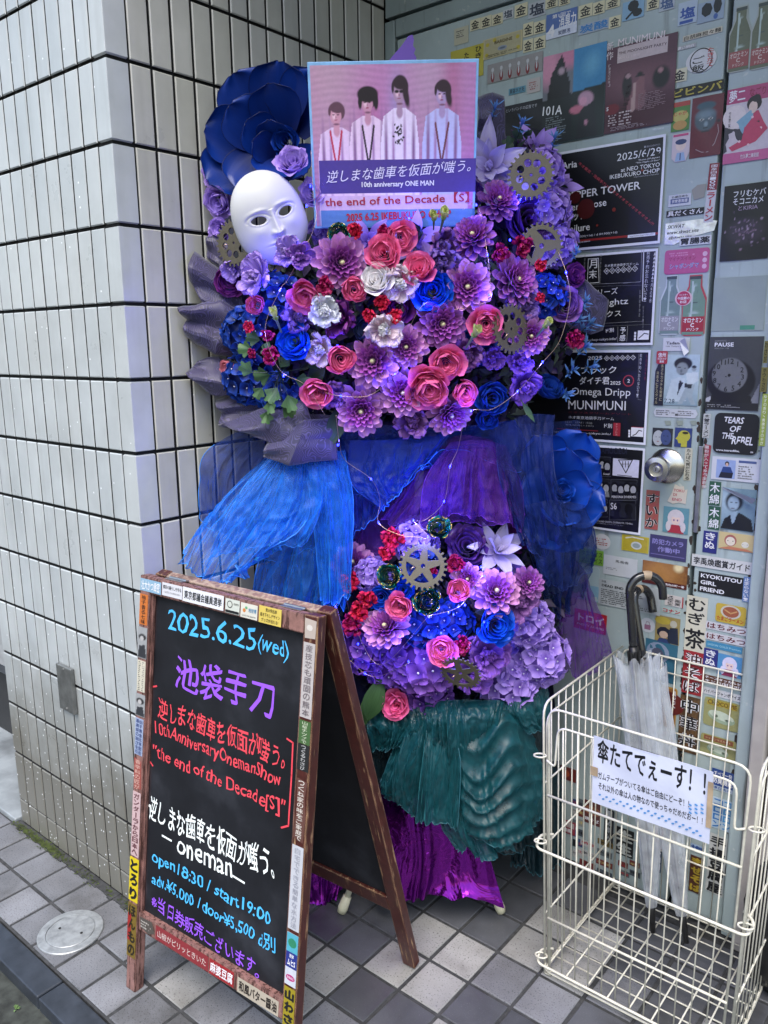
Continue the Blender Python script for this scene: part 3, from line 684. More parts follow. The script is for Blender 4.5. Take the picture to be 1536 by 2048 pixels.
def pos23(which):
    def f(s):
        s.rect(.016, .025, .984, .975, '#0b0c14', 12, 10)
        if which == 2:
            s.poly([(352, 1078), (858, 1066), (858, 1072), (352, 1084)], '#55565e'); s.line([(425, 1140), (488, 1135), (490, 1285), (418, 1290), (425, 1140)], .0012, WH)
            s.tv('月末', 456, 1140, 452, 1265, 50, WH, .01)
            s.t('ネオ東京池袋手刀ドーム', 525, 1183, 735, 1168, 17, WH)
            for i in range(6):
                x = 538 + i * 35; y = 1215 - i * 3.2; s.line([(x - 17, y), (x, y - 19), (x + 17, y), (x, y + 19), (x - 17, y)], .0008, WH); s.t('東京池袋手刀'[i], x - 8, y, x + 8, y, 15, WH)
            s.line([(400, 1095), (755, 1080), (750, 1280), (640, 1290)], .0006, '#9a9aa5'); s.line([(380, 1300), (745, 1282)], .0006, '#9a9aa5'); s.line([(380, 1312), (820, 1300)], .0004, '#77777f')
            s.line([(768, 1085), (760, 1400)], .0022, '#c8c8d2'); s.tv('前売予約お忘れないで!', 798, 1085, 775, 1405, 20, '#c8c8d2'); s.tv('▲▲▲▲▲▲▲今月末の予感', 838, 1095, 810, 1410, 14, '#c8c8d2')
            s.tv('ネオ東京池袋手刀', 408, 1110, 400, 1290, 9, '#888'); s.tv('ネオ東京池袋手刀', 508, 1110, 500, 1290, 9, '#888')
            s.t('シリーズ', 440, 1352, 610, 1335, 40, WH, .0); s.t('Insightz', 470, 1420, 674, 1405, 48, WH, .0); s.t('ミックス', 450, 1490, 630, 1475, 38, WH, .0)
            s.line([(500, 1540), (760, 1525)], .0005, '#999'); s.line([(400, 1560), (820, 1545)], .0004, '#888'); s.t('ド別', 538, 1585, 586, 1578, 26, WH, .02)
            s.tv('予感', 645, 1560, 640, 1650, 36, WH, .02); s.line([(612, 1560), (612, 1655)], .0006, '#aaa'); s.line([(672, 1555), (668, 1650)], .0006, '#aaa')
            s.t('http://www.chop-tokyo.info/', 330, 1648, 605, 1635, 20, WH); s.rectp(733, 1640, 806, 1582, WH); s.line([(742, 1630), (760, 1615), (775, 1600), (800, 1605)], .002, '#20212a')
            s.tv('■■■', 720, 1590, 718, 1645, 12, WH); s.tv('乱舞絵巻物語', 750, 1330, 745, 1500, 9, '#888'); s.tv('関東平野一周の旅', 770, 1430, 768, 1590, 8, '#777')
        else:
            s.t('2025', 260 * 1, 568, 358, 565, 26, WH, .02)
            for i in range(6):
                x = 388 + i * 36; y = 568 - i * 1; s.line([(x - 17, y), (x, y - 17), (x + 17, y), (x, y + 17), (x - 17, y)], .0008, WH); s.t('東京池袋手刀'[i], x - 8, y, x + 8, y, 15, WH)
            s.t('ブラック', 215, 650, 455, 645, 52, WH, .02); s.t('ダイチ君', 205, 722, 410, 720, 52, WH, .02); s.t('2025', 415, 736, 485, 737, 24, WH, .02)
            s.t('Omega Dripp', 150, 800, 552, 808, 66, WH, .0); s.t('MUNIMUNI', 128, 885, 520, 892, 60, WH, .0)
            a = s.loc(538, 722); s.ell(a[0] / s.W, 1 - a[1] / s.H, .062, .062, '#a03038', 26); s.ell(a[0] / s.W, 1 - a[1] / s.H, .05, .05, '#0b0c14', 26); s.t('2', 530, 722, 548, 722, 24, WH, .02)
            s.t('ネオ東京池袋手刀ドーム', 128, 970, 440, 982, 22, WH); s.rectp(50, 1050, 330, 1062, '#8a2a34'); s.t('ド別', 372, 1028, 425, 1030, 30, WH, .02)
            s.t('12.21    START 19:00', 110, 1002, 290, 1012, 12, '#999'); s.t('¥4,000(+1D)', 110, 1022, 300, 1032, 12, '#999'); s.t('http://www.chop-tokyo.info/', 30, 1070, 418, 1088, 18, WH)
            s.rectp(436, 1008, 480, 1100, '#9a2a34'); s.tv('チケット料', 458, 1012, 456, 1098, 12, '#d0a0a0'); s.rectp(558, 1035, 640, 1105, WH); s.rectp(558, 1035, 640, 1043, '#b03040'); s.line([(568, 1095), (590, 1085), (610, 1060), (632, 1065)], .002, '#20212a')
            s.tv('■■■', 545, 1055, 543, 1108, 12, WH); s.tv('前売予約、忘れないで!', 625, 535, 600, 835, 16, '#c8c8d2'); s.tv('今月末の予感', 665, 540, 650, 720, 11, '#7a2a34'); s.line([(610, 540), (606, 850), (630, 852)], .0005, '#888')
            s.t('ニオラスクリームアソート', 130, 935, 560, 950, 12, '#7a2a34')
    return f
posterA(.447, .751, 1.5335, 1.3326, 'black poster with framed vertical characters and a small map, second from the top', pos23(2), 2)
def pos3(s): s.z = Z4; pos23(3)(s)
posterA(.442, .748, 1.322, 1.114, 'black poster with MUNIMUNI at its foot and a red ring around the number 2', pos3, 3)
def pos4(s):
    s.z = Z4; s.rect(.016, .025, .984, .975, '#08090f', 12, 10)
    s.t('DAMOCIEOI', 328, 1197, 525, 1203, 42, '#26283a', .03)
    s.rectp(432, 1250, 603, 1385, '#c9c9e2'); s.line([(468, 1262), (563, 1262), (518, 1350), (468, 1262)], .0022, BK)
    for x in (497, 516, 535): s.line([(x, 1272), (x, 1312)], .0016, BK); s.line([(x - 7, 1290), (x + 7, 1290)], .0014, BK)
    s.rectp(460, 1362, 560, 1376, BK); 
    for (x0, y0, x1, y1, seed) in ((335, 1240, 415, 1375, 1), (330, 1390, 405, 1520, 2), (418, 1395, 597, 1535, 3), (325, 1530, 395, 1650, 4), (410, 1535, 590, 1670, 5), (240, 1400, 318, 1515, 6), (235, 1535, 312, 1648, 7)):
        s.line([(x0, y0), (x1, y0 + 4), (x1, y1), (x0, y1), (x0, y0)], .0008, '#5c5e68'); r = random.Random(seed); s.rectp(x0 + 4, y0 + 5, x1 - 4, y1 - 4, ['#1c1d24', '#20222a', '#24262e', '#17181e', '#1e2028', '#1a1b22', '#22242c'][seed - 1])
        nh = 4 if seed == 3 else 2
        for k in range(nh):
            cx = x0 + (x1 - x0) * (k + .6) / (nh + .2); cy = y0 + (y1 - y0) * (.38 + .08 * (k % 2)); a = s.loc(cx, cy)
            sk = '#9a9ca6' if seed != 5 else '#0b0c10'; hr = '#0a0a0e'
            s.ell(a[0] / s.W, 1 - a[1] / s.H, .052, .065, hr, 14); s.ell(a[0] / s.W, 1 - a[1] / s.H + .012, .034, .046, sk, 14)
            s.poly([(cx - 24, y1 - 6), (cx - 15, cy + 28), (cx + 15, cy + 28), (cx + 24, y1 - 6)], '#0c0d12' if seed != 2 else '#7c7e88')
        if seed == 3: s.t('PERSONA D’HERMES', x0 + 6, y1 - 22, x1 - 6, y1 - 20, 16, '#d0d0dc', .01)
        if seed == 2: s.t('BOYS', x0 + 4, 1478, x0 + 52, 1480, 30, '#d0d0dc', .04)
        if seed == 5: s.t('S6', x0 + 8, y0 + 40, x0 + 50, y0 + 42, 44, '#c8c8d4', .02)
        if seed == 1: s.t('Soul', x0 + 30, y1 - 18, x1 - 8, y1 - 17, 14, '#d0d0dc', .01)
    s.t('and : CAROLINE GREEN, CUERBOYS, YSHELL', 270, 1672, 572, 1697, 12, '#b0b0bc', .01); s.t('TYPHOON HERMES, リバイアブール, Yu-?', 290, 1685, 505, 1708, 9, '#9090a0')
posterA(.441, .747, 1.106, .907, 'black poster with six small band pictures in a grid, lowest of the posters', pos4, 2)
# --- flyers above
def f101(s):
    W, H = s.W, s.H
    fn = paint(W, H, '#2c3f40', [('p', [(0, 0), (.5, 0), (.5, .48), (0, .5)], '#6a6e78', 1), ('e', .08, .1, .16, .3, 0, '#c88aa4', .7), ('e', .42, .05, .2, .16, 0, '#c07a98', .8),
        ('p', [(.06, .52), (.14, .22), (.30, .02), (.36, .16), (.44, .34), (.46, .5)], '#0c0e12', 1), ('e', .30, .2, .05, .05, 0, '#a890a0', .6), ('p', [(.5, -.01), (1.01, -.01), (1.01, .43), (.5, .46)], '#357fae', 1), ('e', .78, .2, .12, .14, .3, '#5a9cc0', 1.2),
        ('p', [(0, .5), (.5, .48), (.5, 1), (0, 1)], '#11191c', 1), ('p', [(.5, .46), (1, .43), (1, 1), (.5, 1)], '#15201f', 1), ('e', .70, .56, .12, .1, .2, '#b08aa0', .25), ('e', .66, .585, .06, .06, 0, '#c790a8', .3), ('e', .56, .66, .11, .055, 0, '#b86a80', .2), ('p', [(.56, 1), (.62, .68), (.84, .60), (.9, 1)], '#16181c', 1), ('e', .72, .82, .03, .04, 0, '#b07a90', .2)])
    s.rect(0, 0, 1, 1, fn, 44, 60); s.t('101A', 645, 441, 722, 434, 36, WH, .02); s.scribble(.06, .68, .4, .97, 12, '#70787c', 3)
ST(Z3, (641, 175, 889, 583), '#20282a', 'flyer', 'dark flyer in four panels of pink, blue and black headed 101A', 'flyer', f101, 'flyers', 1, .0008)
def fmuni(s):
    fn = paint(s.W, s.H, '#4c2a38', [('n', 9, 7, .3, '#5a3344'), ('e', .5, .42, .5, .18, 0, '#6a4450', 1.3), ('e', .5, .85, .7, .2, 0, '#3e0f20', 1), ('e', .32, .48, .07, .16, 0, '#191318', .3), ('e', .33, .37, .035, .03, 0, '#a08088', .3), ('e', .80, .46, .12, .14, 0, '#120e14', .3), ('e', .79, .38, .035, .035, 0, '#9a7078', .3),
        ('p', [(.32, .76), (.42, .5), (.5, .4), (.56, .42), (.60, .72), (.55, .78)], '#7a5058', 1), ('e', .5, .39, .07, .015, 0, '#100c10', .3), ('e', .5, .37, .04, .025, 0, '#100c10', .3), ('p', [(.38, .8), (.42, .46), (.46, .46), (.46, .78)], '#a88a88', 1), ('e', .11, .72, .11, .07, 0, '#6a1a28', .15)])
    s.rect(0, 0, 1, 1, fn, 50, 66)
    s.t('MUNIMUNI', 943, 170, 1128, 135, 28, '#d8ccd0', .015); s.tv('新作', 912, 165, 910, 240, 26, '#d8ccd0', .01)
    s.rectp(942, 192, 1138, 205, '#b8a8ac'); s.t('THE MOONLIGHT PARTY', 946, 212, 1136, 172, 11, '#3a2430', .02); s.t('2nd FULL ALBUM', 946, 192, 1060, 168, 8, '#b8a8ac')
    s.t('2024.12.3発売', 940, 232, 1030, 215, 12, '#d0c0c4', .01); s.tv('「悪魔の奴隷」', 911, 255, 908, 345, 9, '#c0b0b4'); s.tv('大蛇にキス', 990, 330, 965, 450, 20, '#2a1c22', .02)
    s.t('5', 897, 434, 906, 433, 14, WH, .02); s.scribble(.06, .78, .2, .92, 5, '#c0b0b4', 5); s.scribble(.22, .76, .42, .93, 5, '#c0b0b4', 6); s.scribble(.5, .6, .9, .8, 10, '#8a7078', 7); s.scribble(.1, .93, .7, .98, 3, '#a09098', 8)
    s.t('NEO TOKYO', 1082, 514, 1125, 508, 7, WH)
ST(Z3, (889, 138, 1166, 535), '#3c1e2c', 'flyer', 'maroon flyer headed MUNIMUNI with hooded figures', 'flyer', fmuni, 'flyers', 2, .0008)
ST(Z3, (440, 392, 642, 560), '#12141a', 'flyer', 'black flyer with one line of white writing under the small stickers', 'flyer', lambda s: s.t('というバンドの広告です', 500, 440, 622, 416, 14, '#b8bac2'), 'flyers', 0)
# --- row of small gold and white label cut-outs along the top
GOLD = [(357, 70, 397, 125), (398, 58, 441, 116), (443, 48, 486, 104), (533, 8, 584, 74), (567, 85, 607, 149), (609, 77, 655, 138), (567, 151, 606, 210), (609, 139, 655, 200), (655, -14, 704, 38), (708, -20, 752, 26), (786, 10, 841, 76), (843, 0, 890, 62), (893, -14, 950, 40), (906, 58, 953, 116), (1056, -16, 1105, 44)]
wh = ['leftmost in the top row', 'second from the left in the top row', 'third from the left in the top row', 'between two salt labels in the top row', 'upper left in the block of four', 'upper right in the block of four', 'lower left in the block of four', 'lower right in the block of four', 'above the left of the blue deodoriser label', 'at the picture top touching the deodoriser label', 'left above the soda label', 'middle of three above the soda label', 'right of three above the soda label', 'just right of the soda label', 'right of the black bottle silhouettes']
for bx, d in zip(GOLD, wh): ST(Z3, bx, '#c9c3a4', 'label_sticker', 'cream sticker with one black character, ' + d, 'sticker', one('金', BK, .03, .12), 'cream stickers with the character for gold')
ST(Z3, (1157, 266, 1215, 330), '#c6c2a8', 'label_sticker', 'small cream sticker with one black character above the black food label', 'sticker', one('金', BK, .03, .12), 'cream stickers with the character for gold')
ST(Z3, (487, 30, 528, 80), '#b8bcc0', 'label_sticker', 'small grey sticker with a dark salt character in the top row', 'sticker', one('塩', '#3a4254', .03, .08))
ST(Z3, (588, -4, 655, 76), '#a9aeb4', 'label_sticker', 'larger grey sticker with a bold dark salt character in the top row', 'sticker', one('塩', '#2a3042', .04, .06))
def deo(s): s.rect(0, 0, 1, 1, '#4a66a2'); s.poly([(0, .7), (1, .55), (1, 1), (0, 1)], '#c9cfe0', False); s.tu('消臭力', .42, .42, .5, WH, .03, w=.55); s.tu('4', .05, .68, .5, WH, .06); s.tu('第1回で', .2, .14, .16, WH, .02, w=.6); s.tu('炭酸泡', .4, .84, .18, '#33406a', .02, w=.4)
ST(Z3, (658, 28, 779, 160), '#4a66a2', 'label_sticker', 'blue and white deodoriser label with slanting white characters', 'sticker', deo)
ST(Z3, (785, 72, 908, 138), '#98a4b2', 'label_sticker', 'grey label with two big blue characters meaning soda', 'sticker', one('炭酸', '#2f78b8', .04, .05))
ST(Z3, (960, -10, 1045, 86), '#7fa3bf', 'label_sticker', 'pale blue label with black splash shapes at the picture top', 'sticker', lambda s: (s.ell(.5, .3, .34, .3, BK, 9), s.ell(.7, .7, .3, .22, BK, 8), s.line([(.2, .9), (.5, .6)], .004, BK, False)))
ST(Z3, (1106, -20, 1167, 48), '#aab2bc', 'label_sticker', 'grey sticker with blue salt character beside the splash label', 'sticker', one('塩', '#3c5684', .04, .06))
ST(Z3, (1180, -4, 1256, 104), '#a7b6c6', 'label_sticker', 'tall pale label with a big blue salt character', 'sticker', lambda s: (s.tu('塩', .1, .5, .5, '#2c4c96', .05, w=.8), s.rect(.1, .82, .8, .95, '#2c4c96')))
ST(Z3, (1257, -10, 1362, 96), '#8d9eb0', 'label_sticker', 'pale label with three torn black blots at the picture top', 'sticker', lambda s: (s.ell(.35, .4, .3, .35, '#10131a', 7), s.ell(.75, .3, .22, .4, '#10131a', 8), s.ell(.7, .82, .12, .14, '#3a5a9a', 10)))
ST(Z3, (294, 100, 350, 182), '#b3b19c', 'label_sticker', 'small beige note left of the row of gold stickers', 'sticker', lambda s: s.scribble(.15, .15, .85, .6, 4, '#555', 9))
def cats(s):
    s.rect(.04, .05, .96, .95, '#a8a282')
    for u, v in ((.12, .3), (.88, .28), (.1, .8), (.9, .8), (.3, .15)): s.ell(u, v, .12, .1, '#b5a63c', 9)
    s.ell(.5, .62, .3, .12, '#8b94a0', 16); s.ell(.5, .62, .2, .05, '#5a6676', 12); s.tu('BARDINE', .3, .28, .16, '#5c4e24', .03, w=.45); s.scribble(.1, .8, .9, .95, 2, '#55502e', 2)
ST(Z3, (408, 118, 562, 240), '#b9ae86', 'label_sticker', 'cream tin label with yellow lemons around a small fish', 'sticker', cats)
ST(Z3, (280, 172, 408, 330), '#b0a63f', 'label_sticker', 'yellow food label half hidden behind the name board', 'sticker', lambda s: (s.tv('ひき', .85, .05, .85, .45, .18, BK, .03, px=False), s.tu('た', .42, .25, .2, BK, .03), s.ell(.3, .6, .2, .2, '#d8d2b0', 14)))
def reds(s):
    s.rect(0, 0, 1, 1, '#8f8c8c')
    for k in range(6):
        u = .1 + k * .16; s.ell(u, .32, .09, .11, '#b9babf', 12); s.ell(u, .72, .12, .26, '#7c2c30', 12); s.ell(u, .62, .05, .2, '#b9babf', 10)
ST(Z3, (425, 208, 640, 330), '#8f8c8c', 'label_sticker', 'grey strip with a row of six red and silver figures', 'sticker', reds)
ST(Z3, (510, 338, 575, 378), '#5b8ea3', 'label_sticker', 'small teal label under the strip of figures', 'sticker', one('黒猫ネオ天', '#28323c', .02))
ST(Z3, (583, 304, 634, 372), '#b0a9a8', 'label_sticker', 'small pale pink note right of the teal label', 'sticker', lambda s: s.scribble(.15, .2, .85, .8, 4, '#9a5a5a', 9))
# --- column of stickers on the right part of the door
ST(Z3, (1200, 118, 1352, 152), '#bdb7a6', 'label_sticker', 'narrow beige strip reading sesame dandan noodles in black', 'sticker', one('白胡麻担々麺', '#2a2420', .02, .03), tilt=.02)
ST(Z3, (1171, 174, 1250, 199), '#9a9a9c', 'label_sticker', 'torn grey strip with pale letters left of the rice circle', 'sticker', one('濃い胡麻', '#d8d8dc', .02, .08))
def gohan(s): s.ell(.5, .5, .5, .5, '#1b1b1d', 30); s.ell(.5, .5, .45, .45, '#c4c4c6', 30); s.tv('ご飯', .42, .3, .42, .95, .4, '#161618', .03, px=False); s.tv('たきたて', .8, .05, .8, .85, .2, '#b04040', .03, px=False)
ST(Z3, (1210, 178, 1332, 300), '#c4c4c6', 'label_sticker', 'round white rice label with a black ring', 'sticker', gohan, outline='circle')
ST(Z3, (1155, 322, 1357, 386), '#16140f', 'label_sticker', 'black label with golden bibimbap lettering', 'sticker', one('ビビンバ', '#a89a3e', .05, .03), lay=1)
ST(Z3, (1153, 398, 1226, 524), '#4d7a3f', 'label_sticker', 'green and red snack packet label under the bibimbap label', 'sticker', lambda s: (s.rect(0, 0, 1, .16, '#a04038'), s.ell(.5, .5, .3, .2, '#b0a860', 14), s.ell(.5, .8, .26, .16, '#b08a50', 14), s.tu('じゃが', .15, .4, .14, '#b03838', .03, w=.7)))
def face(s):
    fn = paint(s.W, s.H, '#5c1f2b', [('n', 30, 22, .15, '#7a3038'), ('e', .46, .16, .3, .12, 0, '#3a5560', .3), ('e', .46, .38, .34, .36, 0, '#46565e', .22), ('e', .46, .30, .26, .12, 0, '#6a7e88', 1), ('e', .34, .38, .07, .035, 0, '#c8c8c4', .3), ('e', .62, .38, .07, .035, 0, '#c8c8c4', .3), ('e', .34, .38, .03, .03, 0, '#14181a', .3), ('e', .62, .38, .03, .03, 0, '#14181a', .3), ('e', .48, .46, .06, .08, 0, '#7c8e96', .8), ('e', .48, .58, .13, .03, 0, '#20282c', .5), ('e', .47, .52, .07, .02, 0, '#1c2428', .5), ('e', .88, .44, .06, .04, 0, '#20282c', .4)])
    s.rect(0, 0, 1, 1, fn, 34, 50); s.line([(.2, .86), (.4, .92), (.6, .93), (.8, .8), (.9, .62), (.86, .5)], .0014, '#9a8a8c', False)
ST(Z3, (1228, 372, 1356, 628), '#5c1f2b', 'flyer', 'dark red card with a grey green carved face', 'flyer', face, lay=0)
ST(Z3, (1155, 524, 1226, 644), '#c2b5bc', 'label_sticker', 'white cut-out of a cartoon boy with glasses and dark hair', 'sticker', lambda s: (s.ell(.5, .42, .2, .2, '#d6c2b8', 14), s.ell(.5, .3, .22, .1, '#2c3c66', 10), s.poly([(.2, .98), (.3, .68), (.7, .68), (.8, .98)], '#8fa8c8', False), s.rect(.47, .7, .53, .95, '#3a4468'), s.rect(.05, .02, .9, .1, '#b84a78')), outline=[(.0, .0), (1, .0), (1, .7), (.8, 1), (.2, 1), (0, .85)])
def strip1(s): s.rect(0, 0, 1, .45, '#7c2430'); s.tv('国産白菜100%', .5, .02, .5, .44, .6, WH, .01, px=False); s.tv('ラーメン', .5, .48, .5, .98, .8, '#a82838', .03, px=False)
ST(Z3, (1290, 648, 1334, 880), '#b9b9bd', 'label_sticker', 'tall narrow strip, dark red on top and white below with red noodles lettering', 'sticker', strip1, tilt=-.05)
ST(Z3, (1142, 764, 1231, 820), '#bcc0c8', 'label_sticker', 'small white label with a blue block of lettering', 'sticker', lambda s: (s.tu('仏蘭西茶今', .14, .2, .2, '#444', .01, w=.72), s.rect(.1, .36, .9, .78, '#3a4a7a'), s.tu('宗家寄席様', .15, .57, .3, WH, .02, w=.7)))
ST(Z3, (1233, 728, 1290, 792), '#8e8c86', 'foil_scrap', 'torn silver scrap of foil above the black strip', 'sticker', None, outline=[(0, .3), (.4, 0), (1, .0), (.9, .9), (.2, 1)])
ST(Z3, (1134, 820, 1280, 862), '#121214', 'label_sticker', 'black strip reading lots of filling in white brush letters', 'sticker', one('具だくさん', WH, .03, .03))
foil = mat('crumpled_foil', (.55, .55, .56), .28, .9, var=.2, scale=40, bmp=.9, bscale=45)
o = ST(Z3, (1127, 862, 1330, 972), '#a5a8a8', 'label_sticker', 'crumpled silver label with a web address in black', 'sticker', lambda s: (s.tu('SKWAT', .04, .22, .16, BK, .01, shear=.3), s.tu('www.skwat.site', .04, .46, .16, BK, .01, w=.62, shear=.3), s.tu('@skwat.site', .08, .7, .15, BK, .01, w=.45, shear=.3)), outline=[(0, .05), (.7, 0), (1, .15), (.95, .55), (.45, .75), (.2, 1), (0, .95)])
o.children[0].data.materials[0] = foil
ST(Z3, (1186, 930, 1310, 974), '#c4c6cb', 'label_sticker', 'white strip with three bold black characters for stomach medicine', 'sticker', one('胃腸薬', BK, .05, .04), lay=1)
def shab(s): s.rect(.02, .03, .98, .97, '#b0507f'); s.tu('マイナスイオン', .1, .38, .16, '#8a2a50', .02, w=.6); s.tu('シャボンダマ', .12, .68, .24, WH, .05, w=.66); s.tu('シャボンダマ', .12, .68, .24, '#3c6ab0', .01, w=.66); s.scribble(.1, .1, .7, .28, 2, '#c884a8', 4); [s.ell(.9, .25 + .25 * k, .1, .1, '#d0a8c0', 12) for k in range(3)]
ST(Z3, (1125, 980, 1302, 1088), '#b0507f', 'label_sticker', 'pink rounded soap bubble label with white lettering', 'sticker', shab, outline='round')
def bottle(gl, lb, tx):
    def f(s):
        O_ = [(.36, .02), (.64, .02), (.66, .1), (.62, .12), (.66, .26), (.86, .42), (.95, .6), (.95, .94), (.82, .99), (.18, .99), (.05, .94), (.05, .6), (.14, .42), (.34, .26), (.38, .12), (.34, .1)]
        fn = paint(s.W, s.H, gl, [('e', .36, .5, .06, .3, 0, '#c0d0cc', .8), ('e', .8, .6, .05, .2, 0, '#50605c', .9), ('e', .5, .05, .16, .035, 0, '#46524e', .3), ('e', .5, .35, .2, .08, 0, '#a8bab4', 1)])
        s.rect(.04, .42, .96, .98, fn, 16, 22); s.rect(.28, .02, .72, .44, fn, 8, 16); s.poly([(.28, .2), (.04, .42), (.28, .42)], gl, False); s.poly([(.72, .2), (.96, .42), (.72, .42)], gl, False); s.rect(.26, .02, .74, .07, '#39443f'); s.rect(.36, .1, .44, .62, '#a9bab4')
        s.rect(.05, .68, .95, .93, lb); s.tu('オロナミン', .1, .74, .08, tx, .04, w=.8); s.tu('C', .4, .82, .07, tx, .05); s.tu('ドリンク', .25, .89, .05, tx, .03, w=.5)
    return f
BO = [(.24, 0), (.76, 0), (.78, .18), (1, .38), (1, .96), (.85, 1), (.15, 1), (0, .96), (0, .38), (.22, .18)]
ST(Z4, (748, 4, 898, 408), '#b9c2c4', 'bottle_sticker', 'die-cut sticker of a pale glass drink bottle with a grey label', 'sticker', bottle('#6e8480', '#8f8e94', '#d0d0d4'), 'bottle stickers', outline=BO)
ST(Z4, (898, 2, 1070, 416), '#b04048', 'bottle_sticker', 'die-cut sticker of a green glass drink bottle with a red label and red edge', 'sticker', bottle('#6c8a76', '#9c2630', '#e0e0e0'), 'bottle stickers', outline=BO)
ST(Z3, (1378, 18, 1472, 292), '#9aa09a', 'bottle_sticker', 'left of two brown glass bottle stickers at the upper right', 'sticker', bottle('#5f6650', '#8e4a4a', '#c8b8b0'), 'bottle stickers', outline=BO)
ST(Z3, (1466, 0, 1556, 280), '#9aa09a', 'bottle_sticker', 'right of two brown glass bottle stickers at the upper right edge', 'sticker', bottle('#5f6650', '#8e4a4a', '#c8b8b0'), 'bottle stickers', outline=BO)
def badge(s): s.ell(.5, .5, .46, .46, '#ab2a4a', 28); s.tu('今話題の', .14, .5, .2, WH, .03, w=.72); s.tu('お店', .3, .74, .2, WH, .03, w=.4); s.tu('みんな食べ', .25, .27, .12, WH, .01, w=.5)
ST(Z4, (853, 105, 970, 212), '#d0b0b8', 'badge_sticker', 'round red badge sticker between the two bottle stickers', 'sticker', badge, outline='circle', lay=1)
def tada(s): s.tu('Tadanori', .12, .4, .22, BK, .03, w=.72); s.tu('100 Tokyo and', .12, .66, .12, '#444', .0, w=.7)
ST(Z4, (772, 428, 952, 518), '#c2c4ca', 'label_sticker', 'white label reading Tadanori with a folded corner below the bottles', 'sticker', tada)
b = MB(); a0, a1, a2 = wallY(1359, 683, -.003), wallY(1370, 676, -.016), wallY(1378, 703, -.004); a3 = wallY(1368, 712, -.012); fx = thing('paper_flap', 'curled white paper flap peeling over the label below the bottles', 'sticker', a0)
b.add([p - a0 for p in (a0, a1, a2, a3)], [(0, 1, 2), (0, 2, 3)]); put('flap', b.mesh('flap', paper('#c8cad0')), fx)
ST(Z4, (727, 520, 803, 606), '#a02c34', 'label_sticker', 'small red tag with white characters above the black strip', 'sticker', lambda s: (s.tu('信州', .15, .3, .36, WH, .03, w=.7), s.tu('天玉わさび', .1, .6, .18, WH, .02, w=.8), s.tu('農場', .3, .82, .18, WH, .02, w=.4)), lay=2, outline='round')
ST(Z4, (712, 600, 782, 888), '#17181a', 'label_sticker', 'black upright strip with two columns of gold writing', 'sticker', lambda s: (s.tv('長さもカタチも簡単に', .72, .04, .72, .9, .26, '#b0a884', .01, px=False), s.tv('決まるヒゲスタイル', .28, .2, .28, .97, .26, '#b0a884', .01, px=False)), lay=1, outline=[(.35, 0), (1, 0), (1, 1), (0, 1), (0, .2)])
def man(s):
    fn = paint(s.W, s.H, lambda u, v: np.array([C3('#a9bcc4')]) * (1 - (v[:, None] > .5) * (v[:, None] - .5) * .9) + np.array([[0, .08, .12]]) * np.clip(v[:, None] - .6, 0, 1), [('e', .52, .18, .26, .18, 0, '#101214', .15), ('e', .5, .28, .17, .18, 0, '#7d868a', .25), ('e', .42, .25, .04, .012, 0, '#15181a', .4), ('e', .58, .26, .04, .012, 0, '#15181a', .4), ('e', .48, .32, .03, .05, 0, '#5c6468', .6), ('e', .5, .385, .06, .012, 0, '#2c3234', .4),
        ('p', [(.05, .95), (.2, .5), (.42, .44), (.6, .46), (.66, .9)], '#b9c6cc', .9), ('p', [(.44, .5), (.56, .55), (.4, .8)], '#1c2022', 1), ('e', .84, .28, .07, .06, 0, '#8f999c', .3), ('e', .84, .24, .07, .04, 0, '#202426', .3), ('p', [(.62, .36), (.96, .34), (.98, .5), (.7, .64)], '#c2cccf', .9), ('p', [(.66, .6), (.9, .58), (.84, .8), (.96, .98), (.82, .98), (.7, .82), (.54, .98), (.42, .98)], '#98a6aa', .95), ('p', [(.6, .56), (.82, .58), (.8, .66), (.6, .64)], '#22282a', 1)])
    s.rect(0, 0, 1, 1, fn, 44, 60); s.tu('7.28', .03, .92, .09, '#2c3c48', .01)
ST(Z4, (778, 545, 1018, 890), '#a9bcc4', 'film_card', 'pale blue film card with a dark haired man and 7.28 at its foot', 'card', man, lay=0)
ST(Z4, (706, 908, 1004, 978), '#b9bcc2', 'label_sticker', 'hexagonal white ticket with rows of small print below the film card', 'sticker', lambda s: (s.scribble(.06, .15, .5, .8, 3, '#555', 8), s.scribble(.56, .15, .94, .8, 3, '#666', 9), s.rect(.5, .55, .56, .8, '#444')), outline=[(.05, 0), (.95, 0), (1, .5), (.95, 1), (.05, 1), (0, .5)])
for k, (x, dd) in enumerate(((780, 'left'), (862, 'middle'), (955, 'right'))):
    ST(Z4, (x, 992, x + 46, 1028), '#8b9488', 'tape_scrap', 'small scrap of old tape, %s of three below the hexagonal ticket' % dd, 'tape', None, 'scraps of old tape', outline=[(0, .1), (.9, 0), (1, .9), (.3, 1)])
def masks(s):
    s.rect(0, 0, 1, 1, '#26282c'); s.ell(.3, .55, .3, .42, '#a9adb2', 18); s.ell(.68, .5, .3, .42, '#3c4a78', 18)
    for u in (.58, .76): s.ell(u, .42, .05, .02, '#141828', 8)
    for u in (.2, .36): s.ell(u, .5, .045, .016, '#2c2c30', 8)
    s.ell(.3, .74, .07, .02, '#8a3038', 8); s.ell(.68, .7, .08, .02, '#141828', 8)
ST(Z4, (698, 1042, 836, 1172), '#26282c', 'label_sticker', 'square sticker of a white face beside a blue face', 'sticker', masks)
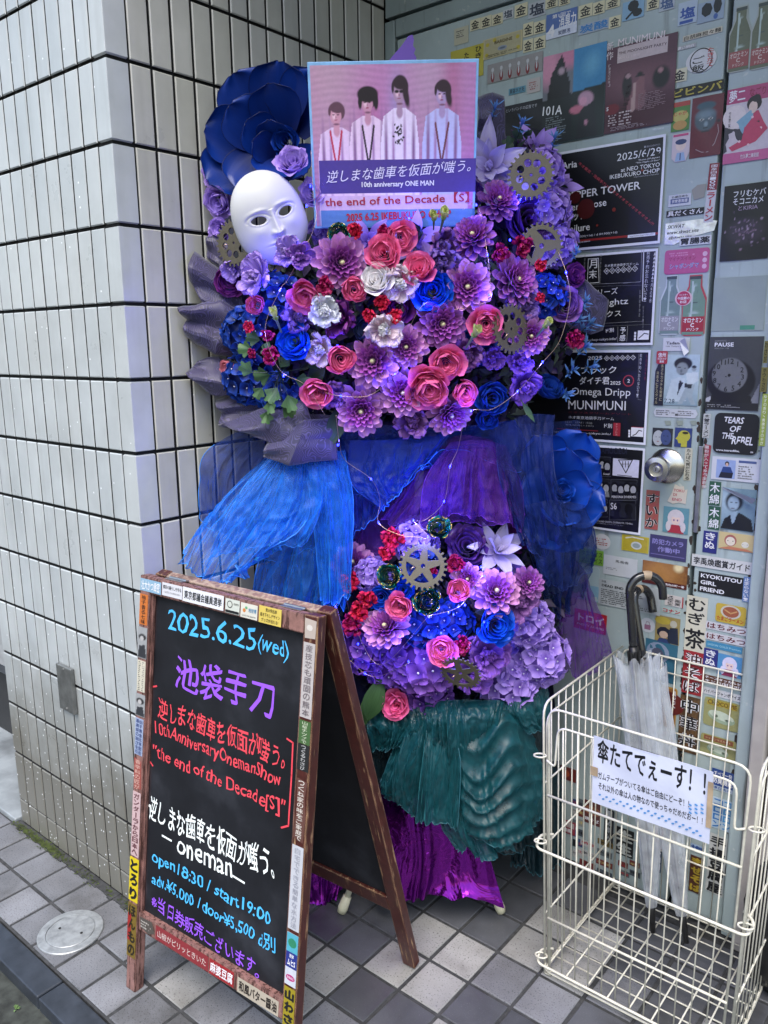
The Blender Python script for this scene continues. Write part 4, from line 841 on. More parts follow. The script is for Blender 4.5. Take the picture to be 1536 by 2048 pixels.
ST(Z4, (850, 1042, 968, 1178), '#2b3a70', 'label_sticker', 'blue sticker of a yellow head seen from the side', 'sticker', lambda s: (s.ell(.55, .42, .32, .3, '#b0aa3c', 18), s.poly([(.2, .42), (.05, .58), (.18, .62), (.24, .8), (.7, .8), (.8, .45)], '#b0aa3c', False), s.rect(.4, .7, .75, .98, '#b0aa3c'), s.ell(.62, .25, .16, .07, '#3a3210', 12)))
ST(Z4, (915, 1182, 970, 1402), '#b6b3a2', 'label_sticker', 'narrow cream strip with upright writing right of the door knob', 'sticker', vert('たんぱく質がとれる', BK, .02, .6), outline='round')
def suika(s): fn = paint(s.W, s.H, '#a84a4c', [('n', 12, 9, .4, '#5c7a52')]); s.rect(0, 0, 1, 1, fn, 10, 24); s.tv('すいか', .5, .06, .5, .98, .95, '#c8c4c0', .1, px=False); s.tv('すいか', .5, .06, .5, .98, .9, '#141214', .03, px=False)
ST(Z4, (650, 1468, 745, 1738), '#7f9a98', 'label_sticker', 'red and green watermelon label with big black upright letters under the knob', 'sticker', suika)
ST(Z4, (803, 1425, 936, 1570), '#c2b9b0', 'label_sticker', 'torn cream sticker with pink block letters', 'sticker', lambda s: (s.tu('TOKU', .3, .3, .14, '#b04a5c', .02, w=.55), s.tu('DI', .3, .52, .14, '#b04a5c', .02), s.tu('END', .25, .76, .14, '#b04a5c', .02, w=.5)), outline=[(.35, 0), (.6, .1), (.8, .05), (.85, .25), (1, .2), (.95, .95), (.6, .9), (.3, 1), (0, .9), (.2, .5)])
def girl(hair, dress, bg):
    return lambda s: (s.rect(0, 0, 1, 1, bg), s.ell(.5, .42, .32, .34, hair, 16), s.ell(.5, .48, .17, .2, '#d8bfb8', 14), s.ell(.5, .3, .2, .1, hair, 8), s.ell(.43, .5, .03, .04, '#6a4a8a', 8), s.ell(.57, .5, .03, .04, '#6a4a8a', 8), s.poly([(.2, 1), (.35, .68), (.65, .68), (.85, 1)], dress, False), s.ell(.22, .75, .1, .2, hair, 10), s.ell(.8, .75, .1, .2, hair, 10))
ST(Z4, (772, 1578, 946, 1770), '#8fa3b8', 'label_sticker', 'square sticker of a drawn girl with pale hair and a red dress', 'sticker', girl('#c4bcc4', '#a03040', '#5c8a98'))
ST(Z4, (680, 1768, 930, 1958), '#3d3a63', 'label_sticker', 'dark purple notice about a security camera at work', 'sign', lambda s: (s.tu('防犯カメラ', .07, .28, .24, '#8b85c4', .04, w=.84), s.tu('作動中', .22, .6, .24, '#8b85c4', .04, w=.6), s.rect(.04, .82, .96, .86, '#6a6498')))
ST(Z4, (490, 1768, 672, 1902), '#b5a832', 'label_sticker', 'yellow label with a drawn grey dish left of the purple notice', 'sticker', lambda s: (s.rect(.05, .05, .95, .95, '#a8982a'), s.ell(.55, .6, .34, .24, '#b9c0c0', 18), s.ell(.55, .6, .24, .15, '#8a9694', 18), s.line([(.15, .2), (.4, .1), (.8, .15)], .003, '#c8c8b8', False)))
# --- narrow leaf right of the door
def yume(s):
    s.rect(0, .0, 1, .2, '#a2426c'); s.rect(0, .2, 1, .86, '#bfb5bc'); s.rect(0, .86, 1, 1, '#b45a86'); s.tu('夢二', .05, .1, .16, WH, .02, w=.36); s.tu('なごりは', .5, .09, .11, '#7c1c3c', .02, w=.5)
    s.poly([(0, .5), (.3, .55), (.5, .5), (.4, .7), (0, .86)], '#35323c', False); s.ell(.2, .38, .16, .16, '#cfc4c4', 16); s.poly([(.25, .45), (.6, .3), (.65, .5), (.4, .62)], '#7aa0b4', False)
    s.poly([(.48, .36), (.72, .34), (.85, .5), (.95, .6), (.7, .75), (.2, .84), (.12, .78), (.4, .7)], '#b23c5c', False); s.ell(.62, .24, .1, .1, '#221c22', 14); s.ell(.6, .29, .06, .08, '#cfb8ac', 14); s.ell(.66, .18, .06, .05, '#221c22', 10); s.rect(.52, .48, .76, .56, '#2c2630')
    for u, v in ((.6, .42), (.5, .66), (.35, .72), (.7, .66), (.8, .58), (.62, .7), (.55, .78)): s.ell(u, v, .018, .018, '#dcb8c0', 8)
    s.tv('竹久夢二美術館', .1, .3, .1, .6, .05, '#444', .0, px=False); s.tu('竹久夢二美術館', .4, .93, .06, WH, .01, w=.4)
ST(Z3, (1362, 330, 1548, 652), '#b45a86', 'flyer', 'pink flyer with a woman in a red kimono at the right edge', 'flyer', yume, lay=1)
def cryst(s):
    ops = [('e', .5, .62, .36, .26, 0, '#2c2430', .5)]; r = random.Random(4)
    for k in range(70): ops.append(('e', .5 + r.gauss(0, .16), .62 + r.gauss(0, .1), r.uniform(.01, .035), r.uniform(.008, .025), r.uniform(0, 3), r.choice(['#7c6478', '#4a3a50', '#97839a', '#1a141e', '#5c4860']), .7))
    s.rect(0, 0, 1, 1, paint(s.W, s.H, '#0b0a0d', ops), 54, 60); s.tu('フリむケバ', .2, .12, .085, WH, .01, w=.66, shear=0); s.tu('そコニカメ', .2, .22, .085, WH, .01, w=.62); s.tu('とKIRIA', .32, .31, .06, '#9a86a0', .01, w=.4)
ST(Z3, (1350, 722, 1548, 1036), '#0b0a0d', 'flyer', 'black flyer with a purple crystal shape at the right edge', 'flyer', cryst, lay=1)
ST(Z4, (1105, 10, 1470, 385), '#8a9694', 'plastic_patch', 'bare greyed patch of old film on the narrow leaf above the clock flyer', 'patch', lambda s: s.rect(.56, .9, .84, .98, '#4a8a72'), lay=0)
def pause(s):
    fn = paint(s.W, s.H, '#3a3c40', [('p', [(0, .85), (.12, .8), (.2, 1), (0, 1)], '#a8aab0', 1), ('p', [(.8, .95), (1, .6), (1, 1), (.6, 1)], '#8a8c92', .7), ('e', .45, .6, .46, .42, .1, '#0a0a0c', .08), ('p', [(.05, 1), (.1, .8), (.85, .8), (.9, 1)], '#0c0c0e', 1), ('p', [(0, .9), (1, .9), (1, 1), (0, 1)], '#151619', 1), ('e', .42, .52, .33, .33 * 1.0, 0, '#66686c', .06)])
    s.rect(0, 0, 1, 1, fn, 60, 80); s.tu('PAUSE', .1, .105, .055, WH, .04, w=.36); s.tu('SAMPSTATIC ─', .1, .055, .02, '#999'); s.tu('2024.6.7 Fri─7.28', .1, .155, .018, '#999')
    for k in range(1, 13):
        g = PI / 2 - k * PI / 6 - .12; s.tu(str(k), .42 + .27 * math.cos(g) - .02, .52 - .27 * math.sin(g) * s.W / s.H, .07, '#101012', .01, align='c')
    s.ell(.42, .52, .02, .02, '#101012', 12); s.ell(.36, .54, .009, .009, '#101012', 8); s.scribble(.04, .92, .7, .97, 2, '#888', 3)
ST(Z4, (1068, 426, 1442, 922), '#3a3c40', 'flyer', 'grey flyer headed PAUSE with a round clock face', 'flyer', pause, lay=1)
def tears(s): s.tu('TEARS', .22, .17, .16, WH, .03, w=.45, shear=.2); s.tu('OF', .36, .38, .15, WH, .03, shear=.2); s.tu('THE', .2, .56, .15, WH, .03, w=.26, shear=.2); s.tu('REBEL', .42, .66, .2, WH, .03, w=.48, shear=.2); s.tu('www.tearsoftherebel.com', .08, .92, .055, WH, .03, w=.84)
ST(Z4, (1115, 940, 1420, 1228), '#101112', 'label_sticker', 'square black sticker with scratchy white TEARS OF THE REBEL lettering', 'sticker', tears, outline='round', lay=2)
ST(Z4, (1042, 948, 1094, 1112), '#b0b2ae', 'label_sticker', 'small white upright noodle label left of the black square sticker', 'sticker', vert('木曽ラーメン', BK, .03, .7))
ST(Z4, (1032, 1158, 1094, 1462), '#8c2a36', 'label_sticker', 'torn red and white upright strip beside the edge guard', 'sticker', vert('黒粉が入って辛うま豚骨', '#c8c0c0', .03, .55), outline=[(.2, 0), (1, .02), (.9, .5), (.6, .9), (.3, 1), (0, .8), (.25, .5)])
ST(Z4, (1102, 1236, 1430, 1418), '#bfc1c8', 'label_sticker', 'white card with a seated man in blue and a column of print', 'card', lambda s: (s.rect(.1, .12, .5, .92, '#8d9fc8'), s.ell(.32, .28, .09, .1, '#2a2a30', 12), s.ell(.32, .32, .06, .08, '#c0a090', 10), s.poly([(.2, .7), (.24, .42), (.4, .42), (.46, .7)], '#27407a', False), s.poly([(.16, .9), (.2, .66), (.46, .66), (.44, .9)], '#1c1e2c', False), s.rect(.56, .1, .92, .2, '#4a5a88'), s.scribble(.56, .3, .95, .9, 6, '#777', 3)), lay=1)
for bx, d in (((1083, 1408, 1165, 1574), 'upper'), ((1078, 1577, 1161, 1740), 'lower')):
    ST(Z4, bx, '#27503c', 'label_sticker', d + ' of two dark green cotton labels with two white characters', 'sticker', vert('木綿', WH, .02, .84), 'green cotton labels')
def woman(s):
    fn = paint(s.W, s.H, '#6c8698', [('e', .1, .3, .3, .5, 0, '#9ab0c0', 1.4), ('e', .36, .32, .26, .3, 0, '#1c2430', .3), ('e', .34, .36, .17, .22, 0, '#93a8bc', .3), ('e', .28, .34, .035, .014, 0, '#18202a', .5), ('e', .42, .34, .035, .014, 0, '#18202a', .5), ('e', .33, .48, .05, .014, 0, '#4a3a48', .5), ('p', [(0, 1), (.1, .75), (.3, .62), (.36, .8), (.52, .56), (.9, .7), (1, 1)], '#12161e', 1), ('p', [(.26, .6), (.48, .52), (.42, .78), (.34, .86)], '#8ba0b4', 1)])
    s.rect(0, 0, 1, 1, fn, 40, 50)
ST(Z4, (1170, 1450, 1402, 1755), '#6c8698', 'film_card', 'blue card of a woman with its top edge curling forward', 'card', woman, lay=0)
b = MB(); q = [wallY(1443, 973, -.004), wallY(1512, 999, -.03), wallY(1504, 1008, -.006), wallY(1446, 978, -.003)]; fx = thing('paper_flap', 'white paper edge curling forward from the blue card of a woman', 'sticker', q[0]); b.add([p - q[0] for p in q], [(0, 1, 2, 3)]); put('flap', b.mesh('flap', paper('#b4b8be')), fx)
ST(Z4, (1044, 1745, 1142, 1902), '#25296e', 'label_sticker', 'upper dark blue silk tofu label with two white characters', 'sticker', vert('きぬ', WH, .03, .7, .04, .82), 'blue silk labels')
ST(Z4, (1152, 1750, 1396, 1896), '#c0ae80', 'label_sticker', 'cream sticker of a small drawn round creature and a white kitten', 'sticker', lambda s: (s.ell(.33, .45, .34, .34, '#a0605a', 20), s.ell(.33, .5, .26, .26, '#d8cdbc', 20), s.ell(.74, .6, .2, .18, '#d4d0c4', 14), s.ell(.26, .48, .03, .03, BK, 8), s.ell(.4, .48, .03, .03, BK, 8), s.ell(.68, .58, .02, .02, BK, 8), s.ell(.8, .58, .02, .02, BK, 8), s.poly([(.02, .98), (.3, .8), (.8, .84), (.98, .98)], '#b8775a', False)))
ST(Z4, (968, 1908, 1370, 2038), '#c1c1c1', 'label_sticker', 'wide white strip with black exhibition guide lettering', 'sticker', one('李禹煥鑑賞ガイド', BK, .03, .03, .62), lay=1)
ST(Z5, (1142, 268, 1398, 422), '#121214', 'label_sticker', 'black sticker reading KYOKUTOU GIRL FRIEND in white', 'sticker', lambda s: (s.tu('KYOKUTOU', .05, .18, .2, WH, .05, w=.86), s.tu('GIRL', .05, .5, .2, WH, .05, w=.34), s.tu('FRIEND', .05, .82, .2, WH, .05, w=.52)), lay=0)
ST(Z5, (1392, 300, 1434, 438), '#5f7ba8', 'label_sticker', 'narrow blue upright strip beside the black KYOKUTOU sticker', 'sticker', vert('止まらない!', WH, .03, .7), lay=1)
ST(Z5, (1063, 412, 1182, 730), '#c0bcac', 'label_sticker', 'tall white barley tea label with black brush characters', 'sticker', lambda s: (s.tv('むぎ', .5, .02, .5, .52, .8, BK, .03, px=False), s.tv('茶', .5, .55, .5, .97, .95, BK, .03, px=False)))
ST(Z5, (1240, 448, 1404, 578), '#b39a3c', 'label_sticker', 'yellow label with a bowl of red noodles', 'sticker', lambda s: (s.ell(.5, .38, .5, .36, '#b8b4a8', 20), s.ell(.5, .38, .4, .28, '#96553c', 18), s.line([(.3, .3), (.5, .45), (.7, .3)], .003, '#c09060', False), s.tu('たまごラーメン', .06, .78, .24, '#a83c28', .04, w=.88)), outline='round')
for bx, d in (((1186, 560, 1410, 626), 'upper'), ((1182, 622, 1408, 686), 'lower')):
    ST(Z5, bx, '#bdbbbf', 'label_sticker', d + ' of two white honey labels with dark red letters', 'sticker', one('はちみつ', '#5c1824', .03, .04, .74), 'white honey labels')
ST(Z5, (1188, 672, 1380, 728), '#3c7da0', 'label_sticker', 'thin cyan card strip below the honey labels', 'sticker', one('SAISON GOLD Premium', '#9ac4d4', .01, .04, .3))
ST(Z5, (1168, 706, 1246, 820), '#25296e', 'label_sticker', 'lower dark blue silk tofu label with two white characters', 'sticker', vert('きぬ', WH, .03, .7, .04, .9), 'blue silk labels')
ST(Z5, (1250, 738, 1382, 878), '#7c94b8', 'label_sticker', 'sticker of a drawn girl with white hair on blue', 'sticker', girl('#c9c4dc', '#8a2c50', '#4c86b4'))
ST(Z5, (1176, 868, 1380, 936), '#52301f', 'label_sticker', 'brown label with two lines of white kimbap lettering', 'sticker', lambda s: (s.tu('チーズタッカルビ', .03, .27, .36, WH, .03, w=.94), s.tu('キンパ(닭갈비)', .03, .72, .36, WH, .03, w=.94)))
ST(Z5, (1170, 940, 1376, 1000), '#b8b8bc', 'label_sticker', 'white strip with black jumbo size lettering', 'sticker', one('ハイパージャンボサイズ', BK, .03, .03, .55))
def choco(txt):
    def f(s):
        s.rect(.02, .02, .98, .98, '#8f8e60'); s.rect(.08, .04, .92, .26, '#9c8a34'); s.tu(txt, .1, .15, .15, '#5a3a1c', .03, w=.8); s.ell(.5, .62, .44, .2, '#8fa08a', 24, -.15); s.ell(.5, .56, .4, .15, '#b8c2b0', 24, -.15)
        for u, v in ((.35, .6), (.66, .66)): s.ell(u, v, .07, .06, '#6f7c6a', 12); s.ell(u, v, .03, .025, '#3c4438', 10)
    return f
ST(Z5, (1172, 985, 1368, 1186), '#8f8e60', 'label_sticker', 'upper olive green biscuit wrapper reading CHOCO PIE', 'sticker', choco('CHOCO PIE'), 'olive wrappers', outline='round')
ST(Z5, (1152, 1192, 1346, 1366), '#8f8e60', 'label_sticker', 'lower olive green biscuit wrapper with a reddish band', 'sticker', lambda s: (choco('')(s), s.rect(.1, .05, .9, .24, '#7c4a38'), s.tu('シャインマスカット', .14, .15, .1, '#b8a878', .02, w=.7)), 'olive wrappers', outline='round')
ST(Z5, (1048, 722, 1160, 974), '#8c2028', 'label_sticker', 'tall red oily noodle label with white outlined characters', 'sticker', lambda s: (s.tv('油そば', .5, .02, .5, .98, .88, WH, .12, px=False), s.tv('油そば', .5, .02, .5, .98, .82, '#3a1014', .02, px=False)))
def chuka(s): fn = paint(s.W, s.H, '#3c2a1c', [('n', 20, 14, .6, '#7a5a34')]); s.rect(0, 0, 1, 1, fn, 12, 30); s.tv('中華丼', .5, .03, .5, .92, .95, WH, .12, px=False); s.tv('中華丼', .5, .03, .5, .92, .85, '#141010', .03, px=False)
ST(Z5, (1026, 982, 1136, 1306), '#3c2a1c', 'label_sticker', 'tall dark food label with white edged rice bowl characters', 'sticker', chuka)
ST(Z5, (948, 398, 1048, 474), '#bdb6b4', 'label_sticker', 'small white anniversary label with a red edge', 'sticker', lambda s: (s.tv('40周年記念', .3, .05, .3, .95, .3, '#333', .01, px=False), s.tv('画業', .7, .3, .7, .9, .3, '#333', .01, px=False), s.rect(.94, 0, 1, 1, '#a03038')))
ST(Z5, (933, 474, 1034, 514), '#9fb0ac', 'label_sticker', 'small red katakana title strip above the orange card', 'sticker', one('コナン', '#a82c38', .08, .04, .8))
ST(Z5, (893, 518, 1026, 686), '#8a7a4c', 'label_sticker', 'muddy orange and navy card of two plain suited figures', 'sticker', lambda s: (s.ell(.3, .18, .3, .14, '#a8963c', 12), s.ell(.36, .62, .26, .22, '#1c2030', 9), s.ell(.36, .7, .16, .14, '#b49a88', 12), s.poly([(.5, .98), (.6, .4), (.92, .36), (.98, .98)], '#22283a', False), s.ell(.74, .24, .13, .14, '#a8a498', 10), s.poly([(.1, 1), (.2, .84), (.5, .84), (.6, 1)], '#2c3c66', False)))
ST(Z5, (806, 528, 886, 620), '#b8babf', 'label_sticker', 'round white sticker of a small purple handbag', 'sticker', lambda s: (s.rect(.3, .46, .72, .8, '#8a6078'), s.line([(.38, .46), (.42, .26), (.6, .26), (.64, .46)], .0012, '#6a5060', False)), outline='circle')
ST(Z5, (822, 204, 1064, 366), '#6a4026', 'label_sticker', 'brown food packet label behind the umbrella handle', 'sticker', lambda s: (s.rect(0, 0, 1, 1, paint(s.W, s.H, '#6a4026', [('n', 40, 26, .5, '#a0703c'), ('e', .4, .5, .4, .3, 0, '#a87844', 1), ('e', .8, .1, .1, .1, 0, '#d8c8a0', .8)]), 30, 20), s.poly([(0, .78), (1, .8), (1, 1), (0, 1)], '#52201a', False), s.tu('オン 焼肉の町一番', .35, .9, .1, WH, .03, w=.6)))
ST(Z5, (598, 172, 780, 306), '#b6bac0', 'label_sticker', 'plain pale business card with a few faint characters', 'card', lambda s: (s.tu('馬鳥舎', .35, .25, .14, '#555', .01, w=.4), s.scribble(.08, .6, .5, .75, 2, '#888', 3)))
ST(Z5, (572, 310, 905, 512), '#a2a8ac', 'label_sticker', 'grey ticket headed DEAD END behind the umbrella', 'ticket', lambda s: (s.tu('DEAD END', .05, .24, .1, BK, .05, w=.36), s.tu('D.B.', .05, .08, .08, BK, .03), s.scribble(.04, .36, .9, .95, 8, '#3c4044', 12)), lay=1)
ST(Z5, (458, 132, 588, 232), '#6f9a3a', 'label_sticker', 'lime green label with two lines of bold dark letters', 'sticker', lambda s: (s.tu('タコライス', .1, .3, .34, '#1c2c14', .04, w=.86), s.tu('タコライス', .1, .72, .34, '#1c2c14', .04, w=.86)))
ST(Z5, (540, 48, 630, 144), '#bfc0c0', 'label_sticker', 'round white seal with small red print', 'sticker', lambda s: s.scribble(.15, .25, .85, .75, 4, '#9a4440', 5), outline='circle')
ST(Z5, (415, 222, 565, 436), '#9db0b4', 'label_sticker', 'pale sticker of a small blue bottle on a shelf', 'sticker', lambda s: (s.rect(0, .56, 1, 1, '#7ba3b8'), s.rect(.45, .5, .6, .76, '#3c6a94'), s.rect(.49, .42, .56, .5, '#3c6a94')), outline='round')
ST(Z5, (430, 482, 604, 624), '#a3202c', 'label_sticker', 'bright red label with white lettering beside the purple tulle', 'sticker', lambda s: (s.tu('トロイ', .12, .38, .4, WH, .06, w=.8), s.tu('PRETTY JUNKIES', .1, .76, .13, WH, .03, w=.84)), tilt=-.03)
ST(Z5, (440, 44, 536, 124), '#9aa2ae', 'label_sticker', 'small grey sticker of a person above the lime label', 'sticker', lambda s: (s.ell(.5, .35, .14, .16, '#3a3c48', 12), s.poly([(.25, 1), (.35, .5), (.65, .5), (.78, 1)], '#50546a', False)))
ST(Z5, (832, 655, 1008, 905), '#2c5c72', 'label_sticker', 'dark teal card of a pale veiled figure behind the umbrellas', 'card', lambda s: (s.ell(.4, .3, .28, .26, '#7c88a0', 16), s.ell(.4, .34, .16, .16, '#4a4c60', 12), s.poly([(.1, 1), (.25, .5), (.6, .5), (.8, 1)], '#39405c', False)))
ST(Z5, (905, 922, 1010, 1160), '#a8803a', 'label_sticker', 'orange food box panel with a dark red dish', 'sticker', lambda s: (s.rect(.06, .04, .94, .96, '#8a5a2c'), s.ell(.5, .4, .4, .3, '#5c1c18', 16), s.tv('具だく', .84, .06, .84, .5, .2, WH, .03, px=False)), outline='round')
ST(Z5, (905, 1165, 1005, 1270), '#4a7a9c', 'label_sticker', 'small blue and white label with a red ring', 'sticker', lambda s: (s.rect(0, .5, 1, 1, '#a8aca4'), s.ell(.5, .55, .4, .4, '#963c38', 18), s.ell(.5, .55, .3, .3, '#a8aca4', 18)))
ST(Z7, (0, 470, 0 + 20, 480 + 20), '#2c5c72', 'label_sticker', 'tiny dark teal scrap beside the teal card', 'sticker')
# --- low down on the narrow leaf and door bottom
ST(Z5, (1215, 1395, 1338, 1540), '#27427e', 'label_sticker', 'dark blue detergent label with white characters low on the narrow leaf', 'sticker', lambda s: (s.tu('すべて一発', .1, .2, .2, WH, .03, w=.8), s.tu('防臭機能', .05, .55, .3, WH, .04, w=.9), s.rect(0, .8, 1, 1, '#a8b4c4'), s.tu('漂白洗浄', .1, .9, .14, '#27427e', .03, w=.8)))
ST(Z5, (1213, 1560, 1332, 1760), '#a9b9c8', 'label_sticker', 'pale blue label with big blue katakana low on the narrow leaf', 'sticker', lambda s: (s.tv('コロロン', .3, .03, .3, .98, .42, '#2c6cae', .06, px=False), s.tv('コロロン', .74, .03, .74, .98, .38, '#3c84bc', .06, px=False)))
ST(Z8, (1150, 850, 1268, 1236), '#b0b2b0', 'label_sticker', 'tall white tofu label with black characters at the foot of the narrow leaf', 'sticker', vert('手揚豆腐屋', BK, .06, .86), outline=[(.05, 0), (1, .02), (.95, 1), (0, .97)])
ST(Z8, (1040, 905, 1136, 975), '#8fa4c0', 'label_sticker', 'blue and white salt label at the foot of the door gap', 'sticker', one('塩', '#2c4884', .06, .1))
ST(Z8, (1040, 985, 1126, 1225), '#4a2a1c', 'label_sticker', 'brown label with fat yellow characters at the foot of the narrow leaf', 'sticker', vert('まぜそば', '#a8902c', .08, .84))
ST(Z8, (818, 800, 868, 1082), '#22304c', 'label_sticker', 'upright red and navy strip low on the door', 'sticker', lambda s: (s.rect(0, 0, 1, .5, '#8c2028'), s.tv('ヤ(日)ロ口', .5, .05, .5, .95, .8, WH, .05, px=False)))
ST(Z8, (572, 800, 682, 998), '#16181a', 'label_sticker', 'black label with white characters low on the door behind the basket', 'sticker', vert('生生', '#b0b4b0', .08, .9))
ST(Z8, (500, 690, 560, 900), '#1c2026', 'label_sticker', 'narrow black strip with small white print low on the door', 'sticker', vert('12本入', '#989ca0', .03, .6))
ST(Z8, (372, 630, 478, 800), '#5c3434', 'label_sticker', 'brown meat label low on the door beside the teal organza', 'sticker', lambda s: (s.ell(.5, .4, .4, .2, '#8c5a44', 12), s.tu('焼そば', .1, .8, .16, WH, .04, w=.8)))
ST(Z8, (228, 748, 315, 858), '#8c3848', 'label_sticker', 'small pink and white label low on the door beside the teal organza', 'sticker', lambda s: (s.rect(.08, .1, .92, .5, '#b8a8a8'), s.tu('美麺', .2, .74, .3, WH, .04, w=.6)), outline='round')
ST(Z8, (190, 400, 318, 520), '#6c2c28', 'label_sticker', 'dark red food label low on the door above the grey labels', 'sticker', lambda s: (s.ell(.5, .5, .36, .3, '#a04c30', 12), s.ell(.4, .4, .12, .1, '#5c7c3c', 10)))
def clutter(zc, x0, y0, x1, y1, nx, ny, seed, where):
    r = random.Random(seed); dx, dy = (x1 - x0) / nx, (y1 - y0) / ny; pal = ['#22262c', '#5c6468', '#8a8c8a', '#6c2c2c', '#2c4470', '#48505a', '#9a9a92', '#6a5a34', '#33502f', '#a8a8a8']
    row = ['top', 'second', 'third', 'fourth', 'fifth', 'sixth']; colw = ['left', 'centre', 'right'] if nx == 3 else ['left', 'right']
    for j in range(ny):
        for i in range(nx):
            bg = r.choice(pal); fgc = r.choice(['#b8b8b8', '#15161a', '#a83038', '#c0b070']); ch = r.choice(['辛口', '特選', 'うまい', 'カレー', '北海道', '納豆', 'ぽん酢', '十勝', 'お得用', '大盛'])
            a = x0 + dx * i + r.uniform(0, .1) * dx; bb = y0 + dy * j + r.uniform(0, .1) * dy
            nm = {'#22262c': 'black', '#5c6468': 'grey', '#8a8c8a': 'light grey', '#6c2c2c': 'dark red', '#2c4470': 'blue', '#48505a': 'slate', '#9a9a92': 'pale', '#6a5a34': 'mustard', '#33502f': 'green', '#a8a8a8': 'whitish'}[bg]
            ST(zc, (a, bb, a + dx * r.uniform(.8, .9), bb + dy * r.uniform(.8, .9)), bg, 'label_sticker', '%s food label, %s of the %s row %s' % (nm, colw[i], row[j], where), 'sticker', (lambda c, f: lambda s: s.tu(c, .08, r.uniform(.35, .65), .42, f, .04, w=.84))(ch, fgc), 'food labels low on the door')
clutter(Z8, 345, 880, 560, 1130, 2, 4, 5, 'low on the door')
clutter(Z8, 590, 1010, 800, 1130, 3, 2, 8, 'low behind the umbrella tips')
# --- strips on the door post at the right edge
ST(Z4, (1458, 452, 1490, 600), '#6a6430', 'label_sticker', 'upper dark yellow upright strip on the post at the right edge', 'sticker', vert('わさび', '#201e10', .03, .7), lay=20)
ST(Z4, (1436, 632, 1486, 798), '#6a6430', 'label_sticker', 'second dark yellow upright strip on the post at the right edge', 'sticker', vert('ホウわさび', '#201e10', .03, .5), lay=20)
ST(Z4, (1432, 815, 1486, 1166), '#8a9a44', 'label_sticker', 'lime upright strip of citrus lettering on the post at the right edge', 'sticker', vert('ゆずの香り、青唐辛子の辛さ', '#d8dcc0', .02, .5), lay=20)
clutter(Z8, 555, 470, 640, 700, 2, 4, 11, 'behind the left side of the basket')
clutter(Z8, 300, 620, 370, 1000, 2, 6, 13, 'beside the teal organza')
# ================================================================== CHALKBOARD A-FRAME
def worn_wood(name, paintc, woodc, thr=.56):
    m = bpy.data.materials.new(name); nt, b, _ = nodes(m); tc = nt.nodes.new('ShaderNodeTexCoord')
    mp = nt.nodes.new('ShaderNodeMapping'); mp.inputs['Scale'].default_value = (90, 8, 90); nt.links.new(tc.outputs['Object'], mp.inputs[0])
    n = nt.nodes.new('ShaderNodeTexNoise'); n.inputs['Scale'].default_value = 1.4; n.inputs['Detail'].default_value = 7; n.inputs['Roughness'].default_value = .7; nt.links.new(mp.outputs[0], n.inputs['Vector'])
    bv = nt.nodes.new('ShaderNodeBevel'); bv.samples = 4; bv.inputs[0].default_value = .004
    g = nt.nodes.new('ShaderNodeNewGeometry'); dt = nt.nodes.new('ShaderNodeVectorMath'); dt.operation = 'DOT_PRODUCT'
    nt.links.new(bv.outputs[0], dt.inputs[0]); nt.links.new(g.outputs['Normal'], dt.inputs[1])
    edge = ramp(nt, dt.outputs['Value'], [(.86, (.26,)), (.995, (0.,))])
    w_ = mth(nt, 'ADD', n.outputs[0], edge); msk = ramp(nt, w_, [(thr + .06, (0.,)), (thr + .10, (1.,))])
    n2 = noise(nt, 40, 6, .7); pc = ramp(nt, n2.outputs[0], [(.3, tuple(x * .6 for x in paintc)), (.7, tuple(x * 1.25 for x in paintc))])
    wc = ramp(nt, n2.outputs[0], [(.3, tuple(x * .55 for x in woodc)), (.7, woodc)])
    nt.links.new(mixc(nt, msk, pc, wc), b.inputs['Base Color']); nt.links.new(ramp(nt, msk, [(0, (.36,)), (1, (.8,))]), b.inputs['Roughness'])
    bump(nt, b, mixc(nt, .5, n.outputs[0], msk), .35, .001); MATS[name] = m; return m
woodR = worn_wood('worn_maroon_wood', (.060, .013, .010), (.36, .22, .12), .53); woodP = worn_wood('chalky_pink_wood', (.235, .12, .105), (.07, .024, .018), .46)
woodT = worn_wood('bare_weathered_wood', (.20, .12, .10), (.40, .30, .23), .44)
def slate_mat():
    m = bpy.data.materials.new('chalkboard_black'); nt, b, _ = nodes(m)
    n = noise(nt, 6, 5, .6); n2 = noise(nt, 180, 4, .7); c = ramp(nt, n.outputs[0], [(.35, (.006, .0065, .009)), (.52, (.010, .011, .015)), (.7, (.026, .028, .036))])
    tc = nt.nodes.new('ShaderNodeTexCoord'); sp = nt.nodes.new('ShaderNodeSeparateXYZ'); nt.links.new(tc.outputs['Generated'], sp.inputs[0])
    ex = mth(nt, 'ABSOLUTE', mth(nt, 'SUBTRACT', sp.outputs[0], .5)); dust = ramp(nt, mth(nt, 'ADD', ex, mth(nt, 'MULTIPLY', n.outputs[0], .06)), [(.50, (0.,)), (.56, (.5,))])
    c = mixc(nt, dust, c, (.20, .10, .11)); nt.links.new(c, b.inputs['Base Color']); b.inputs['Roughness'].default_value = .6; b.inputs['Specular IOR Level'].default_value = .22
    bump(nt, b, n2.outputs[0], .08, .0006); MATS['slate'] = m; return m
slate = slate_mat(); BX, BY, BTH, BAL, BW, BH, BS, RB, RTT, BT = .0626, -.9795, .0752, .1314, .4705, .8961, .0303, .1436, .1823, .0359
r_ = Vector((math.cos(BTH), math.sin(BTH), 0)); n_ = Vector((math.sin(BTH), -math.cos(BTH), 0)); up_ = UP * math.cos(BAL) - n_ * math.sin(BAL); nn_ = n_ * math.cos(BAL) + UP * math.sin(BAL)
B0 = Vector((BX, BY, 0)); BM = Matrix.Translation(B0) @ Matrix((r_, up_, nn_)).transposed().to_4x4()
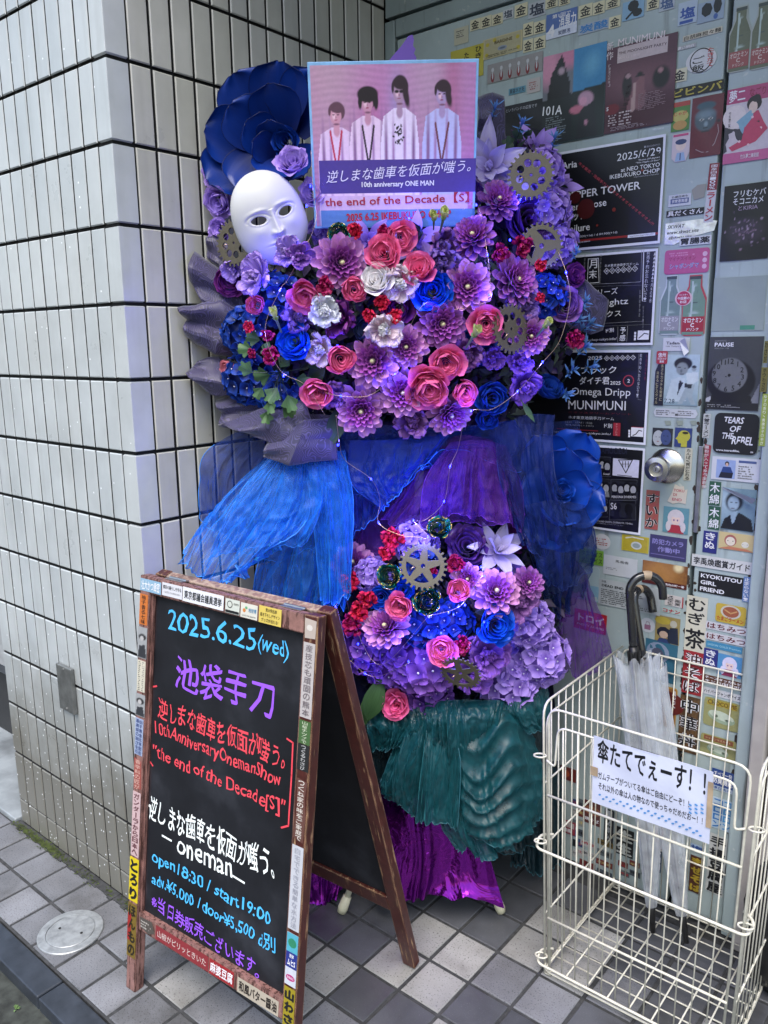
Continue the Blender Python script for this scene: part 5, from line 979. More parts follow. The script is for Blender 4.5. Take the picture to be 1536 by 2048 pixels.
ab = thing('chalkboard_sign', 'maroon wooden A-frame chalkboard with gig details in coloured pens standing left of the basket', 'chalkboard', Matrix.Translation(B0) @ Matrix((r_, -n_, UP)).transposed().to_4x4())
inv = ab.matrix_world.inverted()
fr = put('front_frame', None, ab, mw=inv @ BM)
def bbox(name, a, c, m, par, bev=.0025):
    q = MB(); q.box(a, c, bev); return put(name, q.mesh(name, m), par)
bbox('leg', (0, 0, -.024), (BS, BH, 0), woodP, fr); bbox('leg', (BW - BS, 0, -.024), (BW, BH, 0), woodR, fr)
bbox('rail', (BS + .0005, BH - BT, -.022), (BW - BS - .0005, BH - .001, -.001), woodP, fr); bbox('rail', (BS + .0005, RB, -.022), (BW - BS - .0005, RTT, -.0015), woodP, fr)
bbox('bead', (BS + .0004, RTT + .0005, -.013), (BS + .006, BH - BT - .0005, -.006), woodP, fr, .001); bbox('bead', (BW - BS - .006, RTT + .0005, -.013), (BW - BS - .0004, BH - BT - .0005, -.006), woodP, fr, .001)
bbox('panel', (BS - .003, RTT - .004, -.019), (BW - BS + .003, BH - BT + .004, -.014), slate, fr, 0)
# rear frame leaning back to the flower stand
T0 = BM @ Vector((0, BH, -.030)); FT = Vector((T0.x - .004, -.585, 0)); up2 = (T0 - FT).normalized(); H2 = (T0 - FT).length; nr = r_.cross(up2).normalized() ; RM = Matrix((r_, up2, nr)).transposed().to_4x4(); RM.translation = FT
rf = put('rear_frame', None, ab, mw=inv @ RM)
bbox('leg', (0, 0, -.022), (.032, H2, 0), woodR, rf); bbox('leg', (BW - .034, 0, -.022), (BW - .002, H2, 0), woodR, rf)
bbox('rail', (.0325, H2 - .036, -.020), (BW - .0345, H2 - .001, -.001), woodT, rf); bbox('rail', (.0325, .165, -.020), (BW - .0345, .205, -.001), woodR, rf)
bbox('panel', (.03, .2, -.012), (BW - .032, H2 - .03, -.008), slate, rf, 0)
for x in (.06, BW - .10):
    q = MB(); q.box((x, BH - .0006, -.04), (x + .05, BH + .0012, -.012), .0004); q.tube([(x, BH + .001, -.026), (x + .05, BH + .001, -.026)], .003, 8); put('hinge', q.mesh('hinge', steel), fr)
# writing
ZB = (230, 1120, 2.206)
pp = BM @ Vector((0, 0, -.0139))
wr = Sheet(pp, r_, up_, BW, BH, ZB)
def hand(s, text, x0, y0, x1, y1, h, col, bold=.02, amp=.10, seed=1):
    a, b_ = s.loc(x0, y0), s.loc(x1, y1); d = b_ - a; L = np.linalg.norm(d); ex = d / L; ey = np.array([-ex[1], ex[0]]); H = abs(s.loc(x0, y0 - h / 2)[1] - s.loc(x0, y0 + h / 2)[1])
    P, fc, asp = glyphs(text, bold); P = P.copy(); x = P[:, 0] * L / H
    P[:, 1] += amp * (np.sin(x * 1.9 + seed) * .5 + np.sin(x * 4.1 + seed * 2) * .35) + .03 * np.sin(P[:, 1] * 9 + x * 3)
    P[:, 0] += (H / L) * (.05 * np.sin(P[:, 1] * 6 + x * 2 + seed) + .04 * np.sin(x * 5 + seed) + .06 * (P[:, 1] - .5) * np.sin(x * 2.3 + seed))
    s._add(np.c_[(a - ey * H / 2) + P[:, :1] * ex * L + P[:, 1:2] * ey * H, P[:, 2]], fc, C3(col))
BLU, PUR, REDC, WHC = '#45aee8', '#8e4fdc', '#d8404e', '#e6ecec'
hand(wr, '2025.6.25', 232, 262, 625, 352, 92, BLU, .011, .05, 1); hand(wr, '(wed)', 632, 368, 768, 408, 92, BLU, .011, .05, 2)
hand(wr, '池袋手刀', 268, 492, 705, 622, 152, PUR, .019, .08, 3)
hand(wr, '逆しまな歯車を仮面が嗤う。', 195, 650, 752, 872, 96, REDC, .013, .08, 4); hand(wr, '10thAnniversaryOnemanShow', 180, 742, 735, 978, 72, REDC, .013, .08, 5); hand(wr, '"the end of the Decade[S]"', 170, 848, 748, 1100, 72, REDC, .013, .08, 6)
for pts in ([(185, 556), (163, 560), (158, 720), (150, 880), (168, 908)], [(760, 788), (786, 806), (780, 950), (766, 1172), (735, 1180)]): wr.line(pts, .0034, REDC)
hand(wr, '逆しまな歯車を仮面が嗤う。', 150, 1090, 705, 1352, 112, WHC, .014, .08, 8); hand(wr, 'oneman', 275, 1262, 520, 1372, 62, WHC, .014, .06, 9); wr.line([(210, 1215), (250, 1238)], .004, WHC); wr.line([(520, 1392), (572, 1424)], .004, WHC)
hand(wr, 'open18:30 / start19:00', 165, 1308, 688, 1592, 68, BLU, .016, .08, 10); hand(wr, 'adv.¥5,000 / door¥5,500 d別', 165, 1398, 705, 1702, 66, BLU, .016, .08, 11); hand(wr, '※当日券販売ございます。', 163, 1498, 640, 1812, 70, PUR, .014, .08, 12)
me = mkmesh('print', wr.V, wr.Fc, [CHALK], col=wr.C, smooth=False); put('print', me, ab, mw=inv @ Matrix.Translation(pp) @ wr.frame())
# stickers along the frame
def BS_(u0, v0, u1, v1, bg, label, fn=None, z=.0006, px=True, cat='sticker', outline=None):
    s = Sheet(BM @ Vector((0, 0, z)), r_, up_, BW, BH, ZB)
    if px: a, c = s.loc(u0, v0), s.loc(u1, v1)
    else: a, c = np.array([u0, v0]), np.array([u1, v1])
    lo, hi = np.minimum(a, c), np.maximum(a, c)
    s2 = Sheet(BM @ Vector((lo[0], lo[1], z)), r_, up_, hi[0] - lo[0], hi[1] - lo[1], ZB)
    if fn: fn(s2)
    return s2.build('label_sticker', label, cat, 'stickers on the chalkboard frame', body=paper(bg), th=.0003, outline=[(u * s2.W, (1 - v) * s2.H) for u, v in outline][::-1] if outline else None)
tp = BH - .033
BS_(.002, BH - .031, .066, BH - .006, '#7fa0b8', 'grey blue sticker at the top left corner of the chalkboard frame', one('壮大かつ緻密', WH, .02), px=False)
BS_(.069, BH - .030, .128, BH - .004, '#c4c4cc', 'white sticker of two text lines, second from the left on the top rail', lambda s: (s.tu('都民の暮らしを守る', .05, .32, .3, '#333', .02, w=.9), s.tu('小池百合子の政策の数々', .08, .7, .16, '#888', .0, w=.84)), px=False, z=.0004)
BS_(.130, BH - .031, .243, BH - .003, '#cccdd4', 'long white election sticker with bold black characters on the top rail', one('東京都議会議員選挙', '#15161c', .03, .04, .6), px=False)
BS_(.248, BH - .032, .285, BH - .005, '#bcc0b8', 'small pale sticker with a ring emblem and black band on the top rail', lambda s: (s.ell(.32, .38, .26, .26, '#333', 20), s.ell(.32, .38, .2, .2, '#bcc0b8', 20), s.tu('EXPO', .6, .3, .14, '#333', .02), s.rect(.03, .78, .97, .96, BK)), px=False)
BS_(.288, BH - .033, .330, BH - .006, '#c4c2b8', 'small cream sticker with orange and green drawing on the top rail', lambda s: (s.ell(.22, .5, .14, .14, '#c07a40', 12), s.ell(.34, .3, .12, .1, '#5c9a6a', 10), s.tu('地球博', .48, .42, .3, '#3c78a0', .02, w=.46), s.tu('LOVE THE EARTH', .1, .84, .1, '#555', .01, w=.8)), px=False)
BS_(.334, BH - .034, .388, BH - .003, '#c4ae54', 'yellow sticker with three lines of black print on the top rail', lambda s: (s.tu('荒木飛呂彦', .3, .2, .22, '#2a2410', .02, w=.5), s.tu('描き下ろしデザイン', .06, .5, .22, '#2a2410', .02, w=.88), s.tu('グッズが当たる!', .12, .8, .22, '#2a2410', .02, w=.76)), px=False)
lx0, lx1 = .002, .027
def VL(v0, v1, bg, label, fn, x0=lx0, x1=lx1, ol=None, z=.0005): return BS_(x0, v0, x1, v1, bg, label, fn, z=z, px=False, outline=ol)
VL(.795, .858, '#b5652c', 'orange upright sticker at the top of the left leg', vert('柚子香る七味', BK, .01, .5))
def bw(s): s.rect(0, 0, 1, 1, paint(s.W, s.H, '#8f9194', [('e', .5, .32, .4, .22, 0, '#1c1c20', .3), ('e', .45, .36, .2, .16, 0, '#a9a7a8', .3), ('p', [(.05, 1), (.2, .6), (.8, .56), (1, 1)], '#2c2e34', 1)]), 14, 26)
VL(.725, .79, '#8f9194', 'black and white manga scrap, upper of two on the left leg', bw, 0, .029, [(0, .04), (1, 0), (.94, .5), (1, .96), (.1, 1)])
VL(.655, .72, '#bdb8a8', 'cream upright sticker with rows of tiny print on the left leg', lambda s: (s.scribble(.15, .02, .45, .98, 16, '#444', 3), s.scribble(.6, .02, .9, .98, 16, '#666', 4)))
VL(.603, .65, '#8a8a8c', 'black and white portrait scrap, lower of two on the left leg', bw, 0, .030, [(.05, .02), (1, .1), (.9, .5), (1, 1), (0, .92)])
VL(.52, .598, '#8c98b4', 'pale blue upright sticker with blue print on the left leg', lambda s: (s.tv('最高級の旨さを引', .3, .02, .3, .98, .4, '#3c4a78', .02, px=False), s.tv('出す黄金比率配合', .72, .02, .72, .98, .36, '#3c4a78', .02, px=False)))
VL(.445, .512, '#8c4640', 'faded red upright sticker with small print on the left leg', vert('香辛料の匠が', '#c09a90', .02, .7), ol=[(0, 0), (.9, .06), (1, .94), (.1, 1)])
VL(.30, .44, '#b49a9c', 'long pinkish upright sticker about spices from Japan on the left leg', vert('ガンダーラから日本へ', '#5a3038', .04, .7))
VL(.20, .296, '#c0ac18', 'bright yellow upright sticker with heavy black letters on the left leg', vert('とろり', BK, .10, .86), 0, .029)
VL(.075, .195, '#6a5620', 'dark yellow and red upright sticker low on the left leg', lambda s: (s.rect(0, .2, .4, .7, '#8c2420'), s.tv('ほんもの', .5, .02, .5, .98, .8, '#1c1810', .06, px=False)), 0, .028)
rx0, rx1 = BW - .029, BW - .002
def VR(v0, v1, bg, label, fn, ol=None, z=.0005): return BS_(rx0 + .001, v0, rx1, v1, bg, label, fn, z=z, px=False, outline=ol)
VR(.855, .89, '#a89c94', 'crumpled beige sticker at the top of the right leg', lambda s: s.ell(.45, .45, .2, .16, '#c4beb8', 8), [(0, 0), (1, .06), (.96, .95), (.06, 1)])
VR(.715, .848, '#a8a2a2', 'long grey upright sticker with faint letters, upper on the right leg', vert('産技芯も頑固の熊本', '#6c6468', .02, .6))
VR(.668, .71, '#3e5c34', 'green upright sticker with white print on the right leg', vert('山桜チップで', '#b8c0a8', .01, .45))
VR(.62, .667, '#1c1e20', 'black upright sticker with white print on the right leg', vert('つくるわさび', '#b0b0b0', .01, .4))
VR(.49, .605, '#5a3a34', 'brown curling upright sticker of white brush letters on the right leg', vert('つくね家の味をご家庭で', '#c8c0b8', .02, .55), [(.1, 0), (1, .03), (.85, .3), (1, .6), (.9, 1), (0, .96), (.2, .5)])
VR(.325, .482, '#aeb0b8', 'long pale upright sticker with grey letters, middle of the right leg', vert('自宅でできる簡単な水方法', '#8a8c98', .01, .5))
def tri(s): s.rect(0, 0, 1, .36, '#4a9ab0'); s.ell(.5, .18, .10, .09, '#2c7a5c', 14); s.rect(0, .36, 1, .66, '#24307c'); s.tu('液体', .3, .43, .08, WH, .02, w=.4); s.tu('ムヒS', .15, .56, .12, WH, .05, w=.7); s.rect(0, .66, 1, 1, '#b8bcc8'); s.ell(.5, .85, .11, .06, '#a83c78', 14); s.tu('かゆみに', .2, .85, .05, WH, .02, w=.6)
VR(.22, .318, '#aeb4c0', 'blue and white medicine label with a pink oval on the right leg', tri)
VR(.118, .215, '#8a7c1c', 'yellow and black wasabi sticker, upper of two low on the right leg', vert('山わさび', BK, .1, .85)); VR(.02, .115, '#8a7c1c', 'yellow and black wasabi sticker, lower of two low on the right leg', vert('納豆山わ', BK, .1, .85))
rb0, rb1 = RB + .004, RTT - .004
BS_(.036, rb0, .085, rb1, '#4a4440', 'torn black scrap at the left end of the bottom rail', lambda s: s.scribble(.1, .2, .9, .8, 3, '#a09a94', 3), px=False, outline=[(0, .1), (.8, 0), (1, .7), (.6, 1), (.1, .8)], z=-.0008)
BS_(.088, rb0, .245, rb1, '#7c2a30', 'dark red strip with white pepper mapo tofu lettering on the bottom rail', one('山椒がピリッときいた', '#c4b0ac', .01, .04, .5), px=False, z=-.0009)
BS_(.248, rb0, .315, rb1, '#8c2228', 'red strip with four large white characters on the bottom rail', one('麻婆豆腐', WH, .03, .04, .7), px=False, z=-.0009)
BS_(.325, rb0 - .002, .43, rb1 - .003, '#a39a8c', 'grey strip with black butter soy lettering at the right end of the bottom rail', one('和風バター醤油', '#221c1a', .05, .04, .7), px=False, z=-.0009)

# ================================================================== WIRE BASKET
wire_m = mat('cream_coated_wire', (.58, .56, .475), .38, var=.1, scale=60, alt=None)
KX, KY, KT, KW, KD, KH, KE = .7399, -.3834, .0128, .3801, .3594, .6316, .0151
kr = Vector((math.cos(KT), math.sin(KT), 0)); kd = Vector((-math.sin(KT), math.cos(KT), 0)); KM = Matrix.Translation((KX, KY, 0)) @ Matrix((kr, kd, UP)).transposed().to_4x4()
bk = thing('wire_basket', 'tall cream wire basket used as an umbrella stand in front of the door', 'basket', KM)
def kp(u, v, z):                       # slight flare towards the top
    e = KE * z / KH; return Vector((u * (KW + 2 * e) - e, v * (KD + 2 * e) - e, z))
WCACHE = {}
def wire(par, pts, r, name='wire', closed=False):
    q = MB(); q.tube(pts, r, 6, closed=closed); return put(name, q.mesh(name, wire_m, True), par)
def rounded(pts, rad=.014, closed=False):
    pts = [Vector(p) for p in pts]; out = []; m = len(pts)
    for i, p in enumerate(pts):
        if not closed and i in (0, m - 1): out.append(p); continue
        a, c = pts[i - 1], pts[(i + 1) % m]; ra = min(rad, (a - p).length * .45, (c - p).length * .45)
        p1 = p + (a - p).normalized() * ra; p2 = p + (c - p).normalized() * ra
        for k in range(5): t = k / 4; out.append((1 - t) ** 2 * p1 + 2 * t * (1 - t) * p + t * t * p2)
    return out
panels = {k: put(k, None, bk) for k in ('front_panel', 'back_panel', 'side_panel', 'base_grid')}
panels['side_panel2'] = put('side_panel', None, bk); pf, pb_, pl_, pr_, pg = (panels[k] for k in ('front_panel', 'back_panel', 'side_panel', 'side_panel2', 'base_grid'))
R1, R2 = .0026, .00155
# rims
wire(pb_, rounded([kp(0, 1, .01), kp(0, 1, KH), kp(1, 1, KH), kp(1, 1, .01)], .03), R1, 'frame_wire')
wire(pl_, rounded([kp(0, .0, .005), kp(0, 0, KH), kp(0, 1, KH + .001)], .03), R1, 'frame_wire')
wire(pl_, rounded([kp(0, .03, .005) + Vector((.002, 0, 0)), kp(0, .03, KH - .030), kp(0, .985, KH - .032)], .03), R1 * .8, 'frame_wire')
wire(pr_, rounded([kp(1, 0, .005), kp(1, 0, KH), kp(1, 1, KH + .001)], .03), R1, 'frame_wire')
wire(pr_, rounded([kp(1, .03, .005), kp(1, .03, KH - .030), kp(1, .985, KH - .032)], .03), R1 * .8, 'frame_wire')
wire(pf, rounded([kp(.035, -.012, .03), kp(.035, -.012, KH - .002), kp(.965, -.012, KH - .002), kp(.965, -.012, .03)], .028), R1, 'frame_wire')
zt = KH - .038
wire(pf, rounded([kp(.03, -.03, KH - .115), kp(.075, -.03, KH - .125), kp(.085, -.014, zt), kp(.915, -.014, zt), kp(.925, -.03, KH - .125), kp(.97, -.03, KH - .115)], .02), R1 * .9, 'frame_wire')
for z, rr in ((.437, R1), (.312, R1 * 1.15), (.150, R1), (.035, R1 * 1.1)):
    out_ = -.045 if rr > R1 else -.02; a, c = (-.035, 1.035) if rr > R1 else (.03, .97)
    pts = [kp(a, out_, z), kp(c, out_, z)] if rr <= R1 else rounded([kp(.02, .07, z + .016), kp(-.04, .03, z + .014), kp(-.03, out_, z), kp(1.03, out_, z), kp(1.04, .03, z + .014), kp(.98, .07, z + .016)], .016)
    wire(pf, pts, rr, 'cross_wire')
for i in range(13):
    u = .035 + .93 * (i + .0) / 12
    if i in (0, 12): continue
    wire(pf, [kp(u, -.016, .022), kp(u, -.016, zt)], R2)
for P_, uu in ((pl_, 0), (pr_, 1)):
    for i in range(1, 12): v = i / 12; wire(P_, [kp(uu, v, .01), kp(uu, v, KH - .002 if i % 2 else KH - .001)], R2)
    for z in (.455, .312, .150, .012): wire(P_, [kp(uu - (.006 if uu == 0 else -.006) * 0, 0, z), kp(uu, 1, z)], R1 * .8, 'cross_wire')
for i in range(1, 13): u = i / 13; wire(pb_, [kp(u, 1, .012), kp(u, 1, KH)], R2)
for z in (.595, .455, .312, .15, .012): wire(pb_, [kp(0, 1.0, z), kp(1, 1.0, z)], R1 * .8, 'cross_wire')
for k, (uu, vv) in enumerate(((-.012, -.02), (1.012, -.02))):        # hinge rings at the front corners
    for z in (KH - .112, .325, .05):
        c0 = kp(uu, vv, z); ring = [c0 + Vector((.013 * math.cos(g), .009 * math.sin(g), .002 * math.cos(g))) for g in [2 * PI * j / 14 for j in range(14)]]
        wire(pf, ring, R1 * .75, 'ring', True)
for i in range(9): u = .02 + .96 * i / 8; wire(pg, [kp(u, -.02, .028), kp(u, 1.0, .024)], R2 * 1.1)
for i in range(10): v = .0 + i / 9; wire(pg, [kp(0, v, .021), kp(1, v, .021)], R2)
wire(pg, rounded([kp(.0, -.03, .02), kp(1, -.03, .02), kp(1, 1, .02), kp(0, 1, .02)], .02, True), R1, 'frame_wire', True)
for (u, v) in ((0, 0), (1, 0), (0, 1), (1, 1)):
    c0 = kp(u, v, 0); wire(bk, [c0 + Vector((0, 0, .03)), c0 + Vector((0, -.0, .004)), c0 + Vector((.012 if u == 0 else -.012, 0, .0035)), c0 + Vector((.014 if u == 0 else -.014, 0, .02))], R1, 'foot')
# handwritten sign tied to the front
f0 = KM @ (kp(0, -.016, .5)); ez = (KM @ kp(0, -.016, .6) - KM @ kp(0, -.016, .4)).normalized(); exk = kr; ny = exk.cross(ez).normalized()
ss = Sheet(f0 + ny * .0115, exk, ez, 1, 1, Z5); a, c = ss.loc(532, 1196), ss.loc(1210, 1812); a2_, c2 = ss.loc(1222, 1395), ss.loc(535, 1580)
x0 = (a[0] + c2[0]) / 2; x1 = (c[0] + a2_[0]) / 2; y1 = (a[1] + a2_[1]) / 2; y0 = (c[1] + c2[1]) / 2
sg = Sheet(f0 + ny * .0115 + exk * x0 + ez * y0, exk, ez, x1 - x0, y1 - y0, Z5, .0016, 3)
sg.t('傘たてでぇーす！！', 562, 1290, 1188, 1478, 138, '#111218', .03)
sg.t('ガムテープがついてる傘はご自由にどーぞ！！', 566, 1432, 1092, 1588, 42, '#15161c', .02); sg.t('それ以外の傘は人の物なので使っちゃだめだおー！！', 568, 1490, 1168, 1685, 42, '#15161c', .02)
for i in range(30):
    t_ = i / 29; x = 575 + 580 * t_; y = 1552 + 205 * t_ + (9 if i % 2 else -9) - 10 * math.sin(t_ * PI); q = sg.loc(x, y); sg.ell(q[0] / sg.W, 1 - q[1] / sg.H, .022, .013, '#4a8ac8', 8, .5)
for i in range(9): q = sg.loc(1100 + 34 * (i % 3), 1590 + 22 * (i // 3)); sg.ell(q[0] / sg.W, 1 - q[1] / sg.H, .022, .014, '#4a8ac8', 8, -.4)
sgt = sg.build('paper_sign', 'white laminated umbrella sign with blue paw prints hanging on the front of the wire basket', 'sign', body=paper('#c4c9de'), th=.0008)
tape_b = mat('black_tape', (.015, .015, .016), .4); tape_k = mat('kraft_tape', (.36, .27, .18), .55, var=.2)
def tapeP(zc, x0, y0, x1, y1, m):
    a, c = sg.loc(x0, y0), sg.loc(x1, y1); lo, hi = np.minimum(a, c), np.maximum(a, c); q = MB(); q.box((lo[0], lo[1], .0030), (hi[0], hi[1], .0036)); put('tape', q.mesh('tape', m), sgt)
tapeP(Z5, 762, 1262, 925, 1310, tape_b); tapeP(Z5, 526, 1376, 566, 1440, tape_k); tapeP(Z5, 1205, 1455, 1218, 1725, tape_k)

# ================================================================== UMBRELLAS
blk = mat('glossy_black_handle', (.016, .017, .019), .2, var=.2, coat=.4); blkp = mat('black_plastic_tip', (.012, .012, .013), .4)
def vinyl():
    m = bpy.data.materials.new('clear_vinyl'); nt, b, out = nodes(m)
    b.inputs['Base Color'].default_value = (.90, .93, .98, 1); b.inputs['Roughness'].default_value = .3
    tl = nt.nodes.new('ShaderNodeBsdfTranslucent'); tl.inputs[0].default_value = (.7, .74, .8, 1); tp = nt.nodes.new('ShaderNodeBsdfTransparent'); tp.inputs[0].default_value = (.93, .95, .97, 1)
    m1 = nt.nodes.new('ShaderNodeMixShader'); m1.inputs[0].default_value = .4; nt.links.new(b.outputs[0], m1.inputs[1]); nt.links.new(tl.outputs[0], m1.inputs[2])
    lw = nt.nodes.new('ShaderNodeLayerWeight'); lw.inputs[0].default_value = .4; n = noise(nt, 22, 2)
    fac = mth(nt, 'MINIMUM', mth(nt, 'ADD', mth(nt, 'MULTIPLY', lw.outputs['Facing'], .6), mth(nt, 'MULTIPLY', n.outputs[0], .56)), .9)
    m2 = nt.nodes.new('ShaderNodeMixShader'); nt.links.new(fac, m2.inputs[0]); nt.links.new(tp.outputs[0], m2.inputs[1]); nt.links.new(m1.outputs[0], m2.inputs[2]); nt.links.new(m2.outputs[0], out.inputs[0]); return m
vin = vinyl()
def umbrella(label, tip, ppx, L, hook, hookpx, taped, seed, rmax):
    """tip point on the basket floor; ppx: where the top of the straight stem is seen; L: distance tip to stem top"""
    tip = Vector(tip); d = ray(*ppx); oc = CAM - tip; A = d.dot(d); Bq = 2 * d.dot(oc); Cq = oc.dot(oc) - L * L; disc = Bq * Bq - 4 * A * Cq
    if disc < 0: t = -Bq / (2 * A)
    else:
        t = (-Bq + math.sqrt(disc)) / (2 * A); t2 = (-Bq - math.sqrt(disc)) / (2 * A)
        P1, P2 = CAM + d * t, CAM + d * t2
        if P1.y > -.05 or (P2.z > P1.z and P2.y > -.36): t = t2
    top = CAM + d * t; ax = (top - tip).normalized(); L = (top - tip).length
    t_ = thing('umbrella', label, 'umbrella', tip, 'clear umbrellas in the basket')
    z = ax; x = (RT - z * RT.dot(z)).normalized(); y = z.cross(x); mw = Matrix((x, y, z)).transposed().to_4x4()
    def P(p): return mw @ Vector(p)
    q = MB(); q.tube([P((0, 0, 0)), P((0, 0, .05)), P((0, 0, .075))], [.0055, .0085, .0095], 12); put('tip', q.mesh('tip', blkp, True), t_)
    q = MB(); q.tube([P((0, 0, .07)), P((0, 0, L - .15))], .0045, 10); put('shaft', q.mesh('shaft', blk, True), t_)
    r = random.Random(seed); nu, nv = 96, 40; V = []; ph = [r.uniform(0, 6) for _ in range(4)]; L0, L1 = .062, L - .165
    for j in range(nv + 1):
        v = j / nv; R = rmax * (.32 + .68 * min(1, v * 1.35) ** .8) * (1 if v < .9 else 1 + (v - .9) * 1.2)
        if .42 < v < .5: R *= .86
        for i in range(nu):
            g = 2 * PI * i / nu; k = R * (1 + (.16 * v + .04) * math.sin(8 * g + ph[0] + 2 * v) + .07 * v * math.sin(19 * g + ph[1] + 3 * v) + .08 * math.sin(3 * g + ph[2]))
            V.append(P((k * math.cos(g) + .006 * math.sin(v * 3), k * math.sin(g) * .8, L0 + (L1 - L0) * v + (.010 * math.sin(8 * g + ph[3]) if j == nv else 0))))
    me = mkmesh('canopy', V, [(j * nu + i, j * nu + (i + 1) % nu, (j + 1) * nu + (i + 1) % nu, (j + 1) * nu + i) for j in range(nv) for i in range(nu)], vin); cn = put('canopy', me, t_)
    q = MB(); zz = L0 + (L1 - L0) * .46; q.tube([P((rmax * .88 * math.cos(g), rmax * .72 * math.sin(g), zz)) for g in [2 * PI * k / 24 for k in range(24)]], .0065, 6, closed=True); put('strap', q.mesh('strap', vin, True), cn)
    for k in range(8):
        g = 2 * PI * (k + .5) / 8; q = MB(); q.tube([P((.008 * math.cos(g), .008 * math.sin(g), .10)), P((rmax * .45 * math.cos(g), rmax * .4 * math.sin(g), L * .45)), P((.012 * math.cos(g), .012 * math.sin(g), L - .17))], .0011, 5); put('rib', q.mesh('rib', steel), t_)
        g = 2 * PI * k / 8; q = MB(); q.tube([P((.010 * math.cos(g), .010 * math.sin(g), L - .19)), P((.0125 * math.cos(g), .0125 * math.sin(g), L - .150))], .0028, 6); put('rib_end', q.mesh('rib_end', blkp), t_)
    q = MB(); q.tube([P((0, 0, L - .175)), P((0, 0, L - .14))], [.009, .011], 12); put('runner', q.mesh('runner', blkp, True), t_)
    pts = [P((0, 0, L - .145)), P((0, 0, L - .06)), P((0, 0, L - .02))]; W_, H_, drop = hook; c, s = math.cos(hookpx), math.sin(hookpx)
    for k in range(1, 15):
        g = PI - PI * k / 14; u = W_ / 2 + W_ / 2 * math.cos(g); pts.append(P((u * c, u * s, L - .02 + H_ * math.sin(g))))
    pts.append(P((W_ * c, W_ * s, L - .02 - drop)))
    q = MB(); q.tube(smooth_path(pts, 4), .0092, 14); hd = put('handle', q.mesh('handle', blk, True), t_)
    q = MB(); mid = smooth_path(pts, 4); q.tube([mid[i] for i in (range(34, 43) if taped else range(30, 36))], .0103, 14, cap=False); put('tape', q.mesh('tape', tape_k, True), hd)
umbrella('clear umbrella with the taller hook handle and beige tape, left of two in the basket', (.885, -.150, .03), (1258, 1168), .80, (.072, .036, .02), 0, True, 3, .037)
umbrella('clear umbrella with the lower black hook handle, right of two in the basket', (.955, -.135, .03), (1266, 1190), .78, (.052, .03, .028), .5, False, 5, .038)
# ================================================================== FLOWER STAND
std = thing('flower_stand', 'white tripod stand carrying the two flower masses, its rubber tipped feet on the pavement', 'stand', O.copy())
cream = mat('cream_tube', (.55, .53, .42), .4, var=.12); rub = mat('cream_rubber', (.52, .50, .36), .6, var=.1)
g1, g2 = ground(683, 1827), ground(1003, 1827); g3 = O - N * .14; hub = O + Vector((0, 0, 1.0))
for g in (g1, g2, g3):
    q = MB(); dirn = (Vector((O.x, O.y, .55)) - g).normalized(); q.tube([g - O + dirn * .02, g - O + dirn * .5], .0075, 12); lg = put('leg', q.mesh('leg', cream, True), std)
    q = MB(); q.tube([g - O + Vector((0, 0, .004)), g - O + dirn * .012 + Vector((0, 0, .004)), g - O + dirn * .045], [.0105, .0125, .0105], 14); put('rubber_foot', q.mesh('rubber_foot', rub, True), lg)
q = MB(); q.tube([(0, 0, .45), (0, 0, 1.62)], .011, 12); put('pole', q.mesh('pole', cream, True), std)
# foliage and dark silk leaves packed behind the flowers (nobody could count them)
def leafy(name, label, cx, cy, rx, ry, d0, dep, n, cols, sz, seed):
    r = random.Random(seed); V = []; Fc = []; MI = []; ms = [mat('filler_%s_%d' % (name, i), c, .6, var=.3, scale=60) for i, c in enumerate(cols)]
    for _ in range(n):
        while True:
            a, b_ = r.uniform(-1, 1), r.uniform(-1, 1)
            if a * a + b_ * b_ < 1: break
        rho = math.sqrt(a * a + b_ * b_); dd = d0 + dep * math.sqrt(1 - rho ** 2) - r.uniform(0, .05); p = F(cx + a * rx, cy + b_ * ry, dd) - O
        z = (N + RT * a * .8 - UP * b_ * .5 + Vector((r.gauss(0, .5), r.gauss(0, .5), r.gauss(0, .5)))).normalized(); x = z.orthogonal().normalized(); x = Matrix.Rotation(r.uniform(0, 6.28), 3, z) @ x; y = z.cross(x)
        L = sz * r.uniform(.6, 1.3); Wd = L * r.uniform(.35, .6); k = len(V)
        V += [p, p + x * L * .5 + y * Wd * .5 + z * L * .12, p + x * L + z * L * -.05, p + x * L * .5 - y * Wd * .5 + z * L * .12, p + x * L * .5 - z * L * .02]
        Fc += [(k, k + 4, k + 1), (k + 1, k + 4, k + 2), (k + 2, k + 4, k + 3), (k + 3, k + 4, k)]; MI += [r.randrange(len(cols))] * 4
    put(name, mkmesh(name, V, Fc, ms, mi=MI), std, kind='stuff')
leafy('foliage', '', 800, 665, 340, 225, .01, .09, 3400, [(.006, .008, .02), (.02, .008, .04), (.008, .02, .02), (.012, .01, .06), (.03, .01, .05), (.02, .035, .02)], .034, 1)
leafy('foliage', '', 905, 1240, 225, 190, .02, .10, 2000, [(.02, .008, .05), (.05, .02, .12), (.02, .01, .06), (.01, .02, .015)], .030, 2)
leafy('foliage', '', 1040, 500, 90, 210, -.03, .06, 1200, [(.006, .008, .03), (.03, .02, .09), (.012, .01, .04)], .036, 3)
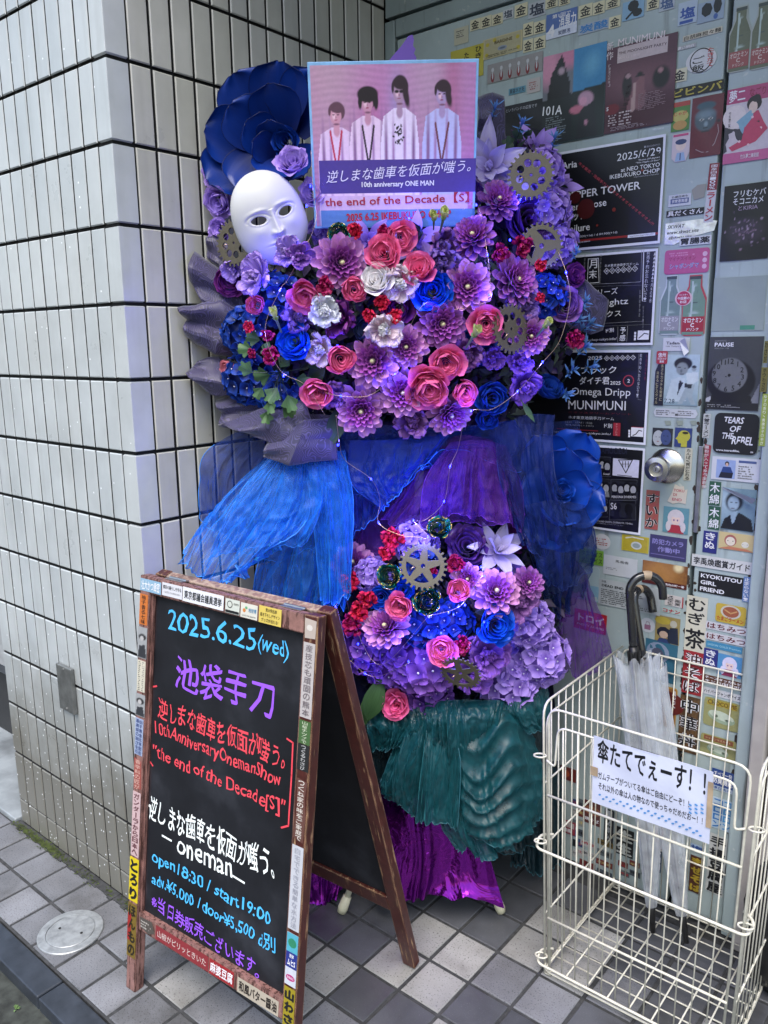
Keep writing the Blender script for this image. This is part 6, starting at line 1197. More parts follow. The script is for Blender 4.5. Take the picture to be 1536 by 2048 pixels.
# backing boards of floral foam, dark
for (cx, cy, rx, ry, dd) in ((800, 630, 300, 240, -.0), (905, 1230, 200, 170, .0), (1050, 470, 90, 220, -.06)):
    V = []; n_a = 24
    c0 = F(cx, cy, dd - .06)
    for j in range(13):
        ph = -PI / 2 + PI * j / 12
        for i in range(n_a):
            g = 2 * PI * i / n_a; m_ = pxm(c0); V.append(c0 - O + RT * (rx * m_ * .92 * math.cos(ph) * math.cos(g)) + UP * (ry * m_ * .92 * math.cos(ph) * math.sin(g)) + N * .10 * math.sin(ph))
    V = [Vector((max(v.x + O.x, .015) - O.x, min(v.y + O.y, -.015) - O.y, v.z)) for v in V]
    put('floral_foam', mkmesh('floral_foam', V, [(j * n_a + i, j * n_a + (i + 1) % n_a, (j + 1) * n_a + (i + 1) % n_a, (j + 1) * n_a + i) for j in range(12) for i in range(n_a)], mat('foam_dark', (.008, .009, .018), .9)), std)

# ---- petals
def petal(L, Wd, cup=.6, b0=0., b1=.5, tip=2.0, ruf=0., nf=3, nu=6, nv=7, neck=.3, wide=.62, seed=0, thick=0, roll=0., bend3=0.):
    V = []; UVs = []; x = z = 0.; r = random.Random(seed); ph = r.uniform(0, 6)
    for j in range(nv + 1):
        v = j / nv; ang = b0 + b1 * v + roll * max(0, v - .7) * 3 + bend3 * v * v
        if j: x += math.cos(ang) * L / nv; z += math.sin(ang) * L / nv
        if v < wide: hw = neck + (1 - neck) * math.sin(PI / 2 * v / wide)
        else: hw = max(.02, (1 - ((v - wide) / (1 - wide)) ** tip)) ** (1 / max(1.2, tip) if tip > 1.5 else 1)
        hw *= Wd / 2
        for i in range(nu + 1):
            u = -1 + 2 * i / nu; cu = (cup if abs(cup) > 1e-3 else 1e-3) * (1 - .35 * v); R = hw / cu; y = R * math.sin(u * cu); lf = R * (1 - math.cos(u * cu))
            lf += ruf * L * v * v * (math.sin(nf * u * PI + ph) * (.4 + .6 * abs(u)) + .4 * math.sin(nf * 2.3 * u + ph * 2))
            V.append((x - math.sin(ang) * lf, y, z + math.cos(ang) * lf)); UVs.append((.5 + u / 2, v))
    Fc = [(j * (nu + 1) + i, j * (nu + 1) + i + 1, (j + 1) * (nu + 1) + i + 1, (j + 1) * (nu + 1) + i) for j in range(nv) for i in range(nu)]
    return V, Fc, UVs
def pmw(az, tilt, r0, z0, sc_=1., tw=0.):
    return Matrix.Rotation(az, 4, 'Z') @ Matrix.Translation((r0, 0, z0)) @ Matrix.Rotation(-tilt, 4, 'Y') @ Matrix.Rotation(tw, 4, 'X') @ Matrix.Scale(sc_, 4)
class FlowerKind:
    """a kind of flower: petal meshes shared by all its individuals, outer petals as parts, the small inner ones joined"""
    def __init__(s): s.parts = []; s.jV = []; s.jF = []; s.jU = []; s.jm = []; s.mats = []
    def join(s, P, mw, m):
        V, Fc, U = P; k = len(s.jV); s.jV += [mw @ Vector(v) for v in V]; s.jF += [tuple(i + k for i in f) for f in Fc]; s.jU += U
        if m not in s.mats: s.mats.append(m)
        s.jm += [s.mats.index(m)] * len(Fc)
    def done(s, nm='inner_petals'):
        s.inner = mkmesh(nm, s.jV, s.jF, s.mats, uv=s.jU, mi=s.jm) if s.jV else None; s.iname = nm; return s
    def make(s, name, label, cat, group, P, nrm, roll, R, recol=None):
        z = nrm.normalized(); x = z.cross(UP).normalized() if abs(z.z) < .95 else Vector((1, 0, 0)); y = z.cross(x)
        mw = Matrix.Translation(P) @ Matrix((x, y, z)).transposed().to_4x4() @ Matrix.Rotation(roll, 4, 'Z') @ Matrix.Scale(R, 4)
        t = thing(name, label, cat, mw, group)
        r = random.Random(int(P.x * 1e5) ^ int(P.z * 1e5))
        for pn, me, m_ in s.parts:
            j = Matrix.Rotation(r.gauss(0, .07), 4, 'Z') @ m_ @ Matrix.Rotation(r.gauss(0, .12), 4, 'Y') @ Matrix.Rotation(r.gauss(0, .13), 4, 'X') @ Matrix.Diagonal((r.uniform(.9, 1.08), r.uniform(.88, 1.1), r.uniform(.8, 1.25), 1))
            put(pn, me, t, mw=j)
        if s.inner: put(s.iname, s.inner, t, kind='stuff')
        return t
# colours
PM = dict(sat2=petal_mat('bright_blue_satin', (.001, .012, .12), (.005, .052, .36), .36, .1, .12, sheen=.5),
    pink=petal_mat('pink_rose_petal', (.70, .03, .17), (.93, .19, .43), .5, .3, .18), coral=petal_mat('pale_pink_petal', (.6, .08, .13), (.85, .3, .38), .5, .3),
    blue=petal_mat('blue_rose_petal', (.002, .015, .22), (.006, .085, .62), .38, .15, .2), navy=petal_mat('navy_petal', (.004, .006, .02), (.03, .045, .12), .4, .1), midblue=petal_mat('deep_blue_silk', (.002, .01, .08), (.008, .05, .27), .45, .15),
    dahl=petal_mat('dahlia_petal', (.22, .03, .24), (.80, .38, .72), .5, .2, .22, p0=.1, p1=.95), dahl2=petal_mat('dahlia_inner_petal', (.12, .015, .20), (.42, .10, .46), .5, .2, .2),
    lil=petal_mat('lilac_silk_petal', (.22, .12, .55), (.50, .34, .88), .6, .3, .15), lilp=petal_mat('pale_lilac_petal', (.42, .34, .62), (.68, .62, .88), .55, .3, .12), vio=petal_mat('violet_petal', (.10, .03, .30), (.30, .12, .58), .55, .25),
    dvio=petal_mat('dark_violet_satin', (.012, .004, .04), (.085, .03, .20), .32, .1), purp=petal_mat('dusky_purple_petal', (.10, .03, .20), (.30, .13, .42), .5, .2), plum=petal_mat('plum_petal', (.05, .008, .09), (.20, .03, .24), .5, .2),
    white=petal_mat('white_petal', (.78, .74, .74), (.90, .88, .90), .75, .35, .1), wblue=petal_mat('white_blue_petal', (.66, .68, .82), (.86, .88, .95), .75, .35, .1), wpink=petal_mat('white_pink_petal', (.66, .40, .55), (.90, .76, .84), .75, .35, .15),
    red=petal_mat('red_carnation_petal', (.30, .002, .02), (.78, .02, .08), .5, .25), crim=petal_mat('crimson_petal', (.14, .001, .03), (.42, .008, .10), .5, .2), lisi=petal_mat('lisianthus_purple', (.08, .03, .22), (.30, .18, .58), .5, .25), hblue=petal_mat('blue_hydrangea_petal', (.004, .012, .12), (.015, .07, .42), .5, .2),
    lime=petal_mat('lime_bud_petal', (.34, .46, .06), (.66, .74, .20), .5, .3), sat=petal_mat('blue_satin_petal', (.001, .007, .075), (.003, .030, .24), .38, .05, .12, sheen=.25), sky=petal_mat('sky_blue_filler', (.05, .16, .40), (.16, .34, .66), .55, .25))
ctr_m = mat('flower_eye', (.62, .62, .34), .7, var=.4, scale=200, bmp=.5)
leafm = petal_mat('green_leaf', (.035, .09, .03), (.09, .19, .06), .45, .25, .3); leafd = petal_mat('dark_leaf', (.015, .035, .025), (.04, .08, .05), .4, .15, .3); budg = mat('green_sepal', (.12, .2, .08), .5, var=.3)
def dahlia(seed=0, m1='dahl', m2='dahl2'):
    k = FlowerKind(); r = random.Random(seed)
    rings = [(12, .66, .40, .02, .10, .34, -.04), (12, .66, .38, .24, .10, .30, .05), (12, .60, .34, .46, .10, .26, .13), (12, .52, .28, .66, .09, .21, .19), (11, .42, .22, .88, .07, .15, .24), (10, .32, .17, 1.08, .05, .10, .27), (9, .22, .12, 1.25, .03, .05, .29)]
    for q, (n, L, Wd, tl, r0, rr, z0) in enumerate(rings):
        P = petal(L, Wd, 1.15 + .08 * q, .05, .30 if q < 4 else .1, 2.3, .01, 2, 6, 7, .34, .66, q)
        me = mkmesh('petal', P[0], P[1], [PM[m1]], uv=P[2]) if q < 3 else None
        for i in range(n):
            mw = pmw(2 * PI * (i + .5 * (q % 2)) / n + r.gauss(0, .04), tl + r.gauss(0, .05), rr * .9 + .02, z0, r.uniform(.93, 1.06))
            if q < 3: k.parts.append(('petal', me, mw))
            else: k.join(P, mw, PM[m2])
    q = MB(); q.lathe([(.09, .26), (.10, .38), (.075, .45), (.03, .49), (.001, .495)], 12); k.join((q.V, q.F, [(.5, .5)] * len(q.V)), Matrix(), ctr_m)
    return k.done()
def rose(m, seed=0, open_=1., swirl=3.6, nout=(5, 6, 5), quart=False):
    k = FlowerKind(); r = random.Random(seed)
    tl = [(.50, .56, 1.0, .30, -.02), (.90, .56, .95, .33, .0), (1.14, .52, .90, .34, .04)]
    for q, n in enumerate(nout):
        t_, L, Wd, rr, z0 = tl[q]
        P = petal(L * (1.0 if q else 1.08), Wd, 1.15 + .15 * q, .15, .75 - .1 * q, 2.6, .012, 2, 7, 8, .35, .7, seed + q, roll=-(1.1 - .3 * q) * open_, bend3=.0)
        me = mkmesh('petal', P[0], P[1], [m], uv=P[2])
        for i in range(n): k.parts.append(('petal', me, pmw(2 * PI * (i + .37 * q) / n + r.gauss(0, .09), t_ - .1 * open_ + r.gauss(0, .07), rr, z0, r.uniform(.93, 1.07))))
    # spiral heart: a ribbon wound round itself
    V = []; U = []; Fc = []; swirl *= 1.45; nt_ = int(24 * swirl); nr_ = 4
    for i in range(nt_ + 1):
        t = i / nt_; th = 2 * PI * swirl * t; rad = .03 + .44 * t ** .85; rad *= 1 + (.15 * math.sin(3 * th * 1.02 + seed) if quart else .06 * math.sin(2.6 * th + seed)) * min(1, t * 2.5); h = .52 - .06 * t ** 1.5 + .03 * math.sin(2.3 * th + seed)
        for j in range(nr_ + 1):
            v = j / nr_; rr = rad * (.72 + .28 * v) + .028 * v ** 3; zz = .1 + (h - .1) * v - .03 * v ** 4 + .012 * math.sin(5 * th)
            V.append((rr * math.cos(th), rr * math.sin(th), zz)); U.append((t * 6 % 1, .15 + .8 * v))
    for i in range(nt_):
        for j in range(nr_): a = i * (nr_ + 1) + j; Fc.append((a, a + nr_ + 1, a + nr_ + 2, a + 1))
    k.join((V, Fc, U), Matrix(), m); return k.done('heart')
def ruffle(m, seed=0, n1=9, n2=16, ruf=.09, m2=None, tilt0=.25):
    n1 = n1 + 3; n2 = n2 * 2
    k = FlowerKind(); r = random.Random(seed); m2 = m2 or m
    for v_ in range(3):
        P = petal(.92, .60, .5, .1, .45, 3, ruf * 1.25, 3 + v_, 10, 7, .2, .8, seed + v_)
        me = mkmesh('petal', P[0], P[1], [m], uv=P[2])
        for i in range(n1 // 3): k.parts.append(('petal', me, pmw(2 * PI * (i * 3 + v_) / n1 + r.gauss(0, .15), tilt0 + r.uniform(-.15, .3), .08, .02, r.uniform(.85, 1.1), r.gauss(0, .15))))
    for i in range(n2):
        P = petal(.66, .36, .6, .1, .4, 3, ruf * 1.6, 3 + i % 3, 7, 5, .2, .8, seed + i); k.join(P, pmw(r.uniform(0, 6.28), .75 + .65 * (i / n2), .03 + .02 * r.random(), .03, r.uniform(.75, 1.05), r.gauss(0, .25)), m2)
    return k.done()
def hydra(m, seed=0, n=46, eye=(.6, .6, .7)):
    n = int(n * .66)
    k = FlowerKind(); r = random.Random(seed); V = []; Fc = []; U = []
    for i in range(4):
        P = petal(.20, .22, .5, .1, .15, 2.4, .10, 2, 3, 3, .3, .6, seed + i); mw = pmw(i * PI / 2, .22, .012, 0); q = len(V)
        V += [mw @ Vector(v) for v in P[0]]; Fc += [tuple(x + q for x in f) for f in P[1]]; U += P[2]
    q = MB(); q.lathe([(.02, .0), (.018, .02), (.004, .03)], 6); e = len(V); V += [Vector(v) for v in q.V]; Fc += [tuple(x + e for x in f) for f in q.F]; U += [(.5, 1)] * len(q.V)
    me = mkmesh('floret', V, Fc, [m, mat('floret_eye_%s' % m.name, eye, .5)], uv=U, mi=[0] * (len(Fc) - len(q.F)) + [1] * len(q.F))
    for i in range(n):
        z = 1 - 1.15 * (i + .5) / n; g = i * 2.39996; s = math.sqrt(max(0, 1 - z * z)); d = Vector((s * math.cos(g), s * math.sin(g), z)); d = (d + Vector([r.gauss(0, .08) for _ in range(3)])).normalized()
        x = d.orthogonal().normalized(); y = d.cross(x); p = Vector((d.x * .86, d.y * .86, d.z * .6)) * r.uniform(.93, 1.05)
        k.parts.append(('floret', me, Matrix.Translation(p) @ Matrix((x, y, d)).transposed().to_4x4() @ Matrix.Rotation(r.uniform(0, 6), 4, 'Z') @ Matrix.Scale(r.uniform(1.35, 1.85), 4)))
    q = MB(); q.lathe([(.2, -.15), (.66, .0), (.72, .15), (.6, .34), (.3, .5), (.01, .55)], 14); k.join((q.V, q.F, [(.5, 0)] * len(q.V)), Matrix(), m); return k.done('stems')
def lily(m, seed=0, n=7, n2=6):
    k = FlowerKind(); r = random.Random(seed)
    P = petal(1.0, .42, .5, .25, -.35, 1.5, .03, 2, 6, 9, .3, .5, seed); me = mkmesh('petal', P[0], P[1], [m], uv=P[2])
    for i in range(n): k.parts.append(('petal', me, pmw(2 * PI * i / n + r.gauss(0, .1), .22 + r.gauss(0, .1), .03, 0, r.uniform(.88, 1.1))))
    P = petal(.72, .34, .6, .3, -.2, 1.5, .03, 2, 5, 7, .3, .5, seed + 2); me = mkmesh('petal', P[0], P[1], [m], uv=P[2])
    for i in range(n2): k.parts.append(('petal', me, pmw(2 * PI * (i + .5) / n2 + r.gauss(0, .1), .62 + r.gauss(0, .1), .03, .03, r.uniform(.85, 1.1))))
    for i in range(8): P = petal(.34, .16, .8, .3, .1, 2, 0, 2, 3, 4, .3, .6, i); k.join(P, pmw(i * .8, 1.0 + .08 * i, .02, .05), m)
    return k.done()
def bud(m):
    k = FlowerKind()
    for i in range(4): P = petal(.9, .75, 1.2, .1, .3, 2.2, .10, 3, 6, 6, .3, .6, i); me = mkmesh('petal', P[0], P[1], [m], uv=P[2]); k.parts.append(('petal', me, pmw(i * PI / 2 + .3, 1.05, .12, .1)))
    q = MB(); q.tube([(0, 0, -1.3), (0, 0, -.1), (0, 0, .15)], [.07, .12, .26], 8); k.join((q.V, q.F, [(.5, .5)] * len(q.V)), Matrix(), budg); return k.done('stem')
def spiky(m):
    k = FlowerKind(); r = random.Random(2)
    P = petal(.55, .14, .4, .2, .3, 1.4, 0, 2, 2, 4, .4, .5, 1); me = mkmesh('floret', P[0], P[1], [m], uv=P[2])
    for i in range(22): k.parts.append(('floret', me, Matrix.Translation((0, 0, .05 * i / 2)) @ pmw(i * 2.4, r.uniform(-.2, 1.2), .02, r.uniform(-.3, .3), r.uniform(.6, 1.2))))
    q = MB(); q.tube([(0, 0, -1.4), (0, 0, .3)], .035, 6); k.join((q.V, q.F, [(.5, .2)] * len(q.V)), Matrix(), leafd); return k.done('stem')
PM['dahl3'] = petal_mat('dark_dahlia_petal', (.12, .01, .17), (.50, .19, .56), .5, .2, .25, p0=.1, p1=.95)
K = dict(dahlia=dahlia(1), dahlia2=dahlia(5), dahlia3=dahlia(8, 'dahl3', 'dahl2'), rose=rose(PM['pink'], 1, 1, 3.8, quart=True), rose2=rose(PM['pink'], 5, .9, 4.2, (5, 5, 6), True), rose3=rose(PM['pink'], 9, .5, 3.4, (0, 6, 5), True), coral=rose(PM['coral'], 4, .4, 3.4, (4, 5, 5)),
    blue=rose(PM['blue'], 3, 1.2, 2.6), navy=rose(PM['navy'], 6, .3, 2.4, (5, 6, 6)), mblue=rose(PM['midblue'], 8, .5, 2.6, (6, 6, 5)), lil=rose(PM['lil'], 2, 1.5, 2.4), dvio=rose(PM['dvio'], 7, 1.6, 2.2, (6, 6, 4)), purp=rose(PM['purp'], 11, 1.2, 3.), plum=rose(PM['plum'], 12, 1.2, 2.4),
    whiter=rose(PM['white'], 13, 1.1, 3.6, (5, 6, 6)), rwb=ruffle(PM['wblue'], 1, 12, 22, .10), rwp=ruffle(PM['wpink'], 2, 12, 16, .10, PM['white']), rlis=ruffle(PM['lisi'], 3, 12, 18, .11), rpur=ruffle(PM['purp'], 4, 12, 18, .11), rplum=ruffle(PM['plum'], 5, 12, 14, .09), rred=ruffle(PM['red'], 6, 9, 14, .13, tilt0=.5), rcrim=ruffle(PM['crim'], 7, 9, 14, .13, tilt0=.5), rlil=ruffle(PM['lil'], 8, 12, 14, .10), rvio=ruffle(PM['vio'], 9, 12, 18, .10),
    hblue=hydra(PM['hblue'], 1, 44), hlil=hydra(PM['lil'], 2, 60), hvio=hydra(PM['vio'], 3, 52), lily=lily(PM['lilp'], 1), bud=bud(PM['lime']), spiky=spiky(PM['sky']), rosep=lily(PM['lil'], 5, 5, 4))
UC, LC = (800, 640), (900, 1240)
def FL(kind, px, py, Rpx, dd, name, label, cat='flower', group=None, low=False, face=None, roll=None, up=0.):
    cx, cy = LC if low else UC; a, b_ = (px - cx) / 330, (py - cy) / 300
    P = F(px, py, dd); R = Rpx * pxm(P) * (1.26 if kind in ('rose', 'rose2', 'rose3', 'whiter', 'coral', 'blue') else 1.16 if kind[0] == 'r' else 1.07)
    tocam = (CAM - P).normalized()
    nrm = (tocam * 1.0 + RT * a * .55 - UP * b_ * .45 + UP * up) if face is None else (tocam + RT * face[0] + UP * face[1])
    r = random.Random(int(px * 31 + py)); nrm = nrm + Vector((r.gauss(0, .17), r.gauss(0, .17), r.gauss(0, .17))); R *= r.uniform(.94, 1.07)
    return K[kind].make(name, label, cat, group, P - nrm.normalized() * R * .3, nrm, r.uniform(0, 6.28) if roll is None else roll, R)
def dep(px, py, low=False, base=.06, bul=.13):
    cx, cy, rx, ry = (905, 1240, 240, 210) if low else (790, 640, 360, 290)
    q = ((px - cx) / rx) ** 2 + ((py - cy) / ry) ** 2; return base + bul * math.sqrt(max(0, 1 - q))
G1, G2, G3, G4 = 'purple dahlias in the upper flower mass', 'pink roses in the upper flower mass', 'purple ruffled flowers', 'small red carnations'
for kk, x, y, R, lab in [('dahlia', 683, 525, 58, 'lilac dahlia right of the mask chin, uppermost left of the dahlias'), ('dahlia3', 945, 470, 52, 'dark centred purple dahlia below the right corner of the name board'), ('dahlia', 935, 574, 54, 'lilac dahlia between the blue rose and the blue wire light'), ('dahlia3', 998, 398, 46, 'purple dahlia overlapping the large upper right brass gear'),
    ('dahlia3', 1034, 560, 52, 'purple dahlia left of the pale violet ruffled flower on the right side'), ('dahlia3', 885, 648, 56, 'purple dahlia in the middle with a narrow closed centre'), ('dahlia2', 745, 722, 56, 'lilac dahlia just below the pink white ruffled flower'), ('dahlia', 812, 694, 44, 'lilac dahlia half behind the pink white ruffled flower'),
    ('dahlia2', 806, 786, 52, 'lilac dahlia left of the largest pink rose'), ('dahlia', 722, 822, 54, 'lowest left purple dahlia above the blue tulle'), ('dahlia2', 902, 830, 46, 'lowest right lilac dahlia beside the blue wire light'), ('dahlia', 1062, 672, 44, 'purple dahlia partly behind the brass gear on the right')]:
    FL(kk, x, y, R, dep(x, y) + .015, 'dahlia', lab, group=G1)
for kk, x, y, R, lab in [('rose', 768, 506, 44, 'pink rose above the white rose, left of the upper pair'), ('rose2', 803, 474, 38, 'pink rose tucked behind its neighbour under the name board'), ('rose3', 708, 580, 42, 'pink rose left of the white rose'), ('rose', 838, 538, 42, 'pink rose right of the white rose above the blue rose'),
    ('rose2', 612, 590, 42, 'pink rose below the mask beside the white blue ruffled flower'), ('rose3', 682, 718, 42, 'pink rose with an open flat heart left of the lilac dahlia'), ('rose', 634, 784, 42, 'lone pink rose at the lower left above the blue tulle'), ('rose2', 892, 728, 41, 'pink rose upper right of the largest pink rose'), ('rose', 858, 776, 52, 'largest pink rose in the lower middle'), ('rose3', 930, 786, 40, 'pink rose left of the silk blue rose at the lower right'), ('rose2', 972, 648, 42, 'pink rose overlapped by the brass gear on the right'), ('rose3', 512, 612, 30, 'pink rose half hidden by blue petals at the left')]:
    FL(kk, x, y, R, dep(x, y) + .03, 'pink_rose', lab, 'rose', G2)
FL('coral', 458, 738, 30, .07, 'pale_pink_rose', 'pale pink rose bud at the far left edge above the dark paper', 'rose', face=(-.6, .1))
for kk, x, y, R, n, lab in [('blue', 590, 684, 46, 'blue_rose', 'bright blue rose at the left above the ivy leaves'), ('blue', 865, 582, 46, 'blue_rose', 'bright blue rose in the centre right of the pale ruffled flower'), ('mblue', 985, 798, 50, 'blue_rose', 'deep blue silk rose at the lower right of the upper flowers'), ('mblue', 975, 838, 34, 'blue_rose', 'small deep blue rose under the silk blue rose at the lower right')]:
    FL(kk, x, y, R, dep(x, y) + .01, n, lab, 'rose')
FL('mblue', 1096, 775, 46, .06, 'blue_peony', 'rounded dull blue peony bud at the right beside the black posters', face=(.4, .5)); FL('navy', 735, 660, 46, dep(735, 660) - .01, 'black_peony', 'almost black peony left of the pink white ruffled flower', face=(-.5, .2)); FL('navy', 858, 678, 30, dep(858, 678) - .02, 'black_peony', 'almost black peony behind the middle dahlia'); FL('navy', 820, 470, 38, dep(850, 480) - .02, 'black_peony', 'almost black flower behind the pink roses under the name board'); FL('plum', 795, 615, 46, dep(795, 615) - .02, 'plum_rose', 'dark plum rose behind the three small red carnations', 'rose')
FL('whiter', 752, 560, 38, dep(752, 560) + .03, 'white_rose', 'white rose in the centre between the pink roses', 'rose'); FL('rwb', 648, 620, 36, dep(648, 620) + .03, 'white_ruffled_flower', 'bluish white ruffled flower right of the left pink rose'); FL('rwp', 768, 661, 38, dep(768, 661) + .04, 'pink_white_ruffled_flower', 'pink white ruffled flower below the red carnations'); FL('rwp', 800, 568, 36, dep(800, 568) + .02, 'pink_white_ruffled_flower', 'pale pink ruffled flower right of the white rose')
for kk, x, y, R, lab in [('rlis', 600, 635, 38, 'violet ruffled flower above the left blue rose'), ('rlis', 880, 528, 38, 'violet ruffled flower between two dahlias right of the pink roses'), ('rpur', 886, 492, 36, 'violet ruffled flower under the lime buds'), ('rlis', 1045, 610, 38, 'pale violet ruffled flower above the brass gear'), ('rpur', 825, 842, 38, 'purple ruffled flower at the bottom centre of the upper flowers'), ('rpur', 934, 708, 36, 'dull purple ruffled flower between two pink roses and the gear'),
    ('rvio', 1048, 770, 38, 'violet ruffled flower at the lower right around a blue light'), ('rvio', 1040, 724, 26, 'small violet bell flower above the lower right cluster'), ('rvio', 985, 718, 24, 'small violet flower left of the bell flower'), ('rplum', 680, 640, 38, 'dark purple ruffled flower right of the bluish white one'), ('rwp', 640, 700, 30, 'faded pink ruffled flower under the white and pink flowers'), ('rpur', 668, 790, 30, 'dull purple ruffled flower behind the lone pink rose'), ('rlil', 575, 505, 30, 'lilac bell flower under the mask chin'), ('rvio', 600, 512, 26, 'violet bell flower right of the mask chin')]:
    FL(kk, x, y, R, dep(x, y) + (.10 if 'mask' in lab else 0), 'ruffled_flower', lab, group=G3)
for kk, x, y, R, lab in [('rred', 710, 460, 20, 'red carnation under the lower left corner of the name board'), ('rred', 765, 604, 20, 'red carnation topmost of three in the centre'), ('rred', 740, 632, 20, 'red carnation left of three in the centre'), ('rred', 793, 634, 20, 'red carnation right of three in the centre'), ('rcrim', 1000, 506, 22, 'crimson carnation left of the toothed gear ring'), ('rcrim', 1044, 490, 24, 'crimson carnation in front of the toothed gear ring'), ('rred', 1077, 532, 16, 'small red carnation below the toothed gear ring'), ('rcrim', 654, 572, 24, 'crimson carnation left of a pink rose in the upper left'), ('rcrim', 770, 466, 20, 'dark crimson carnation beside the upper pink roses'),
    ('rred', 502, 655, 15, 'small red bud left of the left blue rose'), ('rcrim', 536, 668, 16, 'small crimson bud above the ivy leaves'), ('rcrim', 505, 706, 12, 'tiny crimson bud among the ivy leaves'), ('rred', 1080, 595, 12, 'small red carnation right of the violet ruffled flower'), ('rcrim', 1148, 678, 22, 'crimson carnation bud at the far right'), ('rcrim', 545, 710, 22, 'dark crimson flower under the left blue rose')]:
    FL(kk, x, y, R, dep(x, y) + .03, 'carnation', lab, 'carnation', G4)
for kk, x, y, R, lab in [('hblue', 478, 662, 48, 'dark blue hydrangea at the left edge of the upper flowers'), ('hblue', 548, 600, 48, 'dark blue hydrangea around the bright blue light below the mask'), ('hblue', 490, 762, 46, 'dark blue hydrangea low at the left beside the ivy'), ('hblue', 550, 790, 46, 'dark blue hydrangea behind the ivy leaves'), ('hblue', 1090, 590, 40, 'dark blue hydrangea at the right beside the purple rose'), ('hblue', 962, 690, 40, 'dark blue hydrangea below the right pink rose')]:
    FL(kk, x, y, R, dep(x, y, bul=.09), 'hydrangea', lab, 'hydrangea', 'hydrangeas')
for kk, x, y, R, lab in [('hlil', 1108, 420, 42, 'lilac silk hydrangea at the right edge beside the TOWER poster'), ('hlil', 1118, 490, 38, 'lilac silk hydrangea right of the toothed gear ring'), ('hlil', 960, 545, 36, 'lilac silk hydrangea behind the dahlias near the wire light'), ('hlil', 640, 470, 36, 'lilac silk hydrangea right of the mask'), ('hlil', 1095, 335, 40, 'greyish lilac silk hydrangea behind the large gear')]:
    FL(kk, x, y, R, .03, 'hydrangea', lab, 'hydrangea', 'hydrangeas')
FL('plum', 460, 560, 44, .05, 'plum_rose', 'dark plum silk flower below the left gear', 'rose', face=(-.5, 0)); FL('rlil', 512, 552, 42, .21, 'lilac_peony', 'lilac silk peony below the mask cheek'); FL('rlil', 465, 540, 24, .08, 'lilac_peony', 'small lilac silk peony under the left gear', face=(-.5, 0))
FL('lil', 585, 325, 44, .14, 'lilac_rose', 'lilac silk rose between the mask and the name board', 'rose'); FL('lil', 625, 385, 34, .09, 'lilac_rose', 'lilac silk rose half hidden behind the mask and the name board', 'rose'); FL('lil', 438, 405, 40, .02, 'lilac_rose', 'lilac silk rose behind the mask at its upper left', 'rose', face=(-.5, 0)); FL('lil', 432, 350, 34, .0, 'lilac_rose', 'upper lilac silk rose at the left under the giant blue rose', 'rose', face=(-.5, 0)); FL('lil', 440, 460, 34, .02, 'lilac_rose', 'lilac silk rose behind the left gear', 'rose', face=(-.5, 0))
FL('dvio', 1055, 440, 66, .04, 'violet_rose', 'big dark violet satin rose between the two right gears', 'rose', face=(.2, .3)); FL('dvio', 930, 385, 44, .06, 'violet_rose', 'dark violet satin rose right of the name board', 'rose'); FL('dvio', 1030, 330, 70, -.02, 'violet_rose', 'near black violet satin rose behind the large right gear', 'rose')
FL('purp', 1131, 612, 46, .09, 'purple_rose', 'dusky purple rose at the right edge beside the posters', 'rose', face=(.3, .2)); FL('plum', 1150, 550, 34, .04, 'plum_rose', 'plum rose behind the right wire light', 'rose')
FL('lily', 978, 330, 92, .03, 'silk_lily', 'big pale lilac silk flower right of the name board', face=(-.1, .2)); FL('rosep', 832, 478, 52, dep(745, 478) - .04, 'silk_flower', 'pale blue lilac silk petals under the name board'); FL('rosep', 735, 482, 50, .10, 'silk_flower', 'pale lilac silk petals left of the upper pink roses'); FL('rosep', 1075, 290, 60, -.03, 'silk_flower', 'greyed lilac silk petals behind the gear top'); FL('rosep', 1120, 365, 44, -.02, 'silk_flower', 'pale silk petals right of the large gear')
FL('dvio', 850, 425, 34, .08, 'violet_rose', 'violet rose half hidden below the name board', 'rose')
for x, y, R, lab in [(550, 632, 17, 'lime bud above the left blue rose'), (868, 436, 15, 'lime bud left of two in front of the name board'), (888, 432, 16, 'lime bud right of two in front of the name board'), (950, 667, 19, 'lime bud below the right pink rose'), (1092, 650, 16, 'lime bud right of the brass gear')]:
    FL('bud', x, y, R * 1.4, dep(x, y) + .08, 'lime_bud', lab, 'bud', 'lime flower buds', up=.9)
for x, y, R, lab in [(988, 225, 24, 'pale blue sprig topmost right of the name board'), (1042, 255, 26, 'blue sprig above the large gear'), (1108, 285, 26, 'blue sprig right above the large gear'), (1150, 510, 20, 'blue sprig right of the toothed gear ring'), (1165, 610, 26, 'blue sprig beside the purple rose'), (1172, 655, 30, 'blue sprig right of the crimson bud'), (1165, 700, 30, 'blue sprig lower beside the posters'), (1178, 735, 26, 'blue sprig at the far right beside the third poster'), (1140, 745, 26, 'blue sprig above the blue peony bud'), (1130, 790, 24, 'blue sprig lowest on the right'), (1150, 645, 26, 'blue sprig left of the far right sprigs')]:
    FL('spiky', x, y, R * 1.25, .05, 'blue_sprig', lab, 'sprig', 'blue filler sprigs', up=.8)
